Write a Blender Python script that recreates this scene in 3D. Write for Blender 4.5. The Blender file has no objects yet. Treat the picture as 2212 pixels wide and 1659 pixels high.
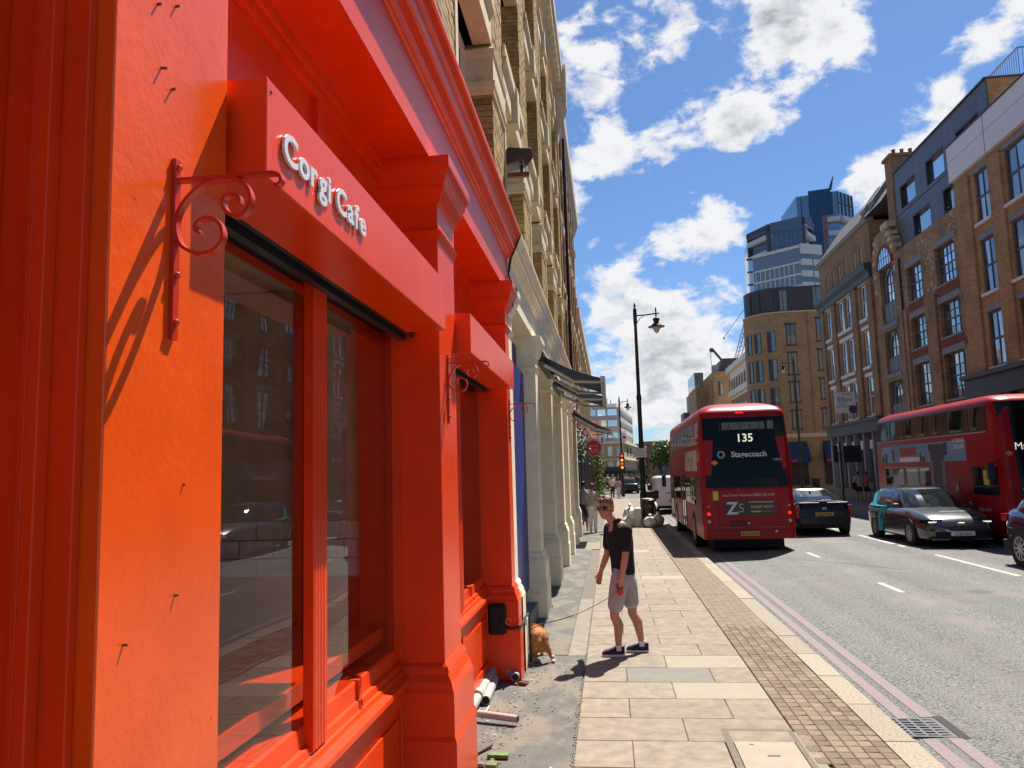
import bpy, bmesh, math, random
from mathutils import Vector, Matrix, noise
R = math.radians
random.seed(7)
S = bpy.context.scene
COL = S.collection

# ------------------------------------------------------------------ camera, sky, sun, exposure
cam_d = bpy.data.cameras.new('camera'); cam = bpy.data.objects.new('camera', cam_d); COL.objects.link(cam)
cam_d.sensor_width = 36.0; cam_d.lens = 36.0 * 1680 / 2212
cam_d.clip_start = 0.05; cam_d.clip_end = 4000
RIGHT = Vector((0.99187, 0.12409, -0.02863)); DOWN = Vector((-0.04260, 0.11113, -0.99289)); FWD = Vector((-0.12003, 0.98604, 0.11551))
RIGHT.normalize(); FWD = (FWD - FWD.dot(RIGHT) * RIGHT).normalized(); DOWN = FWD.cross(RIGHT)
if DOWN.z > 0: DOWN = -DOWN
mw = Matrix.Identity(4)
for i in range(3):
    mw[i][0] = RIGHT[i]; mw[i][1] = -DOWN[i]; mw[i][2] = -FWD[i]
mw[2][3] = 2.1
cam.matrix_world = mw
S.camera = cam
S.view_settings.view_transform = 'Standard'; S.view_settings.look = 'None'
S.view_settings.gamma = 1.0; S.view_settings.use_curve_mapping = False
S.view_settings.exposure = 1.08

SUN_TO = Vector((0.285, 0.56, 1.0)).normalized()          # direction towards the sun
SUN_EL = math.asin(SUN_TO.z); SUN_AZ = math.atan2(SUN_TO.x, SUN_TO.y)
sun_d = bpy.data.lights.new('sun', 'SUN'); sun_d.energy = 5.0; sun_d.angle = R(0.55); sun_d.color = (1.0, 0.945, 0.85)
sun = bpy.data.objects.new('sun', sun_d); COL.objects.link(sun)
sun.rotation_euler = SUN_TO.to_track_quat('Z', 'Y').to_euler(); sun.location = (8, 20, 40)

W = bpy.data.worlds.new('World'); S.world = W; W.use_nodes = True
def sky_world():
    nt = W.node_tree; nt.nodes.clear(); N = nt.nodes.new; L = nt.links.new
    def math_(op, a, b=None, c=None, clamp=False):
        n = N('ShaderNodeMath'); n.operation = op; n.use_clamp = clamp
        for i, v in enumerate((a, b, c)):
            if v is None: continue
            if isinstance(v, (int, float)): n.inputs[i].default_value = v
            else: L(v, n.inputs[i])
        return n.outputs[0]
    out = N('ShaderNodeOutputWorld'); bg = N('ShaderNodeBackground'); bg.inputs[1].default_value = 0.055
    sky = N('ShaderNodeTexSky'); sky.sky_type = 'NISHITA'; sky.sun_disc = False
    sky.sun_elevation = SUN_EL; sky.sun_rotation = SUN_AZ
    sky.air_density = 1.0; sky.dust_density = 0.35; sky.ozone_density = 3.0
    tc = N('ShaderNodeTexCoord'); sep = N('ShaderNodeSeparateXYZ'); L(tc.outputs['Generated'], sep.inputs[0])
    d = tc.outputs['Generated']
    zc = math_('MAXIMUM', sep.outputs[2], 0.0)
    # clouds live on a layer seen in perspective
    den = math_('ADD', zc, 0.22)
    px = math_('DIVIDE', sep.outputs[0], den); py = math_('DIVIDE', sep.outputs[1], den)
    com = N('ShaderNodeCombineXYZ'); L(px, com.inputs[0]); L(py, com.inputs[1])
    def fbm(off, sc, detail, rough, dist=0.0):
        mp = N('ShaderNodeMapping'); mp.inputs['Location'].default_value = off; mp.inputs['Scale'].default_value = (sc, sc, sc * 1.55)
        L(d, mp.inputs[0])
        n = N('ShaderNodeTexNoise'); n.inputs['Scale'].default_value = 1.0; n.inputs['Detail'].default_value = detail
        n.inputs['Roughness'].default_value = rough; n.inputs['Distortion'].default_value = dist
        L(mp.outputs[0], n.inputs['Vector']); return n.outputs['Fac']
    # places of the individual clouds of this sky (unit directions) : dir, radius, weight
    blobs = CLOUDS
    acc = None
    for (bx, by, bz), rad, wt in blobs:
        vd = N('ShaderNodeVectorMath'); vd.operation = 'DISTANCE'; L(d, vd.inputs[0]); vd.inputs[1].default_value = (bx, by, bz)
        m = N('ShaderNodeMapRange'); m.interpolation_type = 'SMOOTHSTEP'
        m.inputs['From Min'].default_value = 0; m.inputs['From Max'].default_value = rad
        m.inputs['To Min'].default_value = wt; m.inputs['To Max'].default_value = 0
        L(vd.outputs['Value'], m.inputs['Value'])
        acc = m.outputs[0] if acc is None else math_('ADD', acc, m.outputs[0])
    big = fbm((3.1, 1.7, 0.3), 3.2, 3, 0.5)
    fine = fbm((0.4, 9.2, 2.0), 8.5, 12, 0.58, 0.15)
    wisp = fbm((5.0, 2.0, 7.0), 26.0, 8, 0.62, 0.5)
    dens = math_('ADD', math_('MULTIPLY', math_('SUBTRACT', big, 0.5), 0.45),
                 math_('ADD', math_('MULTIPLY', math_('SUBTRACT', fine, 0.5), 3.5), math_('MULTIPLY', math_('SUBTRACT', wisp, 0.5), 1.3)))
    low = N('ShaderNodeMapRange'); low.inputs['From Min'].default_value = 0.0; low.inputs['From Max'].default_value = 0.25
    low.inputs['To Min'].default_value = 0.24; low.inputs['To Max'].default_value = 0.0; L(sep.outputs[2], low.inputs['Value'])
    dens = math_('ADD', math_('ADD', dens, acc), math_('SUBTRACT', low.outputs[0], 0.14))
    mask = N('ShaderNodeMapRange'); mask.interpolation_type = 'SMOOTHSTEP'
    mask.inputs['From Min'].default_value = 0.16; mask.inputs['From Max'].default_value = 0.62; L(dens, mask.inputs['Value'])
    # thick cores are grey, thin rims bright
    core = N('ShaderNodeMapRange'); core.interpolation_type = 'SMOOTHSTEP'
    core.inputs['From Min'].default_value = 0.80; core.inputs['From Max'].default_value = 1.7; L(dens, core.inputs['Value'])
    sh = fbm((8.0, 3.0, 1.0), 11.0, 8, 0.6)
    up = fbm((0.4, 9.2, 2.0 + 0.26), 8.5, 6, 0.55, 0.15)         # the same billows a little higher: what they shade is greyer
    rel = math_('MULTIPLY', math_('SUBTRACT', up, fine), 7.0, clamp=True)
    thick = N('ShaderNodeMapRange'); thick.inputs['From Min'].default_value = 0.35; thick.inputs['From Max'].default_value = 0.8; L(dens, thick.inputs['Value'])
    corem = math_('ADD', math_('MULTIPLY', core.outputs[0], math_('MULTIPLY_ADD', sh, 2.2, -0.35, clamp=True)), math_('MULTIPLY', rel, math_('MULTIPLY', thick.outputs[0], 0.9)), clamp=True)
    cw = N('ShaderNodeMix'); cw.data_type = 'RGBA'
    cw.inputs[6].default_value = (7.7, 7.8, 8.0, 1); cw.inputs[7].default_value = (2.9, 3.2, 3.75, 1)
    L(corem, cw.inputs[0])
    mx = N('ShaderNodeMix'); mx.data_type = 'RGBA'
    tint = N('ShaderNodeMix'); tint.data_type = 'RGBA'; tint.blend_type = 'MULTIPLY'; tint.inputs[0].default_value = 1.0
    tint.inputs[7].default_value = (0.64, 0.82, 1.03, 1); L(sky.outputs[0], tint.inputs[6])
    L(mask.outputs[0], mx.inputs[0]); L(tint.outputs[2], mx.inputs[6]); L(cw.outputs[2], mx.inputs[7])
    L(mx.outputs[2], bg.inputs[0]); L(bg.outputs[0], out.inputs[0])
def pix(x, y):
    """direction seen at a place of the 2212 px wide photograph"""
    return (RIGHT * (x - 1106) + DOWN * (y - 829.5) + FWD * 1680).normalized()
CLOUDS = []
for x, y, r, wt in ((1640, 95, 125, .85), (1760, 55, 130, 1.0), (1800, -10, 110, .8), (1347, 60, 120, .62), (1400, 110, 80, .5), (1480, 40, 90, .45), (1287, 225, 88, .85), (1250, 330, 70, .7), (1330, 300, 60, .5),
                    (1400, 330, 85, .75), (1480, 310, 70, .65), (1560, 265, 75, .8), (1640, 285, 75, .8), (1470, 390, 60, .5), (1560, 430, 80, .8), (1500, 480, 75, .8), (1410, 495, 55, .62),
                    (1880, 416, 75, .95), (1949, 323, 70, .85), (2053, 225, 45, .7), (2103, 60, 85, .6), (2130, 140, 60, .55), (1971, 33, 45, .5), (2190, 10, 70, .6), (1470, 200, 45, .45),
                    (1310, 615, 85, .8), (1400, 640, 80, .45), (1540, 655, 110, .6), (1460, 700, 80, .5), (1350, 745, 100, .8), (1450, 790, 90, .7), (1560, 790, 90, .6), (1340, 850, 90, .7), (1430, 880, 100, .7), (1560, 900, 100, .6), (1330, 940, 90, .6), (1500, 960, 90, .6)):
    CLOUDS.append((tuple(pix(x, y)), r / 1680 * 1.45, wt * .66))
sky_world()

# ------------------------------------------------------------------ materials
MATS = {}
def mat(name, col, rough=0.6, spec=0.4, metal=0.0, var=0.0, vscale=4.0, bump=0.0, bscale=60.0, rnd=0.0, coat=0.0, dirt=None, stretch=(1, 1, 1), emit=None, sheen=0.0, spots=None, tracks=0.0):
    """principled material with soft tone variation, relief, optional per-piece tone change and dirt patches"""
    if name in MATS: return MATS[name]
    m = bpy.data.materials.new(name); m.use_nodes = True; MATS[name] = m
    nt = m.node_tree; N = nt.nodes.new; L = nt.links.new
    b = nt.nodes['Principled BSDF']
    b.inputs['Base Color'].default_value = (*col, 1); b.inputs['Roughness'].default_value = rough
    b.inputs['Specular IOR Level'].default_value = spec; b.inputs['Metallic'].default_value = metal
    b.inputs['Coat Weight'].default_value = coat; b.inputs['Coat Roughness'].default_value = 0.04
    if emit: b.inputs['Emission Color'].default_value = (*emit[0], 1); b.inputs['Emission Strength'].default_value = emit[1]
    geo = N('ShaderNodeNewGeometry'); mp = N('ShaderNodeMapping'); mp.inputs['Scale'].default_value = stretch
    L(geo.outputs['Position'], mp.inputs[0])
    cur = None
    def noise_(sc, det=5, ro=0.6):
        n = N('ShaderNodeTexNoise'); n.inputs['Scale'].default_value = sc; n.inputs['Detail'].default_value = det; n.inputs['Roughness'].default_value = ro
        L(mp.outputs[0], n.inputs['Vector']); return n.outputs['Fac']
    def scale_by(prev, fac, lo, hi, mn=0.3, mxx=0.7):
        mr = N('ShaderNodeMapRange'); mr.inputs['From Min'].default_value = mn; mr.inputs['From Max'].default_value = mxx
        mr.inputs['To Min'].default_value = lo; mr.inputs['To Max'].default_value = hi; L(fac, mr.inputs['Value'])
        mx = N('ShaderNodeMix'); mx.data_type = 'RGBA'; mx.blend_type = 'MULTIPLY'; mx.inputs[0].default_value = 1
        if prev is None: mx.inputs[6].default_value = (*col, 1)
        else: L(prev, mx.inputs[6])
        L(mr.outputs[0], mx.inputs[7]); return mx.outputs[2]
    if var: cur = scale_by(cur, noise_(vscale), 1 - var, 1 + var)
    if rnd:
        oi = N('ShaderNodeObjectInfo'); cur = scale_by(cur, oi.outputs['Random'], 1 - rnd, 1 + rnd, 0, 1)
    if dirt:
        dcol, dsc, th, amt = dirt
        mr = N('ShaderNodeMapRange'); mr.interpolation_type = 'SMOOTHSTEP'; mr.inputs['From Min'].default_value = th; mr.inputs['From Max'].default_value = th + 0.12
        mr.inputs['To Max'].default_value = amt; L(noise_(dsc, 8, 0.65), mr.inputs['Value'])
        mx = N('ShaderNodeMix'); mx.data_type = 'RGBA'; L(mr.outputs[0], mx.inputs[0])
        if cur is None: mx.inputs[6].default_value = (*col, 1)
        else: L(cur, mx.inputs[6])
        mx.inputs[7].default_value = (*dcol, 1); cur = mx.outputs[2]
    if tracks:
        m2 = N('ShaderNodeMapping'); m2.inputs['Scale'].default_value = (1.1, 0.035, 1.0); L(geo.outputs['Position'], m2.inputs[0])
        n2 = N('ShaderNodeTexNoise'); n2.inputs['Scale'].default_value = 1.0; n2.inputs['Detail'].default_value = 4; L(m2.outputs[0], n2.inputs['Vector'])
        cur = scale_by(cur, n2.outputs['Fac'], 1 - tracks, 1 + tracks, .35, .65)
    if spots:
        scol, ssc, srad, samt = spots
        vo = N('ShaderNodeTexVoronoi'); vo.inputs['Scale'].default_value = ssc; L(geo.outputs['Position'], vo.inputs['Vector'])
        mr = N('ShaderNodeMapRange'); mr.interpolation_type = 'SMOOTHSTEP'; mr.inputs['From Min'].default_value = srad * .7; mr.inputs['From Max'].default_value = srad
        mr.inputs['To Min'].default_value = samt; mr.inputs['To Max'].default_value = 0; L(vo.outputs['Distance'], mr.inputs['Value'])
        sp_ = N('ShaderNodeSeparateColor'); L(vo.outputs['Color'], sp_.inputs[0])
        gt = N('ShaderNodeMath'); gt.operation = 'GREATER_THAN'; gt.inputs[1].default_value = .55; L(sp_.outputs[0], gt.inputs[0])
        mu = N('ShaderNodeMath'); mu.operation = 'MULTIPLY'; L(mr.outputs[0], mu.inputs[0]); L(gt.outputs[0], mu.inputs[1])
        mx = N('ShaderNodeMix'); mx.data_type = 'RGBA'; L(mu.outputs[0], mx.inputs[0]); L(cur, mx.inputs[6]); mx.inputs[7].default_value = (*scol, 1); cur = mx.outputs[2]
    if cur is not None: L(cur, b.inputs['Base Color'])
    if bump:
        bp = N('ShaderNodeBump'); bp.inputs['Strength'].default_value = bump; bp.inputs['Distance'].default_value = 0.01
        L(noise_(bscale, 6, 0.6), bp.inputs['Height']); L(bp.outputs[0], b.inputs['Normal'])
    return m

def brick_mat(name, c1, c2, mortar, scale=1.0, stain=0.25):
    """stock brick for walls too far off to pick single bricks apart; laid in world metres"""
    m = bpy.data.materials.new(name); m.use_nodes = True; MATS[name] = m
    nt = m.node_tree; N = nt.nodes.new; L = nt.links.new; b = nt.nodes['Principled BSDF']
    geo = N('ShaderNodeNewGeometry'); sep = N('ShaderNodeSeparateXYZ'); L(geo.outputs['Position'], sep.inputs[0])
    ad = N('ShaderNodeMath'); ad.operation = 'ADD'; L(sep.outputs[0], ad.inputs[0]); L(sep.outputs[1], ad.inputs[1])
    cb = N('ShaderNodeCombineXYZ'); L(ad.outputs[0], cb.inputs[0]); L(sep.outputs[2], cb.inputs[1])
    br = N('ShaderNodeTexBrick'); br.inputs['Scale'].default_value = 1.0
    br.inputs['Brick Width'].default_value = 0.225 * scale; br.inputs['Row Height'].default_value = 0.075 * scale
    br.inputs['Mortar Size'].default_value = 0.006; br.inputs['Mortar Smooth'].default_value = 0.3; br.inputs['Bias'].default_value = -0.1
    br.inputs['Color1'].default_value = (*c1, 1); br.inputs['Color2'].default_value = (*c2, 1); br.inputs['Mortar'].default_value = (*mortar, 1)
    L(cb.outputs[0], br.inputs['Vector'])
    nz = N('ShaderNodeTexNoise'); nz.inputs['Scale'].default_value = 0.9; nz.inputs['Detail'].default_value = 7; nz.inputs['Roughness'].default_value = 0.65
    L(geo.outputs['Position'], nz.inputs['Vector'])
    mr = N('ShaderNodeMapRange'); mr.inputs['From Min'].default_value = 0.3; mr.inputs['From Max'].default_value = 0.7
    mr.inputs['To Min'].default_value = 1 - stain; mr.inputs['To Max'].default_value = 1 + stain; L(nz.outputs['Fac'], mr.inputs['Value'])
    mx = N('ShaderNodeMix'); mx.data_type = 'RGBA'; mx.blend_type = 'MULTIPLY'; mx.inputs[0].default_value = 1
    L(br.outputs['Color'], mx.inputs[6]); L(mr.outputs[0], mx.inputs[7]); L(mx.outputs[2], b.inputs['Base Color'])
    bp = N('ShaderNodeBump'); bp.inputs['Strength'].default_value = 0.5; bp.inputs['Distance'].default_value = 0.01; bp.invert = True
    L(br.outputs['Fac'], bp.inputs['Height']); L(bp.outputs[0], b.inputs['Normal'])
    b.inputs['Roughness'].default_value = 0.85; b.inputs['Specular IOR Level'].default_value = 0.25
    return m

def glass_mat(name, tint=(0.8, 0.85, 0.83), refl=1.5, rough=0.0):
    """thin pane: mirror part by fresnel, rest looks through"""
    m = bpy.data.materials.new(name); m.use_nodes = True; MATS[name] = m
    nt = m.node_tree; nt.nodes.clear(); N = nt.nodes.new; L = nt.links.new
    o = N('ShaderNodeOutputMaterial'); mx = N('ShaderNodeMixShader'); fr = N('ShaderNodeFresnel'); fr.inputs[0].default_value = refl
    tr = N('ShaderNodeBsdfTransparent'); tr.inputs[0].default_value = (*tint, 1)
    gl = N('ShaderNodeBsdfGlossy'); gl.inputs['Roughness'].default_value = rough
    nz = N('ShaderNodeTexNoise'); nz.inputs['Scale'].default_value = 1.6; nz.inputs['Detail'].default_value = 1
    geo = N('ShaderNodeNewGeometry'); L(geo.outputs['Position'], nz.inputs['Vector'])
    bp = N('ShaderNodeBump'); bp.inputs['Strength'].default_value = 0.05; bp.inputs['Distance'].default_value = 0.05; L(nz.outputs['Fac'], bp.inputs['Height'])
    L(bp.outputs[0], gl.inputs['Normal']); L(bp.outputs[0], fr.inputs['Normal'])
    inv = N('ShaderNodeMath'); inv.operation = 'SUBTRACT'; inv.inputs[0].default_value = 1; L(geo.outputs['Backfacing'], inv.inputs[1])
    fm = N('ShaderNodeMath'); fm.operation = 'MULTIPLY'; L(fr.outputs[0], fm.inputs[0]); L(inv.outputs[0], fm.inputs[1])
    L(fm.outputs[0], mx.inputs[0]); L(tr.outputs[0], mx.inputs[1]); L(gl.outputs[0], mx.inputs[2]); L(mx.outputs[0], o.inputs[0])
    return m

def darkglass(name, col=(0.01, 0.012, 0.014), rough=0.03, ior=1.6, wob=0.06, wsc=0.9, metal=0.0):
    m = bpy.data.materials.new(name); m.use_nodes = True; MATS[name] = m
    nt = m.node_tree; N = nt.nodes.new; L = nt.links.new; b = nt.nodes['Principled BSDF']
    b.inputs['Base Color'].default_value = (*col, 1); b.inputs['Roughness'].default_value = rough; b.inputs['IOR'].default_value = ior; b.inputs['Metallic'].default_value = metal
    if metal:
        o2 = N('ShaderNodeObjectInfo'); m3 = N('ShaderNodeMapRange'); m3.inputs['To Min'].default_value = .55; m3.inputs['To Max'].default_value = 1.3; L(o2.outputs['Random'], m3.inputs['Value'])
        x3 = N('ShaderNodeMix'); x3.data_type = 'RGBA'; x3.blend_type = 'MULTIPLY'; x3.inputs[0].default_value = 1; x3.inputs[6].default_value = (*col, 1); L(m3.outputs[0], x3.inputs[7]); L(x3.outputs[2], b.inputs['Base Color'])
    nz = N('ShaderNodeTexNoise'); nz.inputs['Scale'].default_value = wsc; nz.inputs['Detail'].default_value = 1
    geo = N('ShaderNodeNewGeometry'); oi = N('ShaderNodeObjectInfo'); va = N('ShaderNodeVectorMath'); va.operation = 'ADD'
    L(geo.outputs['Position'], va.inputs[0]); L(oi.outputs['Random'], va.inputs[1]); L(va.outputs[0], nz.inputs['Vector'])
    bp = N('ShaderNodeBump'); bp.inputs['Strength'].default_value = wob; bp.inputs['Distance'].default_value = 0.1; L(nz.outputs['Fac'], bp.inputs['Height'])
    L(bp.outputs[0], b.inputs['Normal'])
    return m

# ------------------------------------------------------------------ mesh builder and object helpers
class MB:
    def __init__(s): s.v = []; s.f = []; s.mi = []; s.cur = 0
    def add(s, vs, fs):
        o = len(s.v); s.v += [tuple(p) for p in vs]
        for f in fs: s.f.append(tuple(i + o for i in f)); s.mi.append(s.cur)
        return s
    def box(s, x0, x1, y0, y1, z0, z1):
        if x0 > x1: x0, x1 = x1, x0
        if y0 > y1: y0, y1 = y1, y0
        if z0 > z1: z0, z1 = z1, z0
        return s.add([(x0, y0, z0), (x1, y0, z0), (x1, y1, z0), (x0, y1, z0), (x0, y0, z1), (x1, y0, z1), (x1, y1, z1), (x0, y1, z1)],
                     [(3, 2, 1, 0), (4, 5, 6, 7), (0, 1, 5, 4), (1, 2, 6, 5), (2, 3, 7, 6), (3, 0, 4, 7)])
    def quad(s, a, b, c, d): return s.add([a, b, c, d], [(0, 1, 2, 3)])
    def poly(s, pts): return s.add(pts, [tuple(range(len(pts)))])
    def loft(s, rings, cap=True, closed=True):
        n = len(rings[0]); vs = [p for r in rings for p in r]; fs = []
        for i in range(len(rings) - 1):
            for j in range(n if closed else n - 1):
                k = (j + 1) % n
                fs.append((i * n + j, i * n + k, (i + 1) * n + k, (i + 1) * n + j))
        if cap: fs.append(tuple(range(n - 1, -1, -1))); fs.append(tuple((len(rings) - 1) * n + j for j in range(n)))
        return s.add(vs, fs)
    def prism(s, pts, axis, a, b):
        """polygon pts (two coordinates) pushed along an axis from a to b"""
        def P(p, t):
            return {'x': (t, p[0], p[1]), 'y': (p[0], t, p[1]), 'z': (p[0], p[1], t)}[axis]
        return s.loft([[P(p, a) for p in pts], [P(p, b) for p in pts]])
    def tube(s, path, r, n=8, cap=True):
        path = [Vector(p) for p in path]; rings = []
        rr = r if isinstance(r, (list, tuple)) else [r] * len(path)
        up = Vector((0, 0, 1)); prev = None
        for i, p in enumerate(path):
            t = (path[min(i + 1, len(path) - 1)] - path[max(i - 1, 0)]).normalized()
            if prev is None:
                a = t.cross(up if abs(t.z) < 0.95 else Vector((1, 0, 0))).normalized()
            else:
                a = (prev - t * prev.dot(t)).normalized()
            prev = a; b = t.cross(a)
            rings.append([tuple(p + (a * math.cos(2 * math.pi * k / n) + b * math.sin(2 * math.pi * k / n)) * rr[i]) for k in range(n)])
        return s.loft(rings, cap)
    def lathe(s, prof, c, n=16, axis='z'):
        """prof: (radius, height) pairs round an axis through c"""
        rings = []
        for r, h in prof:
            ring = []
            for k in range(n):
                a = 2 * math.pi * k / n; u, v = r * math.cos(a), r * math.sin(a)
                ring.append((c[0] + u, c[1] + v, c[2] + h) if axis == 'z' else (c[0] + h, c[1] + u, c[2] + v) if axis == 'x' else (c[0] + v, c[1] + h, c[2] + u))
            rings.append(ring)
        return s.loft(rings, True)
    def ball(s, c, r, n=10, m=8, sq=None):
        rx, ry, rz = r if isinstance(r, (list, tuple)) else (r, r, r)
        rings = []
        for i in range(m + 1):
            t = math.pi * i / m; sr = max(math.sin(t), 1e-3)
            rings.append([(c[0] + rx * sr * math.cos(2 * math.pi * k / n), c[1] + ry * sr * math.sin(2 * math.pi * k / n), c[2] - rz * math.cos(t)) for k in range(n)])
        return s.loft(rings, True)
    def mesh(s, name, mats, off=(0, 0, 0), smooth=False):
        me = bpy.data.meshes.new(name)
        vs = s.v if off == (0, 0, 0) else [(p[0] - off[0], p[1] - off[1], p[2] - off[2]) for p in s.v]
        me.from_pydata(vs, [], s.f)
        for mm in (mats if isinstance(mats, (list, tuple)) else [mats]): me.materials.append(mm)
        if any(s.mi): me.polygons.foreach_set('material_index', s.mi)
        if smooth: me.polygons.foreach_set('use_smooth', [True] * len(s.f))
        me.update(); return me

def wloc(o):
    l = Vector(o.location)
    while o.parent: o = o.parent; l += Vector(o.location)
    return tuple(l)
def tag(o, label=None, cat=None, group=None, kind=None):
    if label: o['label'] = label
    if cat: o['category'] = cat
    if group: o['group'] = group
    if kind: o['kind'] = kind
    return o
def thing(name, label, cat, loc=(0, 0, 0), group=None, rz=0.0):
    o = bpy.data.objects.new(name, None); COL.objects.link(o); o.location = loc; o.rotation_euler = (0, 0, rz)
    o.empty_display_size = 0.2
    return tag(o, label, cat, group)
def obj(name, mb, m, parent=None, local=False, smooth=False, bevel=0.0, label=None, kind=None):
    """one mesh object; geometry is given in world metres unless local"""
    off = (0, 0, 0) if (local or parent is None) else wloc(parent)
    me = mb.mesh(name, m, off, smooth)
    o = bpy.data.objects.new(name, me); COL.objects.link(o)
    if parent: o.parent = parent
    if bevel:
        bm_ = o.modifiers.new('bevel', 'BEVEL'); bm_.width = bevel; bm_.segments = 2; bm_.limit_method = 'ANGLE'; bm_.angle_limit = R(40)
    if smooth:
        try: me.set_sharp_from_angle(angle=R(38))
        except Exception: pass
    return tag(o, label, None, None, kind)
def struct(name, mb, m, **k): return obj(name, mb, m, kind='structure', **k)
def inst(name, me, loc, parent=None, rot=None, scale=None):
    o = bpy.data.objects.new(name, me); COL.objects.link(o)
    if parent:
        o.parent = parent; w = wloc(parent); loc = (loc[0] - w[0], loc[1] - w[1], loc[2] - w[2])
    o.location = loc
    if rot: o.rotation_euler = rot
    if scale: o.scale = scale
    return o
def copy_tree(o, parent=None):
    c = o.copy(); COL.objects.link(c)
    if parent: c.parent = parent
    for ch in list(o.children): copy_tree(ch, c)
    return c
def text_mb(s, size, org, face, extrude=0.0, bold=0.0, align='CENTER', spacing=1.0, sx=1.0, bevel=0.0):
    """letters as mesh. face: '+x' '-x' '-y' (side the reader stands on)"""
    cu = bpy.data.curves.new('t', 'FONT'); cu.body = s; cu.size = size; cu.extrude = extrude; cu.offset = bold
    cu.align_x = align; cu.align_y = 'BOTTOM_BASELINE'; cu.space_character = spacing; cu.resolution_u = 3; cu.bevel_depth = bevel; cu.bevel_resolution = 1
    o = bpy.data.objects.new('t', cu); COL.objects.link(o)
    dg = bpy.context.evaluated_depsgraph_get(); me = bpy.data.meshes.new_from_object(o.evaluated_get(dg))
    u, v, w = {'+x': (Vector((0, 1, 0)), Vector((0, 0, 1)), Vector((1, 0, 0))), '-x': (Vector((0, -1, 0)), Vector((0, 0, 1)), Vector((-1, 0, 0))),
               '-y': (Vector((1, 0, 0)), Vector((0, 0, 1)), Vector((0, -1, 0)))}[face]
    mb = MB(); og = Vector(org)
    mb.add([tuple(og + u * p.co.x * sx + v * p.co.y + w * p.co.z) for p in me.vertices], [tuple(p.vertices) for p in me.polygons])
    bpy.data.objects.remove(o); bpy.data.curves.remove(cu); bpy.data.meshes.remove(me)
    return mb
def text(name, s, size, org, face, m, parent, **k): return obj(name, text_mb(s, size, org, face, **k), m, parent)
# ------------------------------------------------------------------ material library
RED = (0.72, 0.043, 0.0005)
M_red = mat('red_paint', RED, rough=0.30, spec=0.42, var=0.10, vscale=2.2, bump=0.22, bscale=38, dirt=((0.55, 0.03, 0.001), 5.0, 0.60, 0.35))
M_redrender_sunlit = mat('red_render_sunlit_tint', (0.74, 0.076, 0.0006), rough=0.26, spec=0.75, var=0.10, vscale=3.0, bump=0.14, bscale=34, dirt=((0.36, 0.018, 0.004), 9.0, 0.67, 0.4), spots=((0.34, 0.022, 0.004), 8.5, .045, .8))  # same red as the shopfront, with sunlit orange put into its base colour
M_redsign = mat('red_sign_board', (0.74, 0.048, 0.0006), rough=0.27, spec=0.45, var=0.12, vscale=1.5, bump=0.12, bscale=30, stretch=(1, 1, 0.25), dirt=((0.50, 0.026, 0.001), 3.0, 0.58, 0.6))
M_rediron = mat('red_iron', (0.46, 0.022, 0.003), rough=0.3, spec=0.5, bump=0.1, bscale=80)
M_white = mat('cream_paint', (0.82, 0.72, 0.53), rough=0.5, var=0.08, vscale=3, bump=0.2, bscale=30, dirt=((0.40, 0.36, 0.28), 4.0, 0.6, 0.5))
M_stone = mat('cream_stone', (0.6, 0.49, 0.31), rough=0.75, var=0.14, vscale=4, bump=0.3, bscale=40, dirt=((0.28, 0.25, 0.19), 3.0, 0.58, 0.6))
M_whitewood = mat('white_wood', (0.72, 0.71, 0.67), rough=0.5, var=0.06)
M_blue = mat('blue_board', (0.006, 0.022, 0.17), rough=0.45, var=0.08)
M_letter = mat('white_letter', (0.62, 0.62, 0.65), rough=0.4)
M_black = mat('black_paint', (0.018, 0.019, 0.021), rough=0.4, var=0.1)
M_blackm = mat('black_matt', (0.012, 0.012, 0.013), rough=0.8)
M_grey = mat('grey_paint', (0.10, 0.105, 0.115), rough=0.5, var=0.08)
M_greydk = mat('dark_grey_paint', (0.055, 0.06, 0.068), rough=0.5, var=0.1)
M_midgrey = mat('mid_grey_paint', (0.21, 0.215, 0.235), rough=0.6, var=0.08)
M_steel = mat('steel', (0.45, 0.45, 0.46), rough=0.3, metal=1.0)
M_navy = mat('navy_canvas', (0.022, 0.045, 0.105), rough=0.8, var=0.12)
M_awnarm = mat('awning_arm', (0.50, 0.47, 0.43), rough=0.4)
M_asph = mat('asphalt', (0.128, 0.13, 0.126), rough=0.9, spec=0.25, var=0.95, vscale=44, tracks=.16, spots=((0.06, 0.058, 0.056), .45, .10, .5), bump=0.25, bscale=130, dirt=((0.17, 0.145, 0.143), 0.55, 0.5, 0.7))
M_asph2 = mat('old_asphalt', (0.115, 0.111, 0.102), rough=0.9, spec=0.2, var=0.16, vscale=9, bump=0.5, bscale=60, dirt=((0.20, 0.17, 0.135), 2.0, 0.46, 0.75), stretch=(1, .6, 1))
M_conc = mat('concrete_patch', (0.22, 0.195, 0.16), rough=0.9, spec=0.2, var=0.15, vscale=7, bump=0.4, bscale=50, dirt=((0.15, 0.14, 0.12), 3.0, 0.55, 0.6))
M_slab = mat('york_slab', (0.225, 0.188, 0.148), rough=0.85, spec=0.25, var=0.22, vscale=7, rnd=0.08, bump=0.3, bscale=45, dirt=((0.15, 0.13, 0.105), 11.0, 0.635, 0.55), spots=((0.085, 0.075, 0.062), 3.3, .085, .65))
M_slab2 = mat('pale_slab', (0.28, 0.24, 0.19), rough=0.85, spec=0.25, var=0.07, vscale=6, rnd=0.06, bump=0.25, bscale=45, dirt=((0.20, 0.175, 0.145), 11.0, 0.66, 0.55), spots=((0.10, 0.09, 0.075), 3.3, .08, .6))
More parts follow.
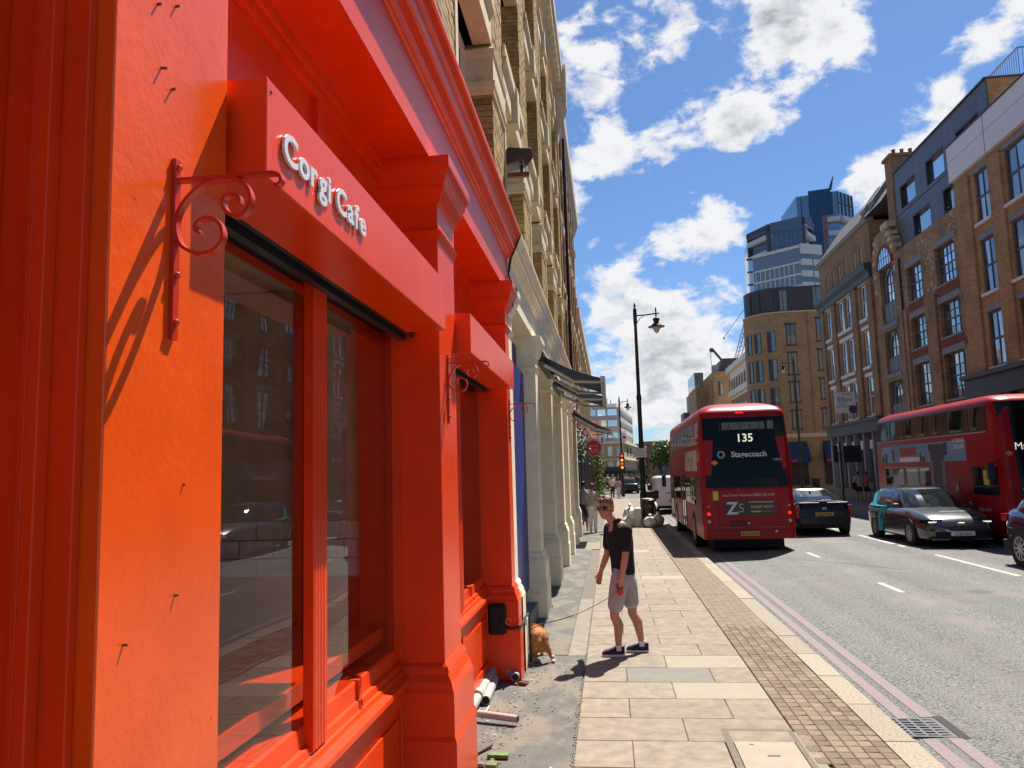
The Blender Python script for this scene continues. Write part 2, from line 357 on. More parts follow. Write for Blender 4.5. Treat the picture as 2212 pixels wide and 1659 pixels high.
M_slab3 = mat('grey_slab', (0.185, 0.175, 0.155), rough=0.85, spec=0.25, var=0.10, vscale=6, rnd=0.06, bump=0.3, bscale=45, dirt=((0.13, 0.12, 0.10), 9.0, 0.63, 0.7))
M_paver = mat('paver_block', (0.172, 0.13, 0.095), rough=0.85, spec=0.25, var=0.12, vscale=18, rnd=0.26, bump=0.4, bscale=70)
M_kerb = mat('granite_kerb', (0.26, 0.22, 0.168), rough=0.8, spec=0.3, var=0.42, vscale=48, rnd=0.12, bump=0.3, bscale=90)
M_joint = mat('dark_joint', (0.14, 0.12, 0.096), rough=0.95, var=0.2, vscale=20)
M_redline = mat('faded_red_line', (0.2, 0.155, 0.157), rough=0.85, var=0.14, vscale=30, bump=0.3, bscale=100, dirt=((0.14, 0.12, 0.12), 22.0, 0.58, 0.5))
M_line = mat('road_white', (0.37, 0.345, 0.31), rough=0.8, var=0.1, vscale=25, dirt=((0.17, 0.165, 0.16), 14.0, 0.6, 0.5))
M_cast = mat('cast_iron', (0.1, 0.1, 0.108), rough=0.45, metal=0.6, var=0.15, vscale=20)
M_pipe = mat('grey_pvc', (0.36, 0.34, 0.31), rough=0.5, var=0.12, vscale=9, dirt=((0.22, 0.20, 0.17), 8.0, 0.58, 0.6))
M_rust = mat('rust', (0.13, 0.055, 0.03), rough=0.8, var=0.3, vscale=20)
M_leaf = mat('leaf', (0.075, 0.15, 0.025), rough=0.55, rnd=0.2, var=0.45, vscale=2.5)
M_leafd = mat('leaf_dark', (0.03, 0.07, 0.016), rough=0.6, var=0.4, vscale=1.5)
M_bark = mat('bark', (0.09, 0.065, 0.045), rough=0.9)

def roadz(x):
    """camber: crown near the centre line"""
    t = (x - 6.8) / 4.6
    return -0.015 - 0.115 * min(t * t, 1.35)

# ------------------------------------------------------------------ ground, road, pavement
g = MB(); g.quad((-900, -300, -0.45), (900, -300, -0.45), (900, 1500, -0.45), (-900, 1500, -0.45))
struct('ground', g, mat('earth', (0.14, 0.135, 0.13), rough=0.95, var=0.2, vscale=0.3))

KX = 2.24                                               # road side of the near kerb
rd = MB()
xs = [KX - 0.02 + i * 0.617 for i in range(17)]
ys = [-12, -4, 0, 4, 8, 12, 20, 30, 45, 64]
rd.add([(x, y, roadz(x)) for y in ys for x in xs], [(j * 17 + i, j * 17 + i + 1, (j + 1) * 17 + i + 1, (j + 1) * 17 + i) for j in range(len(ys) - 1) for i in range(16)])
struct('road', rd, M_asph, smooth=True)
j = MB(); j.quad((-30, 64, -0.11), (30, 64, -0.11), (30, 78, -0.11), (-30, 78, -0.11)); j.quad((1.5, 78, -0.11), (16, 78, -0.11), (30, 190, -0.11), (5.5, 190, -0.11))
struct('junction_road', j, M_asph)
bed = MB(); bed.box(-6, 1.98, -12, 61.5, -0.4, -0.022); bed.box(-30, 1.0, 78, 190, -0.4, -0.02); bed.box(1.0, 2.2, 78, 95, -0.4, -0.02)
pave = struct('pavement', bed, M_joint)
bed2 = MB(); bed2.box(12.1, 14.9, -12, 52.5, -0.4, 0.0); bed2.box(12.3, 22, 63, 78, -0.4, 0.0); bed2.box(14.9, 30, 78, 130, -0.4, 0.0)
struct('far_pavement', bed2, mat('far_paving', (0.2, 0.185, 0.165), rough=0.9, var=0.15, vscale=3))
fk = MB(); fk.box(11.95, 12.096, -12, 52.5, -0.4, 0.004)
struct('far_kerb', fk, M_kerb)

# flag stones: staggered rows, one object each
def slab_mesh(nm, w, d, m, seed):
    rs = random.Random(seed); b = MB(); e = 0.006
    z = [rs.uniform(-0.002, 0.002) for _ in range(4)]
    x0, x1, y0, y1 = -w / 2, w / 2, -d / 2, d / 2
    top = [(x0 + e, y0 + e, z[0]), (x1 - e, y0 + e, z[1]), (x1 - e, y1 - e, z[2]), (x0 + e, y1 - e, z[3])]
    mid = [(x0, y0, -0.006), (x1, y0, -0.006), (x1, y1, -0.006), (x0, y1, -0.006)]
    bot = [(p[0], p[1], -0.04) for p in mid]
    b.loft([bot, mid, top]); return b.mesh(nm, m)
SLABM = {}
row_edges = [5.87 + 0.575 * k for k in range(-13, 97)]
n_slab = 0
pale_at = {(6, 1), (4, 1), (5, 2), (21, 0), (22, 1), (20, 1), (34, 0)}
for r in range(len(row_edges) - 1):
    y0, y1 = row_edges[r], row_edges[r + 1]
    if y0 > 61: break
    rr = r - 13
    cols = [(-0.355, 0.085), (0.085, 0.95), (0.95, 1.365)] if rr % 2 == 0 else [(-0.355, 0.52), (0.52, 1.365)]
    if y0 > 32 and rr % 3 == 2: cols = [(-0.355, 0.52), (0.52, 1.365)]
    for c, (x0, x1) in enumerate(cols):
        if y1 < 6.8 and y0 > 5.2:                                  # cut round the inspection cover
            if x0 > .79: continue
            x1 = min(x1, .793)
        if n_slab > 296: break
        m = M_slab
        if (rr, c) in ((6 - 1 + 0, 1), (3, 1), (27, 0), (26, 1), (17, 1), (42, 0)): m = M_slab2
        if (rr, c) in ((4, 1), (12, 0), (19, 1)): m = M_slab3
        k = (round(x1 - x0, 3), m.name, n_slab % 3)
        if k not in SLABM: SLABM[k] = slab_mesh('paving_slab', x1 - x0 - 0.004, 0.575 - 0.004, m, n_slab)
        inst('paving_slab', SLABM[k], ((x0 + x1) / 2, (y0 + y1) / 2, 0.0), pave); n_slab += 1

# old asphalt strip along the shop fronts
st = MB(); st.box(-1.6, -0.365, -3, 5.75, -0.03, -0.004); st.box(-1.6, -0.372, 5.755, 9.33, -0.03, -0.006)
st.box(-1.6, -0.575, 9.335, 21.8, -0.03, -0.002); st.box(-1.6, -0.365, 24.0, 61, -0.03, -0.003)
obj('asphalt_strip', st, M_asph2, pave)
st2 = MB(); st2.box(-0.57, -0.367, 9.335, 13.4, -0.03, -0.005); st2.box(-1.6, -0.37, 21.81, 23.99, -0.03, -0.001)
obj('concrete_patch', st2, M_conc, pave)
# crumbs of grit along the joint
gm = MB(); rs = random.Random(9)
for k in range(260):
    y = rs.uniform(4.6, 9.4); x = -0.36 + rs.gauss(0, 0.012) if k % 3 else rs.uniform(-1.0, -0.4); s_ = rs.uniform(0.002, 0.0055)
    gm.box(x - s_, x + s_, y - s_, y + s_, -0.004, s_ * 0.9)
tag(obj('grit', gm, mat('grit', (0.25, 0.23, 0.19), rough=0.9, var=0.2, vscale=60)), 'small crumbs of grit along the pavement joint', 'grit', kind='stuff')

# paver band and kerb
pm = slab_mesh('paver', 0.0985, 0.121, M_paver, 3); pm2 = slab_mesh('paver', 0.0985, 0.121, M_paver, 8)
rest = MB(); cnt = 0
y = 4.7
while y < 61:
    for c in range(6):
        x = 1.372 + 0.052 + c * 0.1015
        if x < 1.58 and y < 6.05 and y > 5.1 and c == 0: continue
        if cnt < 300: inst('paver', pm if (cnt * 7) % 3 else pm2, (x, y, random.uniform(-0.0015, 0.0015)), pave, rot=(0, 0, random.uniform(-.012, .012))); cnt += 1
        elif y < 40:
            rest.box(x - 0.0492, x + 0.0492, y - 0.0605, y + 0.0605, -0.04, random.uniform(-0.002, 0.001))
    y += 0.1245
rest.box(1.37, 1.975, y - 21, y, -0.04, -0.001)
tag(obj('paver_band', rest, mat('paver_far', (0.172, 0.13, 0.095), rough=0.85, var=0.22, vscale=7, bump=0.3, bscale=60), pave), kind='stuff')
km = MB()
prof = [(1.988, -0.4), (KX, -0.4), (KX, -0.02), (KX - 0.015, -0.004), (KX - 0.03, 0.0), (1.988, 0.0)]
km.prism(prof, 'y', -0.475, 0.475); kme = km.mesh('kerb_stone', M_kerb)
kb = tag(bpy.data.objects.new('kerb', None), kind='structure'); COL.objects.link(kb); kb.location = (2.1, 4.6, 0)
for k in range(58):
    inst('kerb_stone', kme, (random.uniform(-0.003, 0.003), 5.05 + 0.965 * k, random.uniform(-0.003, 0.003)), kb)
# dropped kerb at the side street
dk = MB(); dk.box(-25, 1.98, 61.5, 61.75, -0.4, -0.02); dk.box(-25, 1.0, 77.7, 77.996, -0.4, -0.02)
struct('side_street_kerb', dk, M_kerb)

# inspection cover beside the paver band
ic = thing('inspection_cover', 'square concrete inspection cover with dark frame in the pavement near the camera', 'cover', (1.1, 6.0, 0))
b = MB(); b.box(0.80, 0.855, 5.2, 6.76, -0.03, 0.001); b.box(1.36 - .04, 1.36, 5.2, 6.76, -0.03, 0.001); b.box(0.855, 1.32, 6.70, 6.76, -0.03, 0.001)
obj('cover_frame', b, M_joint, ic)
b = MB(); b.box(0.862, 1.313, 5.2, 6.692, -0.03, 0.0); obj('cover_plate', b, M_slab2, ic)
for q in ((1.06, 1.15, 6.14, 6.17), (0.97, 1.0, 6.38, 6.40)):
    b = MB(); b.box(*q, -0.02, 0.0025); obj('lifting_slot', b, M_cast, ic)
b = MB(); b.box(1.362, 1.44, 4.9, 6.7, -0.03, -0.002); obj('cement_edging', b, M_conc, pave)

# red route lines, lane marks (sheets laid over the camber)
def sheet(nm, x0, x1, y0, y1, m, lift=0.004, n=1):
    b = MB(); k = 2
    for i in range(k):
        xa, xb = x0 + (x1 - x0) * i / k, x0 + (x1 - x0) * (i + 1) / k
        b.quad((xa, y0, roadz(xa) + lift), (xb, y0, roadz(xb) + lift), (xb, y1, roadz(xb) + lift), (xa, y1, roadz(xa) + lift))
    return struct(nm, b, m)
for (xa, xb) in ((2.405, 2.515), (2.60, 2.715)):
    sheet('red_route_line', xa, xb, -12, 6.92, M_redline); sheet('red_route_line', xa, xb, 7.46, 64, M_redline)
for y0 in (8.6, 13.95, 19.3, 24.6, 29.9, 35.2, 40.5, 46, 51):
    if y0 > 9: sheet('lane_dash', 4.70 + 0.006 * (y0 - 14), 4.80 + 0.006 * (y0 - 14), y0, y0 + 1.15, M_line)
for y0 in (4.5, 10.3, 15.6, 21.2, 27.0, 33, 39, 45, 51):
    sheet('centre_dash', 7.30, 7.42, y0, y0 + 3.7, M_line)
ck = MB(); rs = random.Random(2)                      # crack sealed across the lane
px_, py_ = 3.6, 20.0
for k in range(26):
    nx, ny = px_ + 0.085, py_ - 0.11 + rs.uniform(-.08, .05)
    ck.quad((px_, py_, roadz(px_) + .003), (px_, py_ - .05, roadz(px_) + .003), (nx, ny - .05, roadz(nx) + .003), (nx, ny, roadz(nx) + .003)); px_, py_ = nx, ny
struct('road_crack', ck, M_joint)

# gully grate
gg = thing('gully_grate', 'cast iron gully grate in the road against the kerb', 'drain', (2.47, 7.19, -0.1))
zt = roadz(2.45) + 0.012
b = MB(); b.box(2.25, 2.28, 6.95, 7.43, zt - .1, zt); b.box(2.665, 2.70, 6.95, 7.43, zt - .1, zt); b.box(2.28, 2.665, 6.95, 6.98, zt - .1, zt); b.box(2.28, 2.665, 7.40, 7.43, zt - .1, zt)
obj('frame', b, M_cast, gg)
b = MB(); b.box(2.28, 2.665, 6.98, 7.40, roadz(2.45) + .004, roadz(2.45) + .006); obj('pit', b, M_blackm, gg)
for k in range(6):
    y = 7.0 + k * 0.064; b = MB(); b.box(2.28, 2.665, y, y + 0.026, zt - .004, zt + .002); obj('bar', b, M_cast, gg)
b = MB()
for k in range(3): b.box(2.36 + .1 * k, 2.385 + .1 * k, 6.98, 7.40, zt - .005, zt + .001)
obj('cross_bar', b, M_cast, gg)
b = MB(); b.box(2.70, 2.78, 6.9, 7.48, roadz(2.7) - .01, roadz(2.74) + .003); obj('tar_edge', b, M_blackm, gg)
# ------------------------------------------------------------------ shop fronts on the left
XF = -1.07                                             # face of the pilaster shafts
ZS = 4.20                                              # soffit under the fascia
def pilaster_parts(t, y0, y1, m, mside=None, capital=True):
    """shaft, moulded base and moulded capital of one pilaster"""
    e = 0.0
    p = MB(); p.box(XF, -1.62, y0, y1, 0.93, 3.72)
    s = obj('pilaster', p, m, t, bevel=0.004)
    def ring(mb, prof, up=True):
        rings = []
        for (o, z) in prof:
            X = XF + o; rings.append([(-1.6, y0 - o, z), (X, y0 - o, z), (X, y1 + o, z), (-1.6, y1 + o, z)])
        mb.loft(rings)
    b = MB(); ring(b, [(0.082, 0.0), (0.082, 0.50), (0.068, 0.525), (0.068, 0.78), (0.060, 0.80), (0.050, 0.84), (0.030, 0.875), (0.026, 0.885), (0.030, 0.90), (0.022, 0.925), (0.004, 0.945), (0.0, 0.946)])
    obj('pilaster_base', b, m, s)
    if capital:
        b = MB(); ring(b, [(0.0, 3.66), (0.010, 3.68), (0.020, 3.70), (0.026, 3.72), (0.010, 3.74), (0.004, 3.76), (0.004, 3.90), (0.02, 3.915), (0.03, 3.94), (0.055, 3.985), (0.060, 4.00), (0.060, 4.03), (0.075, 4.04), (0.085, 4.09), (0.105, 4.13), (0.108, 4.16), (0.108, 4.198)])
        obj('capital', b, m, s)
    return s
def fascia_parts(t, y0, y1, m, top=4.96):
    f = MB(); f.box(-1.095, -1.62, y0, y1, ZS, 4.63)
    fo = obj('fascia_board', f, m, t)
    prof = [(-1.6, 4.631), (-1.092, 4.631), (-1.075, 4.64), (-1.07, 4.655), (-1.052, 4.665), (-1.045, 4.69), (-1.025, 4.715), (-1.018, 4.725), (-1.018, 4.745), (-0.998, 4.752),
            (-0.992, 4.80), (-0.992, 4.835), (-0.975, 4.845), (-0.968, 4.87), (-0.945, 4.905), (-0.94, 4.915), (-0.925, 4.92), (-0.925, 4.945), (-0.93, top), (-1.6, top + 0.06)]
    c = MB(); c.prism([(p[0], p[1]) for p in prof], 'y', y0, y1)
    obj('cornice', c, m, t)
    return fo
GX = -1.385                                            # window glass plane
M_winglass = glass_mat('shop_glass', (0.90, 0.90, 0.88), 1.58)
M_inwall = mat('interior_wall', (0.60, 0.50, 0.37), rough=0.8, var=0.2)
M_tile = mat('interior_tile', (0.80, 0.74, 0.66), rough=0.25)
def window_parts(t, y0, y1, m, mull=True, batten=None):
    yc = (y0 + y1) / 2
    f = MB()
    f.box(GX - .03, GX + .05, y0, y0 + 0.05, 0.98, 3.06)
    fr = obj('window_frame', f, m, t)
    f = MB(); f.box(GX - .03, GX + .05, y1 - 0.05, y1, 0.98, 3.06); obj('window_jamb', f, m, fr)
    gl = MB(); gl.box(GX - 0.004, GX + 0.004, y0 + .05, yc - .001 if mull else y1 - .05, 1.04, 3.04); obj('pane', gl, M_winglass, fr)
    if mull:
        gl = MB(); gl.box(GX - 0.004, GX + 0.004, yc + .001, y1 - .05, 1.04, 3.04); obj('pane', gl, M_winglass, fr)
        mu = MB(); mu.box(GX + .006, GX + 0.055, yc - 0.085, yc + 0.085, 0.925, 3.04)
        for k in range(4): mu.box(GX + .05, GX + 0.0575, yc - 0.07 + .036 * k, yc - 0.048 + .036 * k, 0.93, 3.03)
        obj('mullion', mu, m, fr, bevel=0.003)
    # stepped bottom rail and sloping sill
    sl = MB()
    sl.prism([(-1.5, 0.90), (-1.5, 1.045), (GX + .002, 1.045), (GX + .012, 1.035), (GX + .018, 0.955), (GX + .038, 0.948), (GX + .044, 0.915), (GX + .058, 0.908), (GX + .064, 0.888), (-1.285, 0.862), (-1.283, 0.832), (-1.30, 0.826), (-1.5, 0.826)], 'y', y0, y1)
    sl.box(GX - .01, GX + .03, yc + .62, yc + .66, 0.95, 1.05); sl.box(GX + .02, GX + .047, yc + .62, yc + .65, .91, .952)
    obj('window_sill', sl, m, t, bevel=0.002)
    # panelled stall riser
    r = MB(); X = -1.335
    r.box(-1.5, X, y0, y1, 0.0, 0.824)
    r.box(X, X + .018, y0, y1, 0.72, 0.80); r.box(X, X + .018, y0, y1, 0.0, 0.20)
    for (a, b) in ((y0, y0 + .12), (y1 - .12, y1), (yc - .07, yc + .07)): r.box(X, X + .0178, a, b, 0.2, 0.72)
    for (a, b) in ((y0 + .15, yc - .10), (yc + .10, y1 - .15)): r.box(X, X + .012, a, b, .24, .66)
    obj('stall_riser', r, m, t, bevel=0.004)
    # wall and soffit over the window
    w = MB(); w.box(-1.62, -1.46, y0, y1, 3.10, 4.2)
    w.box(-1.46, -1.425, y0, y1, 4.08, 4.199); w.box(-1.425, -1.40, y0, y1, 4.14, 4.1985)
    yb = batten if batten else yc
    w.box(-1.46, -1.43, yb, yb + 0.09, 3.1, 4.08)
    obj('transom_panel', w, m, t, bevel=0.003)
    # black shutter housing under the sign
    h = MB(); h.box(-1.455, -1.21, y0 + .005, y1 - .005, 3.045, 3.24); h.box(-1.33, -1.29, y0 + .01, y1 - .01, 2.99, 3.045); h.box(-1.262, -1.235, y0 + .01, y1 - .01, 3.01, 3.045)
    obj('shutter_box', h, M_black, t)
    return fr

cafe = thing('cafe_shopfront', 'bright red painted cafe shopfront with pilasters and big window, close by the camera', 'shopfront', (XF, 5.2, 0))
cp = []
P1 = (1.54, 2.06); P2 = (4.92, 5.46); P3 = (8.30, 8.58)
p1 = MB(); p1.box(XF, -1.36, *P1, 0.0, 4.198)
s = obj('pilaster', p1, M_redrender_sunlit, cafe, bevel=0.004)
b = MB()
b.box(-1.115, -1.62, 1.515, 1.539, 0, 4.2); b.box(-1.175, -1.205, 1.478, 1.5145, 0, 4.2); b.box(-1.212, -1.228, 1.488, 1.5145, 0, 4.2); b.box(-1.31, -1.62, 1.44, 1.5145, 0, 4.2); b.box(-1.36, -1.62, 1.54, 2.06, 0, 4.2)
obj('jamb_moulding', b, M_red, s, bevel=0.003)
rs = random.Random(3)                                   # old nails and filled holes in the render
for (yy, zz_, l) in ((1.70, 3.29, .012), (1.78, 3.335, .012), (1.72, 3.135, .016), (1.77, 3.10, .014), (1.69, 3.40, .01), (1.83, 1.83, .010), (1.63, 1.755, .010), (1.86, 2.1, .006), (1.66, 1.30, .008)):
    b = MB(); b.tube([(XF - .01, yy, zz_), (XF + l, yy + rs.uniform(-.004, .004), zz_ + rs.uniform(-.003, .003))], 0.0035, 6); obj('nail', b, M_rust, s)
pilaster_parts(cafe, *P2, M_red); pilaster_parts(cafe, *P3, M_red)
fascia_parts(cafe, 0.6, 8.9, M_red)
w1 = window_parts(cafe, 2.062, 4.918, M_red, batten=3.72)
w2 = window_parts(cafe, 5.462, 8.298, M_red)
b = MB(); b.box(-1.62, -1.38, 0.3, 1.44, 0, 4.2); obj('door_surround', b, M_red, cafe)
b = MB(); b.box(-1.32, -1.29, 4.3, 4.55, 0.27, 0.36); 
vt = obj('air_vent', b, M_redsign, cafe)
for k in range(5):
    b = MB(); b.box(-1.292, -1.284, 4.32 + .045 * k, 4.345 + .045 * k, 0.285, 0.345); obj('louvre', b, M_redrender_sunlit, vt)

# dim interior seen through the panes
room = MB()
room.quad((-4.2, 1.8, 0.2), (-4.2, 8.6, 0.2), (-4.2, 8.6, 3.4), (-4.2, 1.8, 3.4)); room.quad((-4.2, 1.8, .3), (-1.5, 1.8, .3), (-1.5, 8.6, .3), (-4.2, 8.6, .3))
room.quad((-4.2, 1.8, 3.4), (-4.2, 8.6, 3.4), (-1.47, 8.6, 3.4), (-1.47, 1.8, 3.4)); room.quad((-4.2, 8.6, .3), (-1.5, 8.6, .3), (-1.5, 8.6, 3.4), (-4.2, 8.6, 3.4)); room.quad((-4.2, 1.8, .3), (-4.2, 1.8, 3.4), (-1.63, 1.8, 3.4), (-1.63, 1.8, .3))
obj('interior_room', room, M_inwall, cafe)
b = MB(); b.box(-2.25, -1.46, 2.1, 4.9, 1.09, 1.17); obj('window_shelf', b, M_redsign, cafe)
tl = MB(); tl.box(-4.19, -1.50, 5.0, 5.06, 1.47, 3.39); obj('end_wall', tl, M_inwall, cafe)
tl = MB(); tl.box(-4.19, -1.50, 4.99, 5.06, .3, 1.47); part = obj('counter', tl, M_redsign, cafe)
tmesh = MB().box(-0.115, 0.115, -0.01, 0.01, -0.055, 0.055).mesh('wall_tile', M_tile)
for r in range(3):
    for c in range(9): inst('wall_tile', tmesh, (-3.66 + .24 * c + (.12 if r % 2 else 0), 4.99, 1.535 + .12 * r), part)
b = MB(); b.box(-2.05, -1.93, 4.90, 4.96, 1.47, 3.3); obj('inner_door_frame', b, M_redsign, cafe)
rs = random.Random(12); b = MB()
for k in range(40):
    p = Vector((-1.62, 2.65 + .1 * (k % 3), 1.18)); d = Vector((rs.uniform(-.1, .1), rs.uniform(-.12, .12), rs.uniform(0, .05)))
    b.tube([p, p + d * .5 + Vector((0, 0, .02)), p + d], .0035, 4)
tag(obj('crumpled_wrapping', b, M_letter), 'crumpled clear wrapping on the shelf inside the cafe window', 'wrapping')

# projecting sign boards with raised letters
sg = thing('shop_sign', 'red box sign with white raised cafe lettering over the first window', 'sign', (-1.0, 3.3, 3.1))
b = MB(); b.box(-1.205, -0.96, 2.085, 4.60, 2.985, 3.295); sb = obj('sign_box', b, M_redsign, sg, bevel=0.004)
def letters(word, ystart, yend, h, z):
    tot = text_mb(word, 1.0, (0, 0, 0), '+x', align='LEFT', bold=0.02)
    ws = [v[1] for v in tot.v]; w0, w1_ = min(ws), max(ws)
    sx = (yend - ystart) / (w1_ - w0) / 0.30
    cu = bpy.data.curves.new('t', 'FONT')
    adv = 0.0
    for ch in word:
        one = text_mb(ch, 0.136, (-0.9585, 0, z), '+x', extrude=0.0045, bold=0.0032, align='LEFT', sx=SXL)
        wid = text_mb(ch, 0.136, (0, 0, 0), '+x', bold=0.0032, align='LEFT', sx=SXL)
        lo, hi = min(v[1] for v in wid.v), max(v[1] for v in wid.v)
        off = ystart + adv - lo
        m2 = MB(); m2.add([(v[0] + .006, v[1] + off, v[2]) for v in one.v], one.f)
        obj('letter', m2, M_letter, sb)
        adv += (hi - lo) + 0.012
    return ystart + adv
SXL = 1.20
ye = letters('Corgi', 2.185, 2.69, .3, 3.082)
letters('Cafe', ye + .05, 3.07, .3, 3.082)
print('lettering ends at', ye)
b = MB()
for (y, z) in ((2.115, 3.26), (2.115, 3.01)): b.lathe([(0.006, 0), (0.004, .004)], (-.96, y, z), 8, 'x')
obj('screw', b, M_rust, sb)
sg2 = thing('shop_sign', 'blank red box sign over the second cafe window', 'sign', (-1.0, 6.8, 3.1))
b = MB(); b.box(-1.205, -0.96, 5.485, 8.05, 2.985, 3.275); obj('sign_box', b, M_redsign, sg2, bevel=0.004)

# wrought iron scroll brackets on the pilasters
SCR = [(-0.891, 2.794), (-0.895, 2.812), (-0.92, 2.818), (-0.935, 2.803), (-0.928, 2.779), (-0.901, 2.761), (-0.876, 2.769), (-0.861, 2.804), (-0.877, 2.841), (-0.914, 2.861), (-0.976, 2.855), (-1.025, 2.822), (-1.055, 2.776), (-1.058, 2.734), (-1.045, 2.697), (-1.016, 2.677), (-0.985, 2.67), (-0.951, 2.681), (-0.934, 2.711), (-0.943, 2.744), (-0.968, 2.761), (-0.996, 2.756), (-1.008, 2.736), (-0.992, 2.721)]
def smooth_path(p, n=4):
    out = []
    for i in range(len(p) - 1):
        p0, p1, p2, p3 = p[max(i - 1, 0)], p[i], p[i + 1], p[min(i + 2, len(p) - 1)]
        for k in range(n):
            t = k / n
            out.append(tuple(0.5 * (2 * b + (c - a) * t + (2 * a - 5 * b + 4 * c - d) * t * t + (3 * b - a - 3 * c + d) * t ** 3) for a, b, c, d in zip(p0, p1, p2, p3)))
    out.append(p[-1]); return out
def strap(mb, path, y, hw, th):
    """flat iron strap bent along a path in the x-z plane"""
    pts = [Vector((p[0], 0, p[1])) for p in path]; rings = []
    for i, p in enumerate(pts):
        t = (pts[min(i + 1, len(pts) - 1)] - pts[max(i - 1, 0)]).normalized(); n = Vector((-t.z, 0, t.x)) * th / 2
        rings.append([(p.x + n.x, y - hw, p.z + n.z), (p.x + n.x, y + hw, p.z + n.z), (p.x - n.x, y + hw, p.z - n.z), (p.x - n.x, y - hw, p.z - n.z)])
    mb.loft(rings)
def bracket(y, label):
    t = thing('scroll_bracket', label, 'bracket', (XF, y, 2.69), 'iron scroll brackets on the shop pilasters')
    b = MB(); b.box(XF, XF + .012, y - .013, y + .013, 2.456, 2.922); obj('wall_bar', b, M_rediron, t, bevel=.001)
    b = MB(); b.box(XF + .012, -0.80, y - .0125, y + .0125, 2.862, 2.870)
    strap(b, smooth_path([(-0.80, 2.866), (-0.786, 2.858), (-0.782, 2.845), (-0.79, 2.834), (-0.80, 2.836)]), y, .012, .007); obj('arm', b, M_rediron, t)
    b = MB(); strap(b, smooth_path(SCR), y, .0115, .0085); obj('scroll', b, M_rediron, t)
    for z in (2.50, 2.62, 2.90):
        b = MB(); b.lathe([(.009, 0), (.009, .004), (.006, .009), (.0, .010)], (XF + .012, y, z), 8, 'x'); obj('bolt', b, M_rediron, t)
    return t
bracket(1.79, 'large red iron scroll bracket on the nearest orange pilaster beside the lettered sign')
bracket(5.16, 'red iron scroll bracket on the middle pilaster below the blank sign')
bracket(8.44, 'small red iron scroll bracket farthest along, in front of the blue board')

# white half of the party pilaster and the cream shop beyond
shop2 = thing('cream_shopfront', 'long cream painted shopfront with pilasters and blue boards beyond the red cafe', 'shopfront', (XF, 14, 0))
pilaster_parts(shop2, 8.583, 8.86, M_white)
WP = [(11.78, 12.32), (15.0, 15.52), (18.05, 18.55), (20.6, 21.1), (23.3, 23.8), (26.2, 26.7)]
for (a, b_) in WP: pilaster_parts(shop2, a, b_, M_white)
fascia_parts(shop2, 8.905, 27.2, M_white, top=4.92)
prev = 8.862
for i, (a, b_) in enumerate(WP):
    w = MB(); w.box(-1.62, -1.46, prev, a, 3.0, 4.2); w.box(-1.46, -1.40, prev, a, 4.05, 4.199); obj('transom_panel', w, M_white, shop2)
    w = MB(); w.box(-1.62, -1.40, prev, a, 0.0, 0.42); obj('stall_riser', w, M_grey if i == 0 else M_white, shop2)
    if i == 0:
        w = MB(); w.box(-1.62, -1.25, prev, a - .06, 0.42, 3.62); obj('blue_board', w, M_blue, shop2)
        w = MB(); w.box(-1.62, -1.35, prev, a - .06, 3.62, 4.05); obj('header_panel', w, M_blue, shop2)
    else:
        w = MB(); w.box(-1.62, -1.42, prev, a, 0.42, 3.0); f = obj('shop_window', w, M_navy if i % 2 else M_blackm, shop2)
        w = MB(); w.box(-1.418, -1.40, prev + .1, a - .1, .6, 2.9); obj('pane', w, M_winglass, f)
        for yy in (prev + .02, (prev + a) / 2 - .03, a - .08):
            w = MB(); w.box(-1.418, -1.385, yy, yy + .06, .42, 3.0); obj('glazing_bar', w, M_blue if i == 1 else M_white, f)
    prev = b_
stp = thing('door_step', 'dark grey stone doorstep between the orange pilaster and the cream pilaster', 'step', (-1.3, 10.3, 0))
b = MB(); b.box(-1.62, -1.13, 8.945, 11.69, -.02, .225); obj('step_block', b, mat('step_stone', (0.20, 0.20, 0.19), rough=.8, var=.15, vscale=5, bump=.2), stp, bevel=.01)

# folding arm awnings
def awning(y0, y1, zw, zf, xf, label, dark=True):
    t = thing('awning', label, 'awning', (-1.05, y0, zw), 'folding arm awnings over the pavement')
    h = MB(); h.box(-1.10, -0.98, y0 - .05, y1 + .05, zw - .05, zw + .12); obj('roller_box', h, M_black, t)
    c = MB(); n = 8
    for i in range(n):
        a, b = i / n, (i + 1) / n
        f = lambda u: (-1.0 + (xf + 1.0) * u, zw + .05 + (zf - zw - .05) * u - .05 * math.sin(math.pi * u))
        (xa, za), (xb, zb) = f(a), f(b)
        c.add([(xa, y0, za), (xb, y0, zb), (xb, y1, zb), (xa, y1, za), (xa, y0, za + .006), (xb, y0, zb + .006), (xb, y1, zb + .006), (xa, y1, za + .006)], [(3, 2, 1, 0), (4, 5, 6, 7), (0, 1, 5, 4), (2, 3, 7, 6)])
    obj('canopy', c, M_navy, t)
    v = MB(); v.box(xf - .03, xf + .05, y0 - .03, y1 + .03, zf - .05, zf + .04); obj('front_bar', v, M_awnarm, t, bevel=.01)
    v = MB(); v.box(xf + .02, xf + .026, y0, y1, zf - .22, zf - .05); obj('valance', v, M_navy, t)
    for yy, s_ in ((y0 + .12, 1), (y1 - .35, 1)):
        a = MB(); km = ((-1.0 + xf) / 2 , yy + .18 * s_, (zw + zf) / 2 - .17)
        a.tube([(-0.99, yy, zw - .08), km], .03, 8); a.tube([km, (xf, yy, zf - .04)], .026, 8); a.ball(km, .038, 8, 6)
        obj('folding_arm', a, M_awnarm, t)
    return t
awning(12.4, 14.7, 3.94, 3.58, -0.06, 'dark navy awning on folding arms, nearest and highest of the awnings')
awning(15.6, 17.9, 3.92, 3.60, -0.06, 'dark navy awning on folding arms, second along and just behind the nearest one')
awning(23.9, 26.1, 3.90, 3.35, 0.10, 'weathered grey blue awning, farthest along above the red round sign')

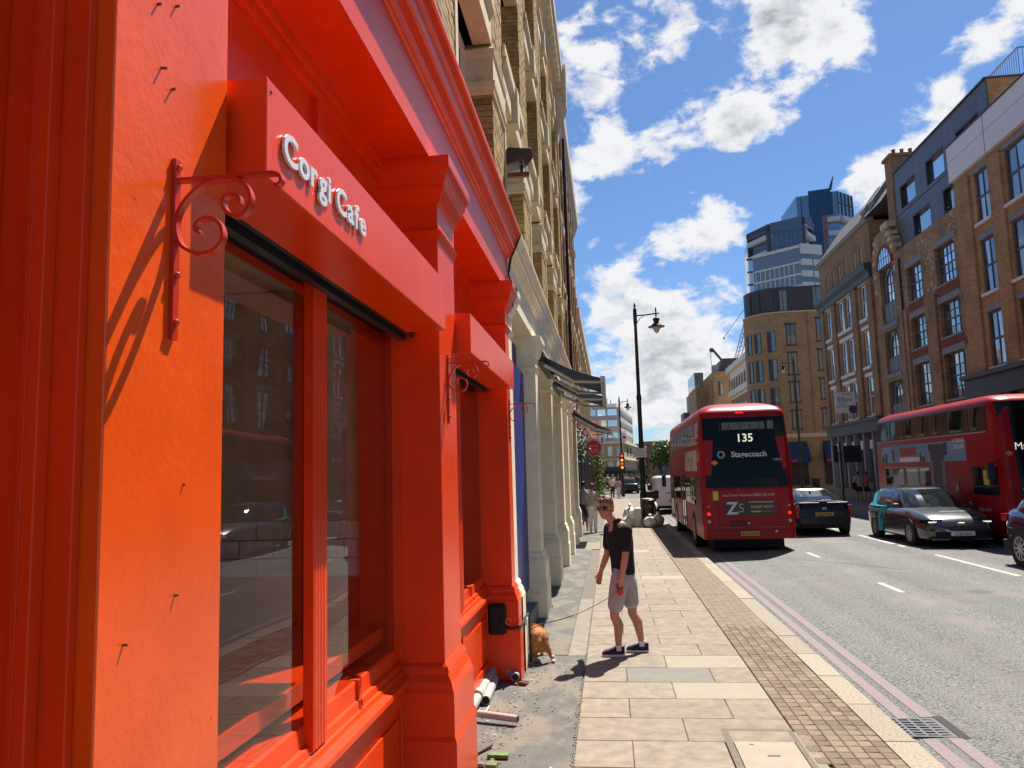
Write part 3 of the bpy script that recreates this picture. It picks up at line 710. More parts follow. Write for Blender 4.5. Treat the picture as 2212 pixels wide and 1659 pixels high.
# ------------------------------------------------------------------ stock brick terrace over the shops
M_brk = [mat('stock_brick_%s' % n, c, rough=0.85, spec=0.2, var=0.12, vscale=14, rnd=0.22, bump=0.5, bscale=60) for n, c in (('a', (0.36, 0.235, 0.092)), ('b', (0.27, 0.165, 0.065)), ('c', (0.42, 0.295, 0.13)))]
M_mortar = mat('mortar', (0.15, 0.12, 0.085), rough=0.95, var=0.2, vscale=8)
M_brkfar = mat('stock_brick_joined', (0.34, 0.22, 0.085), rough=0.85, spec=.2, var=0.38, vscale=6.0, bump=0.3, bscale=40)
M_darkroom = mat('dark_room', (0.02, 0.02, 0.022), rough=0.7)
M_wallglass = darkglass('window_glass')
BX = -1.20; WX = -1.52                                  # pier face, window plane
ter = thing('brick_terrace', 'yellow stock brick terrace with cream stone trims above the red and cream shops', 'building', (-1.5, 14, 5))
piers = [(1.9, 3.0), (5.35, 6.4), (8.75, 9.8), (12.1, 13.15), (15.5, 16.55), (18.9, 19.95), (22.2, 23.3)]
TOP = 13.4
core = MB()
for (a, b_) in piers: core.box(-2.2, BX - .012, a + .012, b_ - .012, 4.96, TOP)
core.box(-9, -1.9, -6, 23.3, 4.97, TOP); core.box(-9, -4.25, -6, 23.3, 0, 4.2); core.box(-9, -1.55, 8.75, 23.3, 0, 4.2); core.box(-9, -1.64, -6, 1.75, 0, 4.2); core.box(-4.3, -1.63, 1.76, 8.74, 3.5, 4.19); core.box(-9, -1.45, -6, 0.3, 0, 4.96)
obj('wall_core', core, M_mortar, ter)
bmes = [MB().box(-.05, 0.0, -.1075, .1075, -.0325, .0325).mesh('brick', m) for m in M_brk]   # stretcher on a street face
bmes2 = [MB().box(-.09, .09, 0.0, .05, -.0325, .0325).mesh('brick', m) for m in M_brk]      # on a reveal, facing the camera
bleft = MB(); cntb = 0
rs = random.Random(21)
for pi_, (a, b_) in enumerate(piers):
    if pi_ < 1: continue
    z = 5.0; row = 0
    while z < TOP - .05:
        # reveal face (two stepped bricks deep) turned towards the camera
        xs_ = [BX - .10, BX - .29] if row % 2 == 0 else [BX - .05, BX - .19, BX - .31]
        for k, xc in enumerate(xs_):
            hw = .09 if row % 2 == 0 else (.045 if k == 0 else .09)
            jit = rs.uniform(-.004, .004)
            near = pi_ in (2, 3) and z < 8.2 and cntb < 298
            if near and row % 2 == 0: inst('brick', rs.choice(bmes2), (xc, a + jit, z + .0325), ter); cntb += 1
            else: bleft.box(xc - hw, xc + hw, a + jit, a + .05, z, z + .065)
        yb = a + (.004 if row % 2 == 0 else -.11)
        while yb < b_ - .01:
            y1_ = min(yb + .215, b_ - .004); y0_ = max(yb, a + .004); jit = rs.uniform(-.004, .004)
            if pi_ in (2, 3) and z < 7.2 and cntb < 298 and y1_ - y0_ > .2:
                inst('brick', rs.choice(bmes), (BX + jit, (y0_ + y1_) / 2, z + .0325), ter); cntb += 1
            elif y1_ - y0_ > .03: bleft.box(BX - .05, BX + jit, y0_, y1_, z, z + .065)
            yb += .225
        z += .075; row += 1
tag(obj('brickwork', bleft, M_brkfar, ter), kind='stuff')
levels = [(5.02, 7.25, 7.25), (7.85, 9.85, 9.85), (10.4, 12.2, 12.2)]
for wi in range(len(piers) - 1):
    y0, y1 = piers[wi][1], piers[wi + 1][0]
    if y1 < 3: continue
    sp = MB()
    for (za, zb) in ((9.85, 10.35), (7.25, 7.8), (12.2, TOP)): sp.box(-2.0, WX + .10, y0, y1, za, zb)
    obj('spandrel', sp, M_brkfar, ter)
    for li, (z0, z1, zl) in enumerate(levels):
        f = MB(); f.box(WX - .08, WX, y0, y0 + .09, z0, z1); f.box(WX - .08, WX, y1 - .09, y1, z0, z1); f.box(WX - .08, WX, y0 + .09, y1 - .09, z1 - .1, z1); f.box(WX - .08, WX, y0 + .09, y1 - .09, z0, z0 + .08)
        ym = (y0 + y1) / 2; f.box(WX - .08, WX + .01, ym - .04, ym + .04, z0 + .08, z1 - .1); f.box(WX - .08, WX - .01, y0 + .09, y1 - .09, (z0 + z1) / 2 - .03, (z0 + z1) / 2 + .03)
        fo = obj('window', f, M_whitewood, ter)
        for (ya, yb) in ((y0 + .09, ym - .04), (ym + .04, y1 - .09)):
            q = MB(); q.box(WX - .05, WX - .045, ya, yb, z0 + .08, z1 - .1); obj('pane', q, M_wallglass, fo)
        # lintel band, sill, and stone surround proud of the wall
        l = MB(); l.prism([(-1.75, zl), (BX + .004, zl), (BX + .004, zl + .30), (BX + .03, zl + .34), (BX + .055, zl + .38), (BX + .06, zl + .45), (-1.75, zl + .46)], 'y', y0 + .02, y1 - .02)
        l.box(BX - .15, BX + .085, ym - .13, ym + .13, zl - .04, zl + .50)
        obj('lintel', l, M_stone, ter)
        if li: 
            l = MB(); l.box(-1.7, BX + .045, y0 - .03, y1 + .03, z0 - .09, z0 - .002); obj('sill', l, M_stone, ter)
        l = MB(); l.box(BX - .06, BX + .012, y0 - .015, y0 + .10, z0, zl - .002)
        if li != 1: obj('stone_surround', l, M_stone, ter)
for pi_, (a, b_) in enumerate(piers):
    if pi_ < 1: continue
    for zi in (6.62,):
        im = MB(); rings = []
        for (o, z) in ((0.008, zi), (0.02, zi + .02), (0.02, zi + .06), (.035, zi + .10), (.04, zi + .16), (.018, zi + .18), (.018, zi + .46), (.035, zi + .50), (.045, zi + .56), (.01, zi + .60)):
            rings.append([(-1.55, a - o, z), (BX + o, a - o, z), (BX + o, b_ + o * .5, z), (-1.55, b_ + o * .5, z)])
        im.loft(rings); obj('impost', im, M_stone, ter)
# eaves, brackets, parapet
e = MB(); e.prism([(-2.2, TOP), (BX + .04, TOP), (BX + .06, TOP + .15), (BX + .16, TOP + .5), (BX + .18, TOP + .62), (BX + .27, TOP + .75), (BX + .28, TOP + .98), (BX + .02, TOP + 1.02), (BX + .02, TOP + 1.5), (-2.2, TOP + 1.5)], 'y', 3, 22.9)
obj('eaves_cornice', e, M_stone, ter)
for k in range(40):
    y = 6 + k * .42; e = MB(); e.box(BX + .04, BX + .22, y, y + .16, TOP + .28, TOP + .6); obj('dentil', e, M_stone, ter)
for y in (22.55, 12.5):
    e = MB(); e.prism([(BX - .1, 12.1), (BX + .06, 12.1), (BX + .10, 12.35), (BX + .22, 12.8), (BX + .36, 13.2), (BX + .38, 14.5), (BX - .1, 14.5)], 'y', y, y + .42); obj('console', e, M_stone, ter)

# the plainer terrace farther on, in a browner brick
M_brown = brick_mat('brown_brick', (0.28, 0.165, 0.075), (0.20, 0.11, 0.05), (0.22, 0.17, 0.11), 1.0, .3)
M_redbr = brick_mat('red_brick', (0.33, 0.115, 0.06), (0.26, 0.085, 0.045), (0.28, 0.22, 0.17), 1.0, .2)
ter2 = thing('brick_terrace', 'browner brick terrace with cream window heads, next along past the stone console', 'building', (-1.5, 30, 5))
b = MB(); b.box(-9, -1.30, 23.31, 36.0, 4.9, 13.6); b.box(-9, -1.45, 23.31, 27.2, 0, 4.9); b.box(-9, -1.4, 27.21, 36, 0, 4.9); obj('wall', b, M_brown, ter2)
rs = random.Random(5)
for k in range(7):
    y = 23.7 + k * 1.75
    for z0, z1 in ((5.5, 7.2), (8.0, 9.6), (10.3, 11.8)):
        w = MB(); w.box(-1.295, -1.24, y, y + .10, z0, z1); w.box(-1.295, -1.24, y + .9, y + 1.0, z0, z1); w.box(-1.295, -1.22, y - .06, y + 1.06, z1, z1 + .28); w.box(-1.295, -1.17, y - .06, y + 1.06, z0 - .12, z0)
        w.box(-1.29, -1.13, y + .4, y + .6, z1 + .02, z1 + .34); w = obj('window', w, M_stone, ter2)
        q = MB(); q.box(-1.29, -1.28, y + .1, y + .9, z0, z1); obj('pane', q, M_wallglass, w)
    p = MB(); p.box(-1.3, -1.17, y - .55, y - .18, 5, 13.2); obj('pier', p, M_brown, ter2)
e = MB(); e.prism([(-1.5, 13.2), (-1.2, 13.2), (-1.02, 13.7), (-1.0, 14.1), (-1.5, 14.2)], 'y', 23.31, 36.0); obj('eaves_cornice', e, M_stone, ter2)
e = MB(); e.tube([(-1.1, 25.2, 4.9), (-1.1, 25.2, 13.3)], .05, 6); obj('drainpipe', e, M_black, ter2)
ter3 = thing('red_brick_house', 'low red brick house with pale windows at the far end of the left terrace', 'building', (-1.5, 45, 0))
b = MB(); b.box(-9, -1.3, 36.01, 60.5, 0, 9.6); b.box(-9, -1.55, 36.01, 50, 9.6, 12.2); obj('wall', b, M_redbr, ter3)
for k in range(9):
    y = 37 + k * 2.5
    for z0, z1 in ((4.8, 6.6), (7.2, 8.8)):
        w = MB(); w.box(-1.295, -1.2, y - .1, y + 1.2, z1, z1 + .25); w.box(-1.295, -1.2, y - .1, y + 1.2, z0 - .15, z0); w.box(-1.295, -1.25, y, y + .1, z0, z1); w.box(-1.295, -1.25, y + 1, y + 1.1, z0, z1); w = obj('window', w, M_stone, ter3)
        q = MB(); q.box(-1.29, -1.28, y + .1, y + 1.0, z0, z1); obj('pane', q, M_wallglass, w)
b = MB(); b.box(-1.35, -1.1, 36.01, 60.5, 9.5, 9.8); obj('string_course', b, M_stone, ter3)
# dark pub front at street level under those upper floors
pub = thing('black_shopfront', 'black painted shopfront with slim columns beyond the cream shop', 'shopfront', (-1.3, 40, 0))
b = MB(); b.box(-1.38, -1.18, 27.3, 60.4, 3.2, 4.0); obj('fascia_board', b, M_black, pub)
b = MB(); b.box(-1.39, -1.25, 27.3, 60.4, 0, .7); obj('stall_riser', b, M_black, pub)
for k in range(15):
    y = 27.4 + k * 2.2; b = MB(); b.box(-1.38, -1.12, y, y + .28, 0, 3.2); obj('column', b, M_grey if k % 2 else M_black, pub)
    b = MB(); b.box(-1.38, -1.34, y + .28, y + 2.2, .7, 3.2); obj('pane', b, M_wallglass, pub)
# ------------------------------------------------------------------ buildings on the right of the street
M_brR1 = brick_mat('warehouse_brick', (0.50, 0.305, 0.13), (0.37, 0.21, 0.085), (0.34, 0.26, 0.16), 1.0, .22)
M_brR2 = brick_mat('mottled_brick', (0.41, 0.255, 0.125), (0.25, 0.15, 0.078), (0.32, 0.25, 0.17), 1.0, .34)
M_brR3 = brick_mat('dark_stock_brick', (0.35, 0.215, 0.11), (0.25, 0.15, 0.078), (0.28, 0.215, 0.145), 1.0, .25)
M_brR4 = brick_mat('new_brick', (0.42, 0.275, 0.135), (0.33, 0.20, 0.095), (0.33, 0.255, 0.165), 1.0, .18)
M_redband = brick_mat('red_band_brick', (0.26, 0.075, 0.045), (0.20, 0.055, 0.035), (0.20, 0.13, 0.10), 1.0, .2)
M_whitepan = mat('white_render_panel', (0.80, 0.78, 0.78), rough=.6, var=.04)
M_clad = mat('grey_cladding', (0.125, 0.135, 0.155), rough=.45, var=.05, rnd=.06)
M_lintel = mat('lintel_grey', (0.24, 0.245, 0.265), rough=.6, var=.08)
M_slate = mat('slate', (0.05, 0.048, 0.05), rough=.7, var=.2, vscale=3)
M_skyglass = darkglass('sky_glass', (0.72, 0.74, 0.76), metal=.95, ior=2.0, wob=.10, wsc=.6)
M_sashglass = darkglass('sash_glass', (0.42, 0.43, 0.44), metal=.85, ior=1.8, wob=.10, wsc=.8)

class Face:
    """a street wall: u runs along it, z is height, d sticks out of it"""
    def __init__(s, axis, pos): s.axis, s.pos = axis, pos
    def bx(s, mb, u0, u1, z0, z1, d0, d1):
        if s.axis == 'x': return mb.box(s.pos - d1, s.pos - d0, u0, u1, z0, z1)
        return mb.box(u0, u1, s.pos - d1, s.pos - d0, z0, z1)
    def P(s, u, z, d=0): return (s.pos - d, u, z) if s.axis == 'x' else (u, s.pos - d, z)
    def wall(s, mb, u0, u1, z0, z1, holes, deep=.22):
        us = sorted({u0, u1} | {h[0] for h in holes} | {h[1] for h in holes}); zs = sorted({z0, z1} | {h[2] for h in holes} | {h[3] for h in holes})
        us = [u for u in us if u0 <= u <= u1]; zs = [z for z in zs if z0 <= z <= z1]
        def q(a, b, c, d):
            if s.axis == 'x': mb.quad(d, c, b, a)
            else: mb.quad(a, b, c, d)
        for i in range(len(us) - 1):
            for k in range(len(zs) - 1):
                um, zm = (us[i] + us[i + 1]) / 2, (zs[k] + zs[k + 1]) / 2
                if any(h[0] < um < h[1] and h[2] < zm < h[3] for h in holes): continue
                q(s.P(us[i], zs[k]), s.P(us[i + 1], zs[k]), s.P(us[i + 1], zs[k + 1]), s.P(us[i], zs[k + 1]))
        for (a, b, c, e) in holes:
            mb.quad(s.P(a, c), s.P(a, e), s.P(a, e, -deep), s.P(a, c, -deep)); mb.quad(s.P(b, c), s.P(b, e), s.P(b, e, -deep), s.P(b, c, -deep))
            mb.quad(s.P(a, c), s.P(b, c), s.P(b, c, -deep), s.P(a, c, -deep)); mb.quad(s.P(a, e), s.P(b, e), s.P(b, e, -deep), s.P(a, e, -deep))
    def grid_window(s, t, u0, u1, z0, z1, nx, ny, m, gm, deep=.16, bar=.03, fr=.06, meeting=None, panes=True):
        f = MB(); d0, d1 = -deep - .05, -deep
        s.bx(f, u0, u0 + fr, z0, z1, d0, d1); s.bx(f, u1 - fr, u1, z0, z1, d0, d1); s.bx(f, u0 + fr, u1 - fr, z0, z0 + fr, d0, d1); s.bx(f, u0 + fr, u1 - fr, z1 - fr, z1, d0, d1)
        a, b, c, e = u0 + fr, u1 - fr, z0 + fr, z1 - fr
        for i in range(1, nx):
            u = a + (b - a) * i / nx; s.bx(f, u - bar / 2, u + bar / 2, c, e, d0 + .005, d1 - .004)
        for k in range(1, ny):
            z = c + (e - c) * k / ny; w = bar if meeting != k else bar * 2.2; s.bx(f, a, b, z - w / 2, z + w / 2, d0 + .006, d1 - .006)
        fo = obj('window', f, m, t)
        if panes:
            pw, ph = (b - a) / nx, (e - c) / ny
            key = ('pane', s.axis, round(pw, 3), round(ph, 3), gm.name)
            if key not in PANE:
                q = MB(); h, v = pw / 2 - bar / 2 + .004, ph / 2 - bar / 2 + .004
                if s.axis == 'x': q.box(0, .008, -h, h, -v, v)
                else: q.box(-h, h, 0, .008, -v, v)
                PANE[key] = q.mesh('pane', gm)
            rs_ = random.Random(int(u0 * 100 + z0 * 7))
            for i in range(nx):
                for k in range(ny):
                    p = s.P(a + pw * (i + .5), c + ph * (k + .5), -deep - .03)
                    inst('pane', PANE[key], p, fo, rot=(0, rs_.uniform(-.018, .018), rs_.uniform(-.012, .012)) if s.axis == 'x' else (rs_.uniform(-.02, .02), 0, rs_.uniform(-.015, .015)))
        else:
            q = MB(); s.bx(q, a, b, c, e, d0 + .01, d0 + .02); obj('pane', q, gm, fo)
        return fo
PANE = {}
XR = 14.3; FR = Face('x', XR)

# --- warehouse with white parapet, nearest on the right
r1 = thing('brick_warehouse', 'tall brown brick warehouse with white rendered parapet band at the right edge', 'building', (XR, 28, 0))
colsR1 = []
y = 30.7
for k in range(4): colsR1 += [(30.7 - 6.45 * k - 1.08, 30.7 - 6.45 * k, 2), (28.42 - 6.45 * k - 2.0, 28.42 - 6.45 * k, 3)]
rowsR1 = [(11.05, 13.0), (8.34, 10.38), (5.55, 7.62)]
holes = [(a, b, c, e) for (a, b, n) in colsR1 for (c, e) in rowsR1]
b = MB(); FR.wall(b, 2, 32.35, 4.4, 13.3, holes); b.quad((XR, 2, 13.3), (XR + 8, 2, 13.3), (XR + 8, 32.35, 13.3), (XR, 32.35, 13.3)); b.quad((XR, 32.35, 4.4), (XR, 32.35, 14.7), (XR + 8, 32.35, 14.7), (XR + 8, 32.35, 4.4))
b.box(XR + .5, XR + 8, 2, 32.3, 0, 13.2)
obj('wall', b, M_brR1, r1)
for (a, b_) in [(31.05, 32.25)] + [(28.57 - 6.45 * k, 29.47 - 6.45 * k) for k in range(4)] + [(24.42 - 6.45 * k, 26.27 - 6.45 * k) for k in range(4)]:
    b = MB(); FR.bx(b, min(a, b_) , b_, 5.4, 13.1, 0.002, .09); obj('pier', b, M_brR1, r1)
for ci, (a, b_, n) in enumerate(colsR1):
    for (c, e) in rowsR1:
        FR.grid_window(r1, a, b_, c, e, n, 2, M_grey, M_sashglass, meeting=1, panes=ci < 4, bar=.04, fr=.08, deep=.07)
        l = MB(); FR.bx(l, a - .1, b_ + .1, e + .002, e + .2, -.1, .03); obj('lintel', l, M_lintel, r1)
        l = MB(); FR.bx(l, a - .12, b_ + .12, c - .11, c - .002, -.1, .10); obj('sill', l, M_whitepan, r1)
b = MB(); FR.bx(b, 2, 32.4, 13.302, 14.75, -.4, .16); b.box(XR - .05, XR + 6, 32.1, 32.395, 13.4, 14.6); obj('parapet_band', b, M_whitepan, r1)
b = MB(); FR.bx(b, 2, 32.42, 14.752, 14.80, -.45, .2); obj('coping', b, M_greydk, r1)
for yy in (29.3, 24.6): 
    b = MB(); FR.bx(b, yy, yy + .03, 13.31, 14.74, .16, .165); obj('panel_joint', b, M_greydk, r1)
b = MB(); FR.bx(b, 2, 32.40, 14.1, 14.115, .16, .164); obj('panel_joint', b, M_midgrey, r1)
# grey shop front under it
b = MB(); FR.bx(b, 2, 32.5, 4.5, 5.25, -.3, .28); FR.bx(b, 2, 32.55, 5.25, 5.42, -.3, .42); FR.bx(b, 2, 32.5, 0, 4.5, -.4, -.1)
for k in range(11): FR.bx(b, 31.9 - 2.7 * k, 32.4 - 2.7 * k, 0, 4.5, -.1, .2)
obj('shop_fascia', b, M_greydk, r1)
for k in range(10):
    b = MB(); FR.bx(b, 29.75 - 2.7 * k, 31.85 - 2.7 * k, .6, 4.2, -.098, -.08); obj('pane', b, M_sashglass, r1)

# --- narrower works building with steel windows, arched loading bay and grey roof extension
r2 = thing('works_building', 'mottled brick works building with large grid windows, arched loading bay and grey metal roof storey', 'building', (XR, 37, 0))
ca, cb_, cd = (32.82, 34.75), (36.25, 37.98), (39.62, 41.52)
rows2 = [(9.56, 11.22), (7.33, 8.80), (4.70, 6.62)]
holes = [(a, b, c, e) for (a, b) in (ca, cb_) for (c, e) in rows2]
arch = [(9.13, 12.05, True), (6.6, 8.77, False), (4.4, 6.2, False)]
holes += [(cd[0], cd[1], c, e) for (c, e, q) in arch]
b = MB(); FR.wall(b, 32.36, 42.55, 4.2, 12.35, holes, .2); b.box(XR + .5, XR + 8, 32.4, 42.5, 0, 12.3); b.quad((XR, 32.36, 12.35), (XR + 1, 32.36, 12.35), (XR + 1, 42.55, 12.35), (XR, 42.55, 12.35))
# stepped gable over the loading bay with its round head
gab = [(38.85, 12.352), (42.3, 12.352), (42.3, 12.9), (41.9, 13.3), (41.7, 13.9), (39.6, 13.9), (39.3, 13.4), (38.85, 12.9)]
rings = [[(XR - .06, p[0], p[1]) for p in gab], [(XR + .4, p[0], p[1]) for p in gab]]; b.loft(rings)
obj('wall', b, M_brR2, r2)
for ci, (a, b_) in enumerate((ca, cb_)):
    for ri, (c, e) in enumerate(rows2):
        FR.grid_window(r2, a, b_, c, e, 5 if ci == 0 and ri == 0 else 4, 4, M_grey, M_skyglass if ri == 0 else M_sashglass, bar=.03, meeting=2)
        l = MB(); FR.bx(l, a - .12, b_ + .12, e + .002, e + .27, -.1, .02); obj('lintel', l, M_lintel, r2)
        l = MB(); FR.bx(l, a - .1, b_ + .1, c - .09, c - .002, -.1, .05); obj('sill', l, M_lintel, r2)
        l = MB(); FR.bx(l, a - .1, b_ + .1, c - .48, c - .092, -.1, .012); obj('red_brick_band', l, M_redband, r2)
for z in (7.05, 4.45):
    l = MB(); FR.bx(l, 34.9, 36.1, z - .3, z, -.1, .014); FR.bx(l, 32.38, 32.7, z - .3, z, -.1, .014); obj('red_brick_band', l, M_redband, r2)
for (a, b_) in ((34.95, 36.05), (38.2, 39.0)):
    b = MB(); FR.bx(b, a, b_, 4.2, 9.35, .001, .10); obj('pier', b, M_brR2, r2)
# loading bay: grey frames with arched inner bars, panelled aprons, lintels
for (c, e, rnd_) in arch:
    zf = c + (e - c) * .36
    FR.grid_window(r2, cd[0], cd[1], zf, e - (.02 if not rnd_ else 0), 4, 3 if not rnd_ else 4, M_grey, M_skyglass if rnd_ else M_sashglass, bar=.035, fr=.07)
    a_ = MB(); FR.bx(a_, cd[0], cd[1], c, zf - .002, -.2, -.13)
    for k in range(3): FR.bx(a_, cd[0] + .12 + k * .6, cd[0] + .58 + k * .6, c + .1, zf - .1, -.13, -.11)
    obj('apron_panel', a_, M_midgrey, r2)
    ar = MB(); uc = (cd[0] + cd[1]) / 2
    path = [FR.P(uc + .55 * math.cos(t_), zf + (e - zf) * .42 + (e - zf) * .5 * math.sin(t_), -.14) for t_ in [math.pi * k / 12 for k in range(13)]]
    path = [FR.P(uc + .55, zf, -.14)] + path + [FR.P(uc - .55, zf, -.14)]
    ar.tube(path, .035, 6); obj('arched_bar', ar, M_midgrey, r2)
    l = MB(); FR.bx(l, cd[0] - .08, cd[1] + .08, c - .24, c - .002, -.2, .04); obj('lintel', l, M_midgrey, r2)
hd = MB(); uc = (cd[0] + cd[1]) / 2
N_ = 16; ro, ri_ = 1.12, .93
ring_pts = [(uc + ro * math.cos(math.pi * k / N_), 12.05 + ro * .98 * math.sin(math.pi * k / N_)) for k in range(N_ + 1)]
inn = [(uc + ri_ * math.cos(math.pi * k / N_), 12.05 + ri_ * .98 * math.sin(math.pi * k / N_)) for k in range(N_ + 1)]
for k in range(N_):
    q = [ring_pts[k], ring_pts[k + 1], inn[k + 1], inn[k]]
    hd.loft([[FR.P(p[0], p[1], .085) for p in q], [FR.P(p[0], p[1], .0) for p in q]])
obj('arch_ring', hd, M_redband, r2)
hd = MB(); hd.poly([FR.P(p[0], p[1], .064) for p in inn]); fanw = obj('fanlight', hd, M_skyglass, r2)
hd = MB()
for k in (-2, -1, 0, 1, 2): FR.bx(hd, uc + k * .33 - .018, uc + k * .33 + .018, 12.06, 12.06 + .9 * math.sqrt(max(0, 1 - (k * .33 / .93) ** 2)), .064, .075)
FR.bx(hd, uc - .85, uc + .85, 12.42, 12.45, .064, .076); obj('glazing_bars', hd, M_grey, fanw)
for (u, z, w, h) in ((38.95, 12.55, .42, .2), (39.15, 12.95, .45, .18), (39.35, 13.3, .5, .18), (39.75, 13.75, .9, .28), (41.85, 13.0, .3, .2), (41.7, 13.42, .3, .2), (42.0, 12.4, .3, .2), (41.9, 11.7, .26, .2), (41.9, 10.9, .26, .2), (39.2, 11.5, .25, .2)):
    l = MB(); FR.bx(l, u - w / 2, u + w / 2, z, z + h, -.2, .24 if z > 12.3 and u < 40 else .09); obj('stone_block', l, M_stone, r2)
b = MB(); b.tube([(XR - .08, 38.6, 4.4), (XR - .08, 38.6, 11.9)], .055, 6); obj('drainpipe', b, M_black, r2)
rs = random.Random(31); b = MB()
for k in range(110):
    u, z = rs.choice([(35.4, 9.6), (35.2, 10.6), (38.5, 10.2), (36, 11.8), (33.0, 11.9)]); u += rs.gauss(0, .22); z += rs.gauss(0, .35); s_ = rs.uniform(.015, .04); FR.bx(b, u - s_, u + s_, z - s_ * .6, z + s_ * .6, 0.0, .10 if 34.95 < u < 36.05 and z < 9.35 else .006)
tag(obj('paint_flecks', b, M_whitepan, r2), kind='stuff')
# roof storey: cladding panels round deep set square windows
XD = XR + .25; FD = Face('x', XD)
wins_up = [(36.68, 38.55), (33.55, 35.46), (30.42, 32.40)]; wins_lo = [(35.30, 37.32), (32.42, 34.03)]
def clad_row(z0, z1, u0, u1, wins, wz0, wz1, joints):
    us = sorted({u0, u1} | {w[0] for w in wins} | {w[1] for w in wins} | set(joints))
    for i in range(len(us) - 1):
        a, b_ = us[i], us[i + 1]
        inw = any(w[0] <= a + .01 and b_ <= w[1] + .01 for w in wins)
        for (c, e) in (((z0, wz0), (wz1, z1)) if inw else ((z0, (z0 + z1) / 2), ((z0 + z1) / 2, z1))):
            if e - c < .03: continue
            p = MB(); FD.bx(p, a + .006, b_ - .006, c + .006, e - .006, -.10, 0); obj('cladding_panel', p, M_clad, r2)
    for (a, b_) in wins:
        f = MB()
        for (p, q, c, e) in ((a, a + .07, wz0, wz1), (b_ - .07, b_, wz0, wz1), (a, b_, wz0, wz0 + .06), (a, b_, wz1 - .06, wz1)): FD.bx(f, p, q, c, e, -.5, -.008)
        fo = obj('window', f, M_black, r2)
        q = MB(); FD.bx(q, a + .07, b_ - .07, wz0 + .06, wz1 - .06, -.18, -.16); obj('pane', q, M_skyglass, fo)
clad_row(12.36, 14.10, 32.4, 39.15, wins_lo, 12.44, 13.56, (38.3,))
clad_row(14.13, 16.30, 29.66, 39.2, wins_up, 14.26, 15.40, (36.0, 33.0))
b = MB(); b.box(XD + .6, XD + 7, 29.66, 39.15, 12.36, 16.28); b.box(XD + .101, XD + .6, 38.7, 39.15, 12.36, 16.28); b.box(XD + .101, XD + .6, 29.67, 39.15, 15.5, 16.28); b.box(XD - .06, XD + 7, 29.6, 39.25, 16.30, 16.37); b.box(XD - .03, XD + .2, 32.4, 39.2, 12.352, 12.40); obj('roof_core', b, M_greydk, r2)
b = MB(); b.box(XD + .05, XD + 9, 29.62, 29.658, 12.5, 16.29); obj('brick_return', b, brick_mat('yellow_brick', (0.40, 0.27, 0.12), (0.30, 0.19, 0.08), (0.24, 0.19, 0.12), 1.0, .2), r2)
b = MB()
for k in range(34): b.tube([(XD + 1.3 + k * .16, 29.75, 16.37), (XD + 1.3 + k * .16, 29.75, 17.45)], .012, 5)
for k in range(30): b.tube([(XD + 1.3, 29.75 + k * .16, 16.37), (XD + 1.3, 29.75 + k * .16, 17.45)], .012, 5)
b.box(XD + 1.27, XD + 7, 29.72, 29.78, 17.45, 17.5); b.box(XD + 1.27, XD + 1.33, 29.78, 34.5, 17.45, 17.5)
tag(obj('roof_railing', b, M_steel, r2), kind='stuff')
b = MB(); b.box(XR + .2, XR + 3, 39.22, 40.1, 12.4, 17.25); b.box(XR + .1, XR + 3.1, 39.12, 40.2, 17.25, 17.4)
ch = obj('chimney', b, M_brR3, r2)
for k in range(4):
    b = MB(); b.lathe([(.10, 0), (.09, .3), (.11, .34)], (XR + .5 + k * .4, 39.6, 17.4), 8); obj('chimney_pot', b, M_redband, ch)

# --- corner house with white sashes and dark cornice
r3 = thing('corner_house', 'dark brick corner house with white sash windows, heavy black cornice and grey shopfront', 'building', (XR, 47, 0))
c3 = [(43.80, 44.75), (46.55, 47.55), (47.95, 48.95), (50.6, 51.6)]
rows3 = [(10.05, 11.95), (7.42, 9.45), (4.72, 6.86)]
att = [(43.9, 44.35), (45.05, 45.5), (46.7, 47.2), (48.0, 48.5), (49.3, 49.75), (50.65, 51.1)]
holes = [(a, b, c, e) for (a, b) in c3 for (c, e) in rows3] + [(a, b, 13.0, 14.1) for (a, b) in att]
b = MB(); FR.wall(b, 42.56, 52.5, 4.4, 15.1, holes, .18); b.box(XR + .5, XR + 9, 42.6, 52.45, 0, 15); b.quad((XR, 52.5, 0), (XR, 52.5, 15.1), (XR + 9, 52.5, 15.1), (XR + 9, 52.5, 0)); b.quad((XR, 42.56, 12.3), (XR + 9, 42.56, 12.3), (XR + 9, 42.56, 15.1), (XR, 42.56, 15.1))
obj('wall', b, M_brR3, r3)
for (a, b_) in c3:
    for (c, e) in rows3:
        FR.grid_window(r3, a, b_, c, e, 1, 2, M_whitewood, M_sashglass, fr=.11, bar=.05, deep=.08)
        l = MB(); FR.bx(l, a - .14, b_ + .14, e + .002, e + .2, -.1, .05); obj('lintel', l, M_whitewood, r3)
        l = MB(); FR.bx(l, a - .16, b_ + .16, c - .16, c - .002, -.1, .12); obj('sill', l, M_whitewood, r3)
for (a, b_) in att: FR.grid_window(r3, a, b_, 13.0, 14.1, 1, 2, M_whitewood, M_sashglass, fr=.08, bar=.04, deep=.08)
for (a, b_) in ((42.6, 43.4), (45.3, 46.1), (49.4, 50.2), (52.0, 52.5)):
    b = MB(); FR.bx(b, a, b_, 4.6, 12.0, .001, .12); obj('pier', b, M_brR3, r3)
e = MB(); e.prism([(XR + .2, 12.02), (XR - .16, 12.02), (XR - .2, 12.3), (XR - .38, 12.5), (XR - .42, 12.78), (XR + .2, 12.85)], 'y', 42.57, 52.9); obj('black_cornice', e, M_greydk, r3)
e = MB(); e.prism([(XR + .3, 15.1), (XR - .1, 15.1), (XR - .18, 15.2), (XR - .18, 15.3), (XR + .3, 15.32)], 'y', 42.57, 52.6); obj('gutter', e, M_lintel, r3)
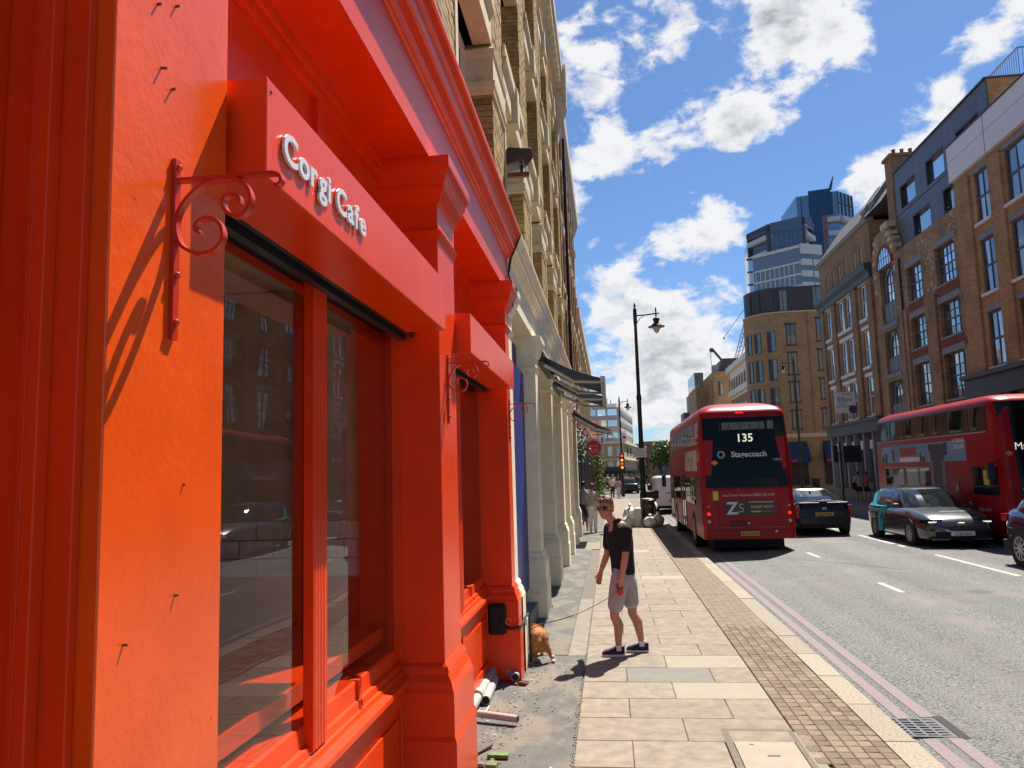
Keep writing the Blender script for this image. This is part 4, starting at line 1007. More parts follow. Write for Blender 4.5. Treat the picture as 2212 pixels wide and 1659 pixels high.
e = MB(); e.prism([(XR - .1, 15.321), (XR + 1.6, 17.6), (XR + 6, 17.6), (XR + 6, 15.321)], 'y', 40.15, 52.4); obj('roof', e, M_slate, r3)
for u in (42.2, 43.6):
    e = MB(); e.prism([(XR + .3, 15.9), (XR + .2, 16.1), (XR + 1.1, 17.3), (XR + 1.3, 17.2)], 'y', u, u + .8); obj('roof_window', e, M_midgrey, r3)
b = MB(); FR.bx(b, 42.57, 52.7, 3.85, 4.45, -.3, .22); FR.bx(b, 42.57, 52.8, 4.45, 4.6, -.3, .36); FR.bx(b, 42.6, 52.5, 0, .7, -.3, .05); FR.bx(b, 42.6, 52.5, .7, 3.85, -.6, -.25); obj('shop_fascia', b, M_greydk, r3)
for k in range(7):
    u = 42.6 + k * 1.6; b = MB(); FR.bx(b, u, u + .22, .7, 3.85, -.25, .10); obj('column', b, M_midgrey, r3)
    if k < 6:
        b = MB(); FR.bx(b, u + .24, u + 1.58, .75, 3.5, -.248, -.22); obj('pane', b, M_sashglass, r3)
        b = MB(); FR.bx(b, u + .3, u + 1.5, 2.95, 3.45, -.20, -.17); obj('white_blind', b, M_whitepan, r3)
sgn = thing('letting_board', 'white estate agent board with purple dot hung from the corner house', 'sign', (13.6, 47, 5.7))
b = MB(); b.box(13.15, 14.28, 46.95, 47.0, 5.08, 6.3); bd = obj('board', b, M_whitepan, sgn)
text('lettering', 'Elkin', .42, (13.68, 46.945, 5.72), '-y', M_greydk, bd); text('lettering', 'TO LET\n020 7000 0000', .13, (13.58, 46.945, 5.42), '-y', M_greydk, bd)
b = MB()
for k in range(3): b.tube([(13.62 + k * .17 + .085 * math.cos(t_), 46.94, 6.12 + .09 * math.sin(t_)) for t_ in [math.pi * q / 8 for q in range(9)]], .012, 5)
obj('arch_emblem', b, M_greydk, bd)
b = MB(); b.lathe([(.24, 0), (.24, .01)], (14.1, 46.93, 5.28), 20, 'y'); obj('purple_dot', b, mat('purple', (.10, .045, .13)), bd)

# --- curved new brick block over the side street
r4 = thing('curved_block', 'new brown brick block with rounded corner and dark metal top storey', 'building', (15, 66, 0))
def r4foot(o=0.0):
    pts = [(27, 66 - o), (15, 66 - o)]
    for k in range(1, 9):
        a = math.pi / 2 * k / 8; pts.append((15 - (2.9 + o) * math.sin(a), 68.9 - (2.9 + o) * math.cos(a)))
    pts += [(13.3 - o, 73.5), (27, 73.5)]; return pts
b = MB(); b.prism(r4foot()[::-1], 'z', 4.75, 14.85); b.prism(r4foot(-.05)[::-1], 'z', 0, 4.45); obj('wall', b, M_brR4, r4)
b = MB(); b.prism(r4foot(.06)[::-1], 'z', 4.45, 4.748); obj('stone_band', b, M_stone, r4)
b = MB(); b.prism(r4foot(.05)[::-1], 'z', 14.852, 14.95); obj('coping', b, M_stone, r4)
M_bronze = mat('bronze_cladding', (0.060, 0.054, 0.062), rough=.5)
b = MB(); b.prism(r4foot(-.15)[::-1], 'z', 14.951, 17.05); obj('top_storey', b, M_bronze, r4)
M_paleglass = darkglass('pale_glass', (0.16, 0.20, 0.19), ior=1.8, wob=.1)
F4 = Face('y', 66.0)
def win4(u0, u1, z0, z1, d=0.0, gm=None):
    f = MB(); F4.bx(f, u0 - .1, u1 + .1, z1, z1 + .14, d + .001, d + .07); F4.bx(f, u0, u0 + .09, z0, z1, d + .001, d + .03); F4.bx(f, u0 + .30, u0 + .36, z0, z1, d + .002, d + .028); F4.bx(f, u0 - .1, u1 + .1, z0 - .12, z0, d + .001, d + .06); F4.bx(f, u1 - .05, u1, z0, z1, d + .001, d + .03)
    fo = obj('window', f, M_greydk, r4)
    q = MB(); F4.bx(q, u0 + .09, u1 - .05, z0, z1, d + .0005, d + .015); obj('pane', q, gm or M_paleglass, fo)
for (c, e) in ((12.15, 13.8), (9.65, 11.4), (7.4, 8.95), (5.2, 6.6)): win4(14.98, 15.75, c, e)
for (c, e) in ((12.35, 14.2), (9.95, 11.55), (7.55, 9.15), (5.15, 6.7)): win4(17.4, 18.4, c, e)
for zz_ in (11.9, 9.35, 7.05): 
    b = MB(); F4.bx(b, 14.8, 16.3, zz_ - .05, zz_ + .06, .001, .05); F4.bx(b, 17.2, 19, zz_ + .05, zz_ + .16, .001, .05); obj('brick_course', b, M_brR4, r4)
b = MB(); F4.bx(b, 16.7, 16.78, 4.8, 14.8, .001, .06); obj('drainpipe', b, M_brR3, r4)
win4(14.6, 15.3, 15.05, 16.75, -.148); win4(17.3, 18.3, 15.05, 16.9, -.148)
for a_ in (24, 48, 68):
    ar = R(a_); px_, py_ = 15 - 2.9 * math.sin(ar), 68.9 - 2.9 * math.cos(ar); tx, ty = math.cos(ar), -math.sin(ar); nx_, ny_ = -math.sin(ar), -math.cos(ar)
    for (c, e) in ((11.6, 13.3), (9.2, 11.0), (6.9, 8.6), (15.1, 16.8)):
        hw = .34; k_ = .02 if e < 15 else -.12
        f = MB(); f.loft([[(px_ + tx * s_ * hw + nx_ * k_, py_ + ty * s_ * hw + ny_ * k_, z) for (s_, z) in ((-1, c), (1, c), (1, e), (-1, e))], [(px_ + tx * s_ * hw - nx_ * .1, py_ + ty * s_ * hw - ny_ * .1, z) for (s_, z) in ((-1, c), (1, c), (1, e), (-1, e))]])
        f = obj('window', f, M_greydk, r4)
        q = MB(); q.quad(*[(px_ + tx * s_ + nx_ * (k_ + .012), py_ + ty * s_ + ny_ * (k_ + .012), z) for (s_, z) in ((0.02, c + .05), (hw - .03, c + .05), (hw - .03, e - .05), (0.02, e - .05))]); obj('pane', q, M_paleglass, f)
for (u0, u1) in ((14.6, 16.0), (17.3, 18.8), (20, 21.5)):
    b = MB(); F4.bx(b, u0, u1, .6, 4.1, .0, .06); obj('shop_window', b, M_black, r4)
    b = MB(); b.prism([(66.0, 3.95), (65.1, 3.0), (65.1, 2.4), (66.0, 2.4)], 'x', u0 - .05, u1 + .05); aw = obj('blind', b, M_navy, r4)
    b = MB(); b.box(u0 - .05, u0 + .4, 65.09, 65.097, 2.42, 2.62); obj('pink_mark', b, mat('pink', (.5, .02, .12)), aw)

# --- white arcaded building, brick block, teal and grey blocks closing the right side
r5 = thing('white_arcaded_building', 'white rendered building with round arched windows beyond the curved block', 'building', (13.5, 80, 0))
F5 = Face('x', 13.5)
b = MB(); b.box(13.5, 24, 73.6, 87, 0, 12.4); F5.bx(b, 73.6, 87, 9.7, 10.3, 0, .3); F5.bx(b, 73.6, 87.1, 12.4, 12.95, -1, .4); obj('wall', b, M_white, r5)
b = MB(); F5.bx(b, 73.6, 87, 7.2, 9.4, .001, .05); obj('brick_storey', b, M_brR4, r5)
for k in range(8):
    u = 74.2 + k * 1.6; pts = [(u, 10.35), (u + .8, 10.35)] + [(u + .4 + .4 * math.cos(t_), 11.2 + .4 * math.sin(t_)) for t_ in [math.pi * q / 8 for q in range(9)]]
    b = MB(); b.loft([[(13.44, p[0], p[1]) for p in pts], [(13.52, p[0], p[1]) for p in pts]]); obj('arched_window', b, M_brR3, r5)
    b = MB(); b.loft([[(13.42, p[0], p[1] - 3.0) for p in pts], [(13.52, p[0], p[1] - 3.0) for p in pts]]); obj('arched_window', b, M_whitepan, r5)
r6 = thing('stepped_brick_block', 'light brown brick block with white glazed top, left of the white arcaded building', 'building', (13, 92, 0))
b = MB(); b.box(12.25, 24, 91, 100, 0, 13.2); b.box(10.9, 12.24, 97, 106, 0, 12.1); obj('wall', b, M_brR4, r6)
F6 = Face('y', 91)
for u in (12.75, 14.0):
    for z in (4.5, 7.2, 10.4): 
        b = MB(); F6.bx(b, u, u + .6, z, z + 1.7, 0, .03); f = obj('window', b, M_greydk, r6); b = MB(); F6.bx(b, u + .25, u + .55, z + .05, z + 1.65, .03, .04); obj('pane', b, M_paleglass, f)
for k in range(4):
    b = MB(); b.box(12.2, 12.26, 91.8 + k * 2, 92.8 + k * 2, 9.5, 12.3); obj('window', b, M_brR3, r6)
b = MB(); b.box(10.9, 12.0, 98, 106, 12.1, 14.0); obj('glazed_top', b, M_paleglass, r6)
b = MB(); b.prism([(12.9, 13.21), (13.4, 14.7), (16, 14.7), (16, 13.21)], 'y', 91.2, 97); obj('roof', b, M_slate, r6)
b = MB(); b.box(12.3, 13, 91.3, 92.5, 13.21, 14.0); obj('plant_room', b, M_lintel, r6)
r7 = thing('teal_glass_block', 'small teal glass block behind the left shoulder of the near bus', 'building', (11.6, 118, 0))
b = MB(); b.box(12.4, 14.0, 118, 124, 0, 13.3); b.box(14.0, 30, 119, 130, 0, 9); obj('wall', b, M_lintel, r7)
b = MB(); b.box(12.7, 13.9, 117.9, 118, 7, 12.8); obj('pane', b, darkglass('teal_glass', (0.03, 0.16, 0.19), ior=1.8), r7)
b = MB(); b.box(11.4, 12.39, 119, 124, 0, 10.6); obj('dark_block', b, M_greydk, r7)

# --- towers behind
M_twr = darkglass('tower_glass', (0.22, 0.25, 0.27), metal=.7, ior=1.9, wob=.05)
M_twrteal = darkglass('tower_teal', (0.34, 0.37, 0.37), metal=.6, ior=1.6, wob=.05)
M_twrblue = darkglass('tower_blue', (0.15, 0.21, 0.26), metal=.7, ior=1.8, wob=.05)
M_balc = mat('balcony', (0.48, 0.49, 0.50), rough=.5)
M_pale = mat('pale_panel', (0.50, 0.55, 0.54), rough=.5)
def wallseg(mb, p, q, z0, z1, z0b=None, z1b=None): mb.quad((p[0], p[1], z0), (q[0], q[1], z0 if z0b is None else z0b), (q[0], q[1], z1 if z1b is None else z1b), (p[0], p[1], z1))
def on_wall(mb, p, q, s0, s1, z0, z1, d0=0.0, d1=.3):
    dx, dy = q[0] - p[0], q[1] - p[1]; L_ = math.hypot(dx, dy); n = (dy / L_, -dx / L_)
    a = (p[0] + dx * s0, p[1] + dy * s0); b = (p[0] + dx * s1, p[1] + dy * s1)
    r0 = [(a[0] + n[0] * d0, a[1] + n[1] * d0), (b[0] + n[0] * d0, b[1] + n[1] * d0), (b[0] + n[0] * d1, b[1] + n[1] * d1), (a[0] + n[0] * d1, a[1] + n[1] * d1)]
    mb.loft([[(x, y, z0) for x, y in r0], [(x, y, z1) for x, y in r0]])
tA = thing('grey_tower', 'grey glass apartment tower with balconies at both sides, left of the two high towers', 'building', (36, 160, 0))
pA = [(29.9, 158), (32.9, 152), (38.6, 151), (41.6, 156)]
b = MB(); b.prism([*pA, (44, 170), (31, 170)], 'z', 0, 48.4); obj('wall', b, M_twr, tA)
b = MB(); wallseg(b, (pA[1][0], pA[1][1] - .05), (pA[2][0], pA[2][1] - .05), 20, 49.2, z1b=49.9); 
on_wall(b, pA[0], pA[1], 0, 1, 47.6, 49.0, 0, .5); on_wall(b, pA[2], pA[3], 0, 1, 48.2, 49.6, 0, .5)
obj('crown_panel', b, M_twr, tA)
b = MB()
on_wall(b, pA[0], pA[1], 0, .08, 20, 48, 0, .5); on_wall(b, pA[0], pA[1], .9, 1, 20, 49, 0, .5); on_wall(b, pA[2], pA[3], 0, .08, 20, 49, 0, .5); on_wall(b, pA[2], pA[3], .95, 1, 20, 49, 0, .5); on_wall(b, pA[0], pA[1], 0, 1, 48.0, 48.9, .0, .6); on_wall(b, pA[2], pA[3], 0, 1, 48.6, 49.6, 0, .6)
obj('dark_frame', b, M_bronze, tA)
for k in range(9):
    z = 46.0 - k * 3.0
    for (p, q) in ((pA[0], pA[1]), (pA[2], pA[3])):
        b = MB(); on_wall(b, p, q, .08, .92, z, z + .9, 0, .9); obj('balcony', b, M_balc, tA)
    b = MB(); on_wall(b, pA[1], pA[2], 0, 1, z + 1.2, z + 1.28, .05, .12)
    for s_ in (.14, .28, .42, .57, .71, .86): on_wall(b, pA[1], pA[2], s_ - .004, s_ + .004, z - 1.7, z + 1.2, .05, .11)
    obj('mullion_row', b, M_greydk, tA)
tB = thing('blue_tower', 'tall blue glass tower with stacked balconies, right of the two high towers', 'building', (46, 172, 0))
pB = [(43.2, 172), (51.3, 170), (55.5, 174)]
b = MB(); b.prism([*pB, (55, 186), (43, 186)], 'z', 0, 61); obj('wall', b, M_twrblue, tB)
b = MB(); on_wall(b, pB[0], pB[1], .30, .84, 56, 61.8, 0, .2); on_wall(b, pB[0], pB[1], .35, .6, 30, 56, 0, .25); obj('solid_panel', b, mat('blue_panel', (0.012, 0.06, 0.14), rough=.4), tB)
b = MB(); on_wall(b, pB[0], pB[1], .62, .70, 30, 56, 0, .3); on_wall(b, pB[0], pB[1], .22, .3, 30, 56, 0, .3); obj('brick_strip', b, M_redbr, tB)
for k in range(9):
    z = 54.2 - k * 3.1
    b = MB(); on_wall(b, pB[1], pB[2], 0, 1, z, z + 1.0, 0, 1.1); on_wall(b, pB[0], pB[1], .72, 1.02, z, z + 1.0, 0, 1.0); obj('balcony', b, M_balc, tB)
    b = MB(); on_wall(b, pB[0], pB[1], 0, .2, z, z + 1.0, 0, .8); obj('balcony', b, M_balc, tB)
b = MB()
for s_ in (0, .25, .5, .75, 1): on_wall(b, pB[1], pB[2], s_ - .02, s_ + .02, 56, 61, 0, .15)
on_wall(b, pB[1], pB[2], 0, 1, 58.4, 58.6, 0, .15); on_wall(b, pB[0], pB[1], .84, .88, 56, 61, 0, .15); on_wall(b, pB[0], pB[1], .1, .13, 56, 60.5, 0, .15); obj('crown_frame', b, M_greydk, tB)
b = MB(); b.tube([(48.5, 173, 61), (50.8, 173, 62.6), (51.6, 173, 65.4)], [.5, .4, .1], 6); obj('roof_crane', b, M_greydk, tB)
tC = thing('teal_tower', 'lower pale teal glass block with a white crown in front of the grey tower', 'building', (36, 140, 0))
pC = [(28.1, 146), (35.2, 140), (39.3, 142)]
b = MB(); b.prism([*pC, (40, 150), (28, 150)], 'z', 0, 41.0); obj('wall', b, M_twrteal, tC)
for k in range(4):
    z = 38.0 - k * 2.1
    b = MB(); on_wall(b, pC[0], pC[1], 0, 1, z - .1, z + .2, 0, .2); on_wall(b, pC[1], pC[2], 0, .45, z - .5, z + .6, 0, .5); on_wall(b, pC[1], pC[2], .52, 1, z - .5, z + .6, 0, .5); obj('floor_band', b, M_pale, tC)
    b = MB()
    for s_ in range(9): on_wall(b, pC[0], pC[1], .1 * s_ + .05, .1 * s_ + .065, z - 2, z, 0, .15)
    obj('mullion_row', b, M_pale, tC)
b = MB(); on_wall(b, pC[0], pC[1], 0, 1, 40.7, 41.2, 0, .3); on_wall(b, pC[1], pC[2], 0, 1, 39.6, 41.4, 0, .3); obj('white_crown', b, M_pale, tC)
b = MB(); b.prism([(27.9, 146.5), (35.6, 139.5), (39.6, 141.8), (40, 150), (28, 150)], 'z', 0, 30.6); obj('dark_base', b, M_bronze, tC)
rs = random.Random(77)
for k in range(7):
    for r_ in range(4):
        b = MB(); on_wall(b, (27.9, 146.5), (35.6, 139.5), .08 + .13 * k, .15 + .13 * k, 29 - r_ * 2.2, 29.9 - r_ * 2.2, 0, .5); obj('balcony', b, M_balc, tC)
for k in range(8):
    b = MB(); b.box(27.0, 28.0, 145.9, 146.3, 40.5 - k * 2.4, 40.8 - k * 2.4); obj('balcony', b, M_greydk, tC)

# --- tower cranes
def lattice(mb, p, q, w, n):
    p, q = Vector(p), Vector(q); d = (q - p).normalized(); a = d.cross(Vector((0, 1, 0))).normalized() * w; c = Vector((0, w, 0))
    for o in (a, -a, c): mb.tube([p + o, q + o], .07, 4)
    for k in range(n):
        s0, s1 = p + (q - p) * k / n, p + (q - p) * (k + 1) / n
        for (o1, o2) in ((a, -a), (-a, c), (c, a)): mb.tube([s0 + o1, s1 + o2], .045, 4)
cr = thing('tower_crane', 'pale lattice crane jib rising behind the white arcaded building', 'crane', (24, 150, 0))
b = MB(); b.tube([(24.6, 150, 0), (24.6, 150, 22.5)], .5, 6); obj('mast', b, M_lintel, cr)
b = MB(); lattice(b, (24.7, 150, 22), (29.0, 150, 35.6), .55, 16); obj('jib', b, M_pale, cr)
b = MB(); b.tube([(28.2, 150, 34), (22.6, 150, 26.8)], .05, 4); b.tube([(27.8, 150, 33), (26.0, 150, 24.0)], .03, 4); b.ball((22.6, 150, 26.7), .2, 6, 4); obj('hoist_rope', b, M_greydk, cr)
b = MB(); b.box(27.6, 28.5, 149.5, 150.5, 32.2, 33.8); obj('cab', b, M_greydk, cr)
cr2 = thing('small_crane', 'short dark crane arm on the roof of the stepped brick block', 'crane', (13.5, 95, 13))
b = MB(); b.tube([(14.0, 95, 13.3), (14.0, 95, 14.9), (12.9, 95, 16.4)], .16, 5); b.tube([(12.95, 95, 16.4), (12.6, 95, 16.0), (12.75, 95, 13.4)], .03, 4); b.ball((12.8, 95, 16.3), .3, 6, 5); obj('arm', b, M_greydk, cr2)
# ------------------------------------------------------------------ vehicles
M_busred = mat('bus_red', (0.30, 0.0012, 0.0035), rough=.32, spec=.28, coat=.0, var=.05, vscale=1.2)
M_busglass = darkglass('bus_glass', (0.006, 0.007, 0.008), ior=1.24, wob=.05)
M_rubber = mat('rubber', (0.018, 0.018, 0.018), rough=.85)
M_rim = mat('rim', (0.42, 0.42, 0.43), rough=.35, metal=.8)
M_tail = mat('tail_light', (0.35, 0.006, 0.008), rough=.2, coat=.5)
M_tailon = mat('tail_light_on', (0.6, 0.01, 0.01), rough=.3, emit=((1.0, .02, .015), .55))
M_plateY = mat('yellow_plate', (0.55, 0.33, 0.03), rough=.5)
M_plateW = mat('white_plate', (0.72, 0.72, 0.68), rough=.5)
M_led = mat('led_text', (0.6, 0.62, 0.5), rough=.5, emit=((1.0, 1.0, .78), .28))
M_orange = mat('orange_mark', (0.60, 0.24, 0.04), rough=.5)
M_yel = mat('yellow_sticker', (0.62, 0.46, 0.03), rough=.5)
M_glow = mat('head_light', (0.8, 0.8, 0.8), rough=.1, emit=((1, .97, .9), .35))
M_pinkad = mat('advert_paper', (0.42, 0.37, 0.33), rough=.6, var=.1)
M_skyad = mat('advert_sky', (0.15, 0.30, 0.47), rough=.5, var=.25, vscale=1.6)

def catm(xs, vs, x):
    if x <= xs[0]: return vs[0]
    if x >= xs[-1]: return vs[-1]
    for i in range(len(xs) - 1):
        if xs[i] <= x <= xs[i + 1]:
            t = (x - xs[i]) / (xs[i + 1] - xs[i]); h = xs[i + 1] - xs[i]
            m0 = ((vs[i + 1] - vs[i - 1]) / (xs[i + 1] - xs[i - 1]) if i > 0 else (vs[i + 1] - vs[i]) / h) * h
            m1 = ((vs[i + 2] - vs[i]) / (xs[i + 2] - xs[i]) if i < len(xs) - 2 else (vs[i + 1] - vs[i]) / h) * h
            return (2 * t ** 3 - 3 * t * t + 1) * vs[i] + (t ** 3 - 2 * t * t + t) * m0 + (-2 * t ** 3 + 3 * t * t) * vs[i + 1] + (t ** 3 - t * t) * m1

def wheel(t, x, y, z, r, side, wdt=.24, spokes=10, label=None):
    w = MB(); w.lathe([(r * .62, 0), (r * .9, 0), (r, .03), (r, wdt - .03), (r * .9, wdt), (r * .62, wdt)], (x if side > 0 else x - wdt, y, z), 22, 'x')
    wo = obj('wheel', w, M_rubber, t, smooth=True, local=True)
    rm = MB(); xo = x + wdt if side > 0 else x - wdt
    rm.lathe([(r * .66, -.012 * side), (r * .66, .006 * side), (r * .60, .004 * side), (r * .58, -.03 * side), (0.01, -.05 * side)] if side > 0 else [(0.01, .05), (r * .58, .03), (r * .60, -.004), (r * .66, -.006), (r * .66, .012)], (xo, y, z), 20, 'x')
    for k in range(spokes):
        a = 2 * math.pi * k / spokes; c, s_ = math.cos(a), math.sin(a)
        rm.loft([[(xo + side * q, y + c * rr - s_ * w_, z + s_ * rr + c * w_) for (q, w_) in ((-.02, -.022), (.008, -.018), (.008, .018), (-.02, .022))] for rr in (r * .08, r * .6)])
    rm.lathe([(r * .14, 0), (r * .12, .012 * side)], (xo, y, z), 12, 'x')
    obj('rim', rm, M_rim, wo, local=True)
    ar = MB(); ar.lathe([(r * 1.13, 0), (r * 1.13, .02)], (x + (wdt - .026 if side > 0 else -wdt + .006), y, z + .01), 24, 'x'); obj('wheel_arch', ar, M_blackm, t, local=True)

def stack(mb, zs, hw, yr, yf, rad, n=6):
    """vehicle shell from plan outlines stacked in height"""
    rings = []
    for z in zs:
        w, a, b, r = hw(z), yr(z), yf(z), rad(z); ring = []
        for (cx_, cy_, a0) in ((w - r, a + r, -90), (w - r, b - r, 0), (-w + r, b - r, 90), (-w + r, a + r, 180)):
            for k in range(n + 1):
                t = R(a0 + 90 * k / n); ring.append((cx_ + r * math.cos(t), cy_ + r * math.sin(t), z))
        rings.append(ring)
    mb.loft(rings)

def bus_shell(t, flip, L_, W_, H_, zb):
    """local: tail at y=0, nose at y=L_"""
    zt = H_
    hw = lambda z: W_ / 2 - (0 if z < 2 else .09 * ((z - 2) / (zt - 2)) ** 2) - (0 if z < zt - .32 else .34 * ((z - zt + .32) / .32) ** 3)
    yr = lambda z: (0 if z < 1.25 else .24 * ((z - 1.25) / (zt - 1.25)) ** 1.3) + (0 if z < zt - .36 else .62 * ((z - zt + .36) / .36) ** 2.6)
    yf = lambda z: L_ - ((.05 if z < 1.2 else .05 + .35 * ((z - 1.2) / (zt - 1.2)) ** 1.4) + (0 if z < zt - .3 else .6 * ((z - zt + .3) / .3) ** 2.6))
    rad = lambda z: .16 + (0 if z < zt - .3 else .25 * ((z - zt + .3) / .3))
    b = MB(); stack(b, [zb, zb + .05, .6, 1.0, 1.25, 1.6, 2.0, 2.4, 2.8, 3.2, zt - .4, zt - .3, zt - .22, zt - .15, zt - .1, zt - .06, zt - .03, zt - .01, zt], hw, yr, yf, rad)
    obj('body', b, M_busred, t, local=True, smooth=True)
    return hw, yr, yf
def skin(mb, us, vs, f, th=.012):
    """thin curved panel over a surface f(u, v, offset)"""
    n, m = len(us), len(vs); o = len(mb.v); P_ = [f(u, v, th) for v in vs for u in us] + [f(u, v, -.02) for v in vs for u in us]; F_ = []
    for j in range(m - 1):
        for i in range(n - 1): F_.append((j * n + i, j * n + i + 1, (j + 1) * n + i + 1, (j + 1) * n + i))
    k = n * m
    for i in range(n - 1): F_ += [(i, i + k, i + 1 + k, i + 1), ((m - 1) * n + i, (m - 1) * n + i + 1, (m - 1) * n + i + 1 + k, (m - 1) * n + i + k)]
    for j in range(m - 1): F_ += [(j * n, (j + 1) * n, (j + 1) * n + k, j * n + k), (j * n + n - 1, j * n + n - 1 + k, (j + 1) * n + n - 1 + k, (j + 1) * n + n - 1)]
    mb.add(P_, F_)
def rng(a, b, n): return [a + (b - a) * i / (n - 1) for i in range(n)]

# ---- red double decker seen from behind
BZ = -0.11
bus = thing('double_decker_bus', 'red double decker bus seen from behind at the kerb, showing route 135', 'bus', (3.55, 21.1, BZ), 'red double decker buses')
W_, L_, H_ = 2.34, 11.0, 3.97
hw, yr, yf = bus_shell(bus, False, L_, W_, H_, .37)
def rearp(nm, x0, x1, z0, z1, m, parent=bus, th=.012, n=5, xt=None):
    b = MB(); vs = rng(z0, z1, n)
    if xt is None: skin(b, rng(x0, x1, 9), vs, lambda u, v, d: (u, yr(v) - d + (0.10 * max(0, abs(u) - W_ / 2 + .13) / .13) ** 1, v), th)
    else:
        for j in range(n - 1): pass
        def f(s_, v, d):
            k = (v - z0) / (z1 - z0); a, c = x0 + (xt[0] - x0) * k, x1 + (xt[1] - x1) * k; u = a + (c - a) * s_
            return (u, yr(v) - d + 0.10 * max(0, abs(u) - W_ / 2 + .13) / .13, v)
        skin(b, rng(0, 1, 6), vs, f, th)
    return obj(nm, b, m, parent, local=True)
def sidep(nm, y0, y1, z0, z1, m, side=-1, parent=bus, th=.010, n=4, hwf=None):
    b = MB(); h = hwf or hw
    skin(b, [y0, y1], rng(z0, z1, n), lambda u, v, d: (side * (h(v) + d), u, v), th); return obj(nm, b, m, parent, local=True)
rg = rearp('rear_window', -1.06, 1.06, 1.70, 3.55, M_busglass, n=9)
rearp('corner_panel', -1.10, -.90, 2.04, 2.96, M_busred, th=.02, xt=(-1.08, -.80)); rearp('corner_panel', .93, 1.10, 2.16, 3.0, M_busred, th=.02, xt=(.80, 1.08))
def rtext(s_, size, x, z, m, parent, y=None, **k):
    o = obj('lettering', text_mb(s_, size, (0, 0, 0), '-y', **k), m, parent, local=True)
    for v in o.data.vertices: v.co = (v.co.x + x, yr(z + v.co.z) - .028 if y is None else y, v.co.z + z)
    return o
rtext('135', .30, 0.02, 2.90, M_led, rg, bold=.004); rtext('Stagecoach', .205, .10, 2.50, M_letter, rg, bold=.004)
rtext('13019', .09, .80, 2.38, M_letter, rg)
for a0, a1, mm in ((-40, 80, M_orange), (80, 200, mat('logo_blue', (.05, .30, .45))), (200, 320, mat('logo_teal', (.02, .35, .33)))):
    b = MB(); ring = [[( -.62 + r_ * math.cos(R(a)), yr(2.57) - .03, 2.57 + r_ * math.sin(R(a))) for r_ in (.055, .105)] for a in rng(a0, a1, 9)]
    for i in range(8): b.quad(ring[i][0], ring[i][1], ring[i + 1][1], ring[i + 1][0])
    obj('logo_ring', b, mm, rg, local=True)
b = MB(); b.poly([(-.80 + dx, yr(2.36) - .03, 2.36 + dz) for dx, dz in ((-.10, 0), (0, -.075), (.10, 0), (0, .075))]); obj('diamond_sticker', b, M_orange, rg, local=True)
b = MB(); b.box(-.55, .55, yr(3.3) - .02, yr(3.3) - .018, 3.16, 3.42); b.box(.62, .78, yr(3.3) - .02, yr(3.3) - .018, 3.2, 3.44); obj('upper_deck_view', b, mat('upper_view', (0.10, .11, .11), rough=.2), rg, local=True)
for x in (-.62, -.38, -.1, .16, .40):
    b = MB(); b.box(x, x + .025, yr(3.3) - .026, yr(3.3) - .021, 3.14, 3.44); obj('window_bar', b, M_black, rg, local=True)
b = MB(); b.box(-.90, -.76, -.012, 0, 1.38, 1.62); obj('yellow_sticker', b, M_yel, bus, local=True)
rtext('Bus Driver Vacancies 0800 160 0187', .088, .02, 1.475, mat('pink_letter', (.55, .38, .38)), bus, y=-.006, bold=.002)
ad = MB(); ad.box(-.60, .66, -.014, 0.005, .975, 1.36); ad = obj('advert', ad, mat('advert_dark', (.045, .042, .030), rough=.4, var=.2), bus, local=True)
rtext('Z', .44, -.42, 1.02, M_letter, ad, y=-.018, bold=.012); rtext('5', .33, -.19, 1.06, M_pinkad, ad, y=-.018)
b = MB(); b.box(.0, .62, -.0175, -.0145, 1.305, 1.33); b.box(.05, .30, -.0175, -.0145, 1.055, 1.095); obj('yellow_strip', b, M_yel, ad, local=True)
rtext('SCARLET NOON', .105, .33, 1.16, M_pinkad, ad, y=-.018, bold=.003, sx=.72); rtext('IN CINEMAS', .045, .46, 1.06, M_pinkad, ad, y=-.018)
for sx_ in (-1, 1):
    for (z, m, r_) in ((1.22, M_orange, .035), (1.03, M_tailon, .045), (.83, M_rim, .045)):
        b = MB(); b.lathe([(r_, 0), (r_, .03), (r_ * .6, .05)][::-1] if False else [(r_ * .6, -.03), (r_, -.02), (r_, .01)], (sx_ * 1.02, .02 if abs(sx_) else 0, z), 12, 'y'); obj('rear_lamp', b, m, bus, local=True)
b = MB(); b.box(-.92, -.12, -.022, 0, .66, .685); b.box(.10, .88, -.022, 0, .66, .685); obj('bumper_strip', b, mat('dull_red', (.33, .05, .06), rough=.4), bus, local=True)
b = MB(); b.box(-.24, .24, -.016, 0, .455, .57); pl = obj('number_plate', b, M_plateY, bus, local=True); rtext('BU16 UYB', .095, 0, .475, M_blackm, pl, y=-.019)
b = MB(); b.lathe([(.03, -.02), (.04, 0)], (.66, 0, .56), 10, 'y'); b.lathe([(.025, -.015), (.03, 0)], (-.02, 0, .78), 10, 'y'); obj('tow_cap', b, M_rim, bus, local=True)
b = MB(); b.box(-.16, .04, yr(3.68) - .02, yr(3.68) + .06, 3.66, 3.69); obj('brake_light', b, M_tailon, bus, local=True)
for (xa, xb, za, zb_) in ((-1.0, 1.0, 1.665, 1.672), (-1.0, 1.0, .60, .607), (-.78, -.772, .62, 1.36), (.80, .808, .62, 1.36)):
    b = MB(); b.box(xa, xb, -.006, .02, za, zb_); obj('panel_seam', b, M_blackm, bus, local=True)
for k in range(6):
    b = MB(); b.box(-.5, -.1, -.006, .02, .70 + .028 * k, .712 + .028 * k); obj('vent_slat', b, M_blackm, bus, local=True)
b = MB(); b.box(-.9, .9, .3, 9.5, .12, .37); obj('underbody', b, M_blackm, bus, local=True)
